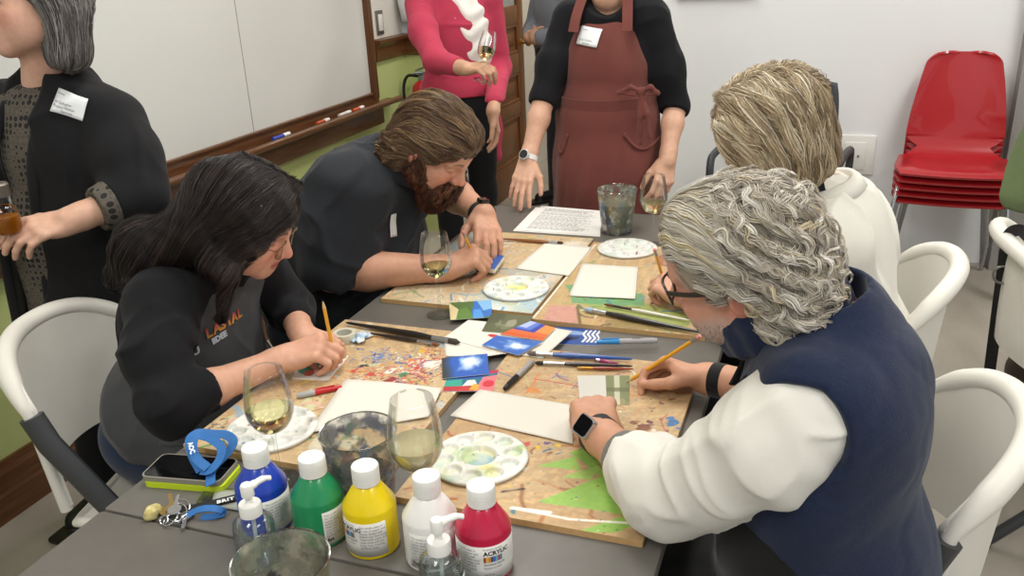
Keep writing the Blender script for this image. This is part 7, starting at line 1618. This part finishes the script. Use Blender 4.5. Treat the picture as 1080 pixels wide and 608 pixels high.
# ================================================================== chairs
plas = mat('white_moulded_plastic', 'e0ddd3', .45, noise=.04, nscale=14, bump=.08, bscale=500, bdist=.0005)
cfr = mat('grey_chair_steel', '4d4f52', .45, .4)
def folding_chair(label):
    """faces +y, origin on the floor under the seat; built at the world origin"""
    t = thing('folding_chair', label, 'chair', (0, 0, 0), group='white folding chairs')
    # backrest: wrap-round panel whose thick rolled rim drops towards both ends
    wd, z0 = .235, .50
    def top(u): return .845-.105*abs(u)**2.6
    def bp(u, z):
        k = (z-z0)/(.845-z0); a = u*1.12; return V3(wd*math.sin(a)/math.sin(1.12)*(1-.04*(1-k)), -.200-.118*(math.cos(a)-math.cos(1.12))/(1-math.cos(1.12))-.030*k+.012, z)
    us = np.linspace(-1, 1, 41); zs = np.linspace(0, 1, 14); bot = lambda u: z0+.03*(1-u*u)
    g = np.array([[bp(u, bot(u)+(top(u)-bot(u))*v) for v in zs] for u in us])
    b = MB().sheet(g, .012); rim = [bp(-1, z0+(top(1)-z0)*v) for v in np.linspace(0, 1, 8)[:-1]]+[bp(u, top(u)) for u in us]+[bp(1, z0+(top(1)-z0)*v) for v in np.linspace(1, 0, 8)[1:]]
    b.tube(np.array(rim)+[0, -.012, -.010], [.013]*7+list(.014+.008*np.minimum(1, (1-np.abs(us))*4))+[.013]*7, 14, flat=1.0, up=(0, 1, 0)); b.build('backrest', plas, t, autos=60)
    # seat
    sx, sy0, sy1 = .215, -.20, .205
    u = np.linspace(-1, 1, 20); v = np.linspace(0, 1, 18); g = np.array([[(a*sx*(1-.06*(1-c))*(1-.0*c), sy0+(sy1-sy0)*c, .440-.012*(1-a*a)*math.sin(c*3.1)-.028*max(0, c-.8)**1.5*8*.3) for c in v] for a in u])
    b = MB().sheet(g, .016); rim = [g[0, j] for j in range(18)]+[g[i, 17] for i in range(1, 20)]+[g[19, j] for j in range(16, -1, -1)]+[g[i, 0] for i in range(18, 0, -1)]; b.tube(rim, .013, 10, closed=True, cap=False); b.build('seat', plas, t, autos=60)
    for s_ in (-1, 1):
        x = s_*.236
        MB().tube([(x, -.215, .725), (x, -.19, .66), (x, .235, .02)], .019, 12, flat=1.5, up=(0, 1, .5)).build('front_leg', cfr, t)
        MB().tube([(s_*.205, .06, .425), (s_*.205, -.30, .015)], .0125, 12, flat=1.4, up=(0, 1, .5)).build('rear_leg', cfr, t)
        MB().lathe([(0, -.01), (.019, -.01), (.019, .012), (0, .014)], (x, .228, .012), 14).build('foot_cap', mat('black_foot_cap', '1d1d1e', .6), t); MB().lathe([(0, -.012), (.017, -.012), (.017, .012), (0, .014)], (s_*.205, -.302, .012), 14).build('foot_cap', mat('black_foot_cap'), t)
    MB().tube([(-.236, .12, .20), (.236, .12, .20)], .009, 10).build('crossbar', cfr, t); MB().tube([(-.205, -.19, .155), (.205, -.19, .155)], .009, 10).build('crossbar', cfr, t)
    return t
fc = folding_chair('white folding chair behind the man in the navy vest')
def chair_at(o, x, y, rz): o.location = (x, y, 0); o.rotation_euler = (0, 0, rz); return o
bpy.context.view_layer.update()
CH = [(.006, 1.47, rad(90), None), (-1.345, 1.42, rad(-76.5), 'white folding chair holding the dark-haired woman'), (-.02, 2.22, rad(90), 'white folding chair behind the blond person in the white shirt'), (-1.36, 2.11, rad(-90), 'white folding chair under the bearded man'), (.80, 2.49, rad(-88), 'white folding chair at the right edge with a black strap over its back')]
for i, (x, y, a, lb) in enumerate(CH): chair_at(fc, x, y, a) if i == 0 else dup(fc, (x, y, 0), a, lb)
# red stacking chairs
redm = mat('red_lacquered_plywood', 'a81f26', .28, coat=.5, noise=.04, nscale=6); chrome = mat('chrome_leg', 'b9bcbf', .16, 1.0); plye = mat('plywood_edge', '7a161b', .5)
def red_chair(label):
    """faces -y, origin on the floor under the seat"""
    t = thing('stacking_chair', label, 'chair', (0, 0, 0), group='red stacking chairs')
    prof = bez([(-.235, .432), (-.19, .450), (-.08, .448), (.06, .440), (.135, .452), (.175, .50), (.195, .58), (.215, .70), (.236, .82), (.253, .915)], 12); n = len(prof); L = np.concatenate([[0], np.cumsum(np.linalg.norm(np.diff(prof, axis=0), axis=1))]); L /= L[-1]
    def half(s):   # half width along the shell
        if s < .10: w_ = .215+.030*math.sin(s/.10*math.pi/2)
        elif s < .36: w_ = .245-.012*(s-.10)/.26
        elif s < .56: k = (s-.36)/.20; w_ = .233-.085*math.sin(min(1, k*1.25)*math.pi/2)**2 if k < .62 else .148+.062*math.sin((k-.62)/.38*math.pi/2)
        else: k = (s-.56)/.44; w_ = .210-.012*k-.050*k**1.6-.075*(1-math.sqrt(max(0., 1-max(0, (k-.86)/.14)**2)))
        return w_
    us = np.linspace(-1, 1, 25); g = np.array([[(u*half(s), p[0]-(.022*(u*u) if s > .55 else 0)*min(1, (s-.5)*6) if s > .5 else p[0], p[1]+.006*u*u*(s < .4)) for p, s in zip(prof, L)] for u in us])
    MB().sheet(g, .011).build('shell', redm, t, autos=50)
    for s_ in (-1, 1):
        MB().tube([(s_*.195, -.13, .43), (s_*.215, -.155, .40), (s_*.265, -.205, .01), (s_*.265, -.205, 0)], .0095, 12).build('leg', chrome, t); MB().tube([(s_*.15, .09, .43), (s_*.16, .12, .40), (s_*.21, .19, .01), (s_*.21, .19, 0)], .0095, 12).build('leg', chrome, t)
    MB().tube([(-.175, -.13, .432), (.175, -.13, .432)], .008, 10).build('seat_bar', chrome, t); MB().tube([(-.15, .09, .432), (.15, .09, .432)], .008, 10).build('seat_bar', chrome, t)
    return t
rc = red_chair('red stacking chair, topmost of the stack against the white wall')
bpy.context.view_layer.update()
rx, ry, ra = .560, 4.415, rad(-4)
names = [None, 'red stacking chair, second from the top of the stack', 'red stacking chair, in the middle of the stack of five', 'red stacking chair, second from the bottom of the stack', 'red stacking chair, bottom one of the stack standing on the floor']
for i in range(5):
    k = 4-i; bx = -math.sin(ra)*(-.016*k); by = math.cos(ra)*(-.016*k); loc = (rx+bx*1, ry+by*1, .036*k)
    if i == 0: rc.location = loc; rc.rotation_euler = (0, 0, ra)
    else: dup(rc, loc, ra, names[i])
# dark armchair behind the blond person
ac = thing('armchair', 'dark grey armchair behind the blond person, against the white wall', 'chair', (-.185, 4.02, 0)); dk = mat('dark_chair_plastic', '3b3d40', .5); 
az = rad(170); RA = rot_z(rad(-8)); A0 = V3(-.185, 4.02, 0); Pa = lambda x, y, z: A0+RA @ V3(x, y, z)
g = np.array([[Pa(u*.180*(1-.10*max(0, v-.6)**2*6), .22+.05*v-.02*(1-u*u), .50+.45*v) for v in np.linspace(0, 1, 14)] for u in np.linspace(-1, 1, 16)]); b = MB().sheet(g, .03); 
rim = [g[0, j] for j in range(14)]+[g[i, 13] for i in range(1, 16)]+[g[15, j] for j in range(12, -1, -1)]; b.tube(rim, .017, 10); b.build('backrest', dk, ac, autos=60)
g = np.array([[Pa(u*.22, -.22+.44*v, .45-.015*math.sin(v*3.1)) for v in np.linspace(0, 1, 10)] for u in np.linspace(-1, 1, 12)]); MB().sheet(g, .04).build('seat', dk, ac, autos=60)
for s_ in (-1, 1):
    MB().tube(bez([Pa(s_*.26, .24, .50), Pa(s_*.27, .20, .66), Pa(s_*.27, .08, .69), Pa(s_*.27, -.12, .69), Pa(s_*.265, -.20, .66), Pa(s_*.26, -.22, .50), Pa(s_*.26, -.22, .0)], 8), .017, 10).build('arm', dk, ac); MB().tube([Pa(s_*.24, .22, .47), Pa(s_*.25, .26, 0)], .015, 10).build('leg', dk, ac)

# black strap hanging from the chair at the right edge, dark bag on the floor, green jacket over a chair back
st = thing('bag_strap', 'black webbing strap with a buckle hanging from the white chair at the right edge', 'strap', W(1043, 398, z=.05))
sp = [W(1085, 250, y=2.36), W(1076, 243, y=2.40), W(1066, 246, y=2.42), W(1062, 258, y=2.42), W(1056, 300, y=2.46), W(1050, 345, y=2.50), W(1043, 398, y=2.54), W(1040, 430, y=2.56)]
sp = bez(sp, 8); MB().ribbon(sp, V3(-.35, -.9, .1), .030, .004).build('strap', mat('strap_black', '1c1c1e', .6), st, autos=40)
bk = W(1058, 290, y=2.44); MB().tube([bk+V3(.021*math.cos(a)*1.1, 0, .015*math.sin(a)*1.6) for a in np.arange(20)/20*6.283], .0035, 8, closed=True, cap=False).build('buckle', mat('steel_plate'), st)
bg = thing('bag', 'dark brown leather bag slumped on the floor behind the white chair at the right edge', 'bag', (.80, 3.2, 0))
q = Solid().ell((.81, 3.20, .10), (.13, .10, .115), k=.03).ell((.80, 3.17, .22), (.085, .075, .12), k=.05).cap((.73, 3.16, .05), (.92, 3.16, .05), .055, .06, .04); q.disp = folds(.012, 14, seed=9, amp2=.004); q.cut((0, 0, .002), (0, 0, -1), .002)
solid_obj('bag_body', q, .006, mat('dark_brown_leather', '2e2620', .5, noise=.4, nscale=14, bump=.4, bscale=60), bg)
MB().tube(bez([(.76, 3.09, .22), (.80, 3.07, .36), (.84, 3.08, .44), (.88, 3.10, .34), (.88, 3.12, .22)], 8), .012, 10, flat=.6).build('handle', mat('black_leather_strap', '171513', .5), bg)
MB().ribbon(bez([(.74, 3.09, .30), (.745, 3.07, .20), (.765, 3.065, .10), (.80, 3.07, .06)], 8), V3(-.3, -.95, .1), .02, .004).build('side_strap', mat('black_leather_strap'), bg, autos=40)

cs = thing('coat_stand', 'metal coat stand at the right edge holding the olive green jacket', 'coat stand', (.98, 3.12, 0))
MB().lathe([(0, 0), (.19, 0), (.19, .012), (.03, .03), (.018, .05), (0, .05)], (.98, 3.12, 0), 28).build('base', cfr, cs); MB().tube([(.98, 3.12, .04), (.98, 3.12, 1.62)], .016, 12).build('post', cfr, cs)
for a in range(4): MB().tube(bez([(.98, 3.12, 1.5), (.98+.07*math.cos(a*1.57+.8), 3.12+.07*math.sin(a*1.57+.8), 1.5), (.98+.11*math.cos(a*1.57+.8), 3.12+.11*math.sin(a*1.57+.8), 1.58)], 6), .009, 8).build('hook', cfr, cs)
gj = thing('jacket', 'olive green jacket hanging at the right edge above the white chair', 'jacket', (.80, 3.06, .70))
q = Solid().chain([(.93, 3.06, 1.42), (.84, 3.05, 1.15), (.77, 3.05, .82)], [.07, .10, .13], .06).chain([(.92, 3.04, 1.36), (.66, 3.03, 1.08), (.590, 3.03, .80)], [.05, .055, .055], .06); q.disp = creases(.02, [(.3, .1, .95), (.5, 0, .8)], 7, seed=3, soft=.006); q.cut((.7, 3.05, .725), (-.25, 0, -1), .008)
solid_obj('jacket_body', q, .007, cloth('olive_green_cloth', '6b7a55', .85, .1, 16, .3, 300, .1), gj)
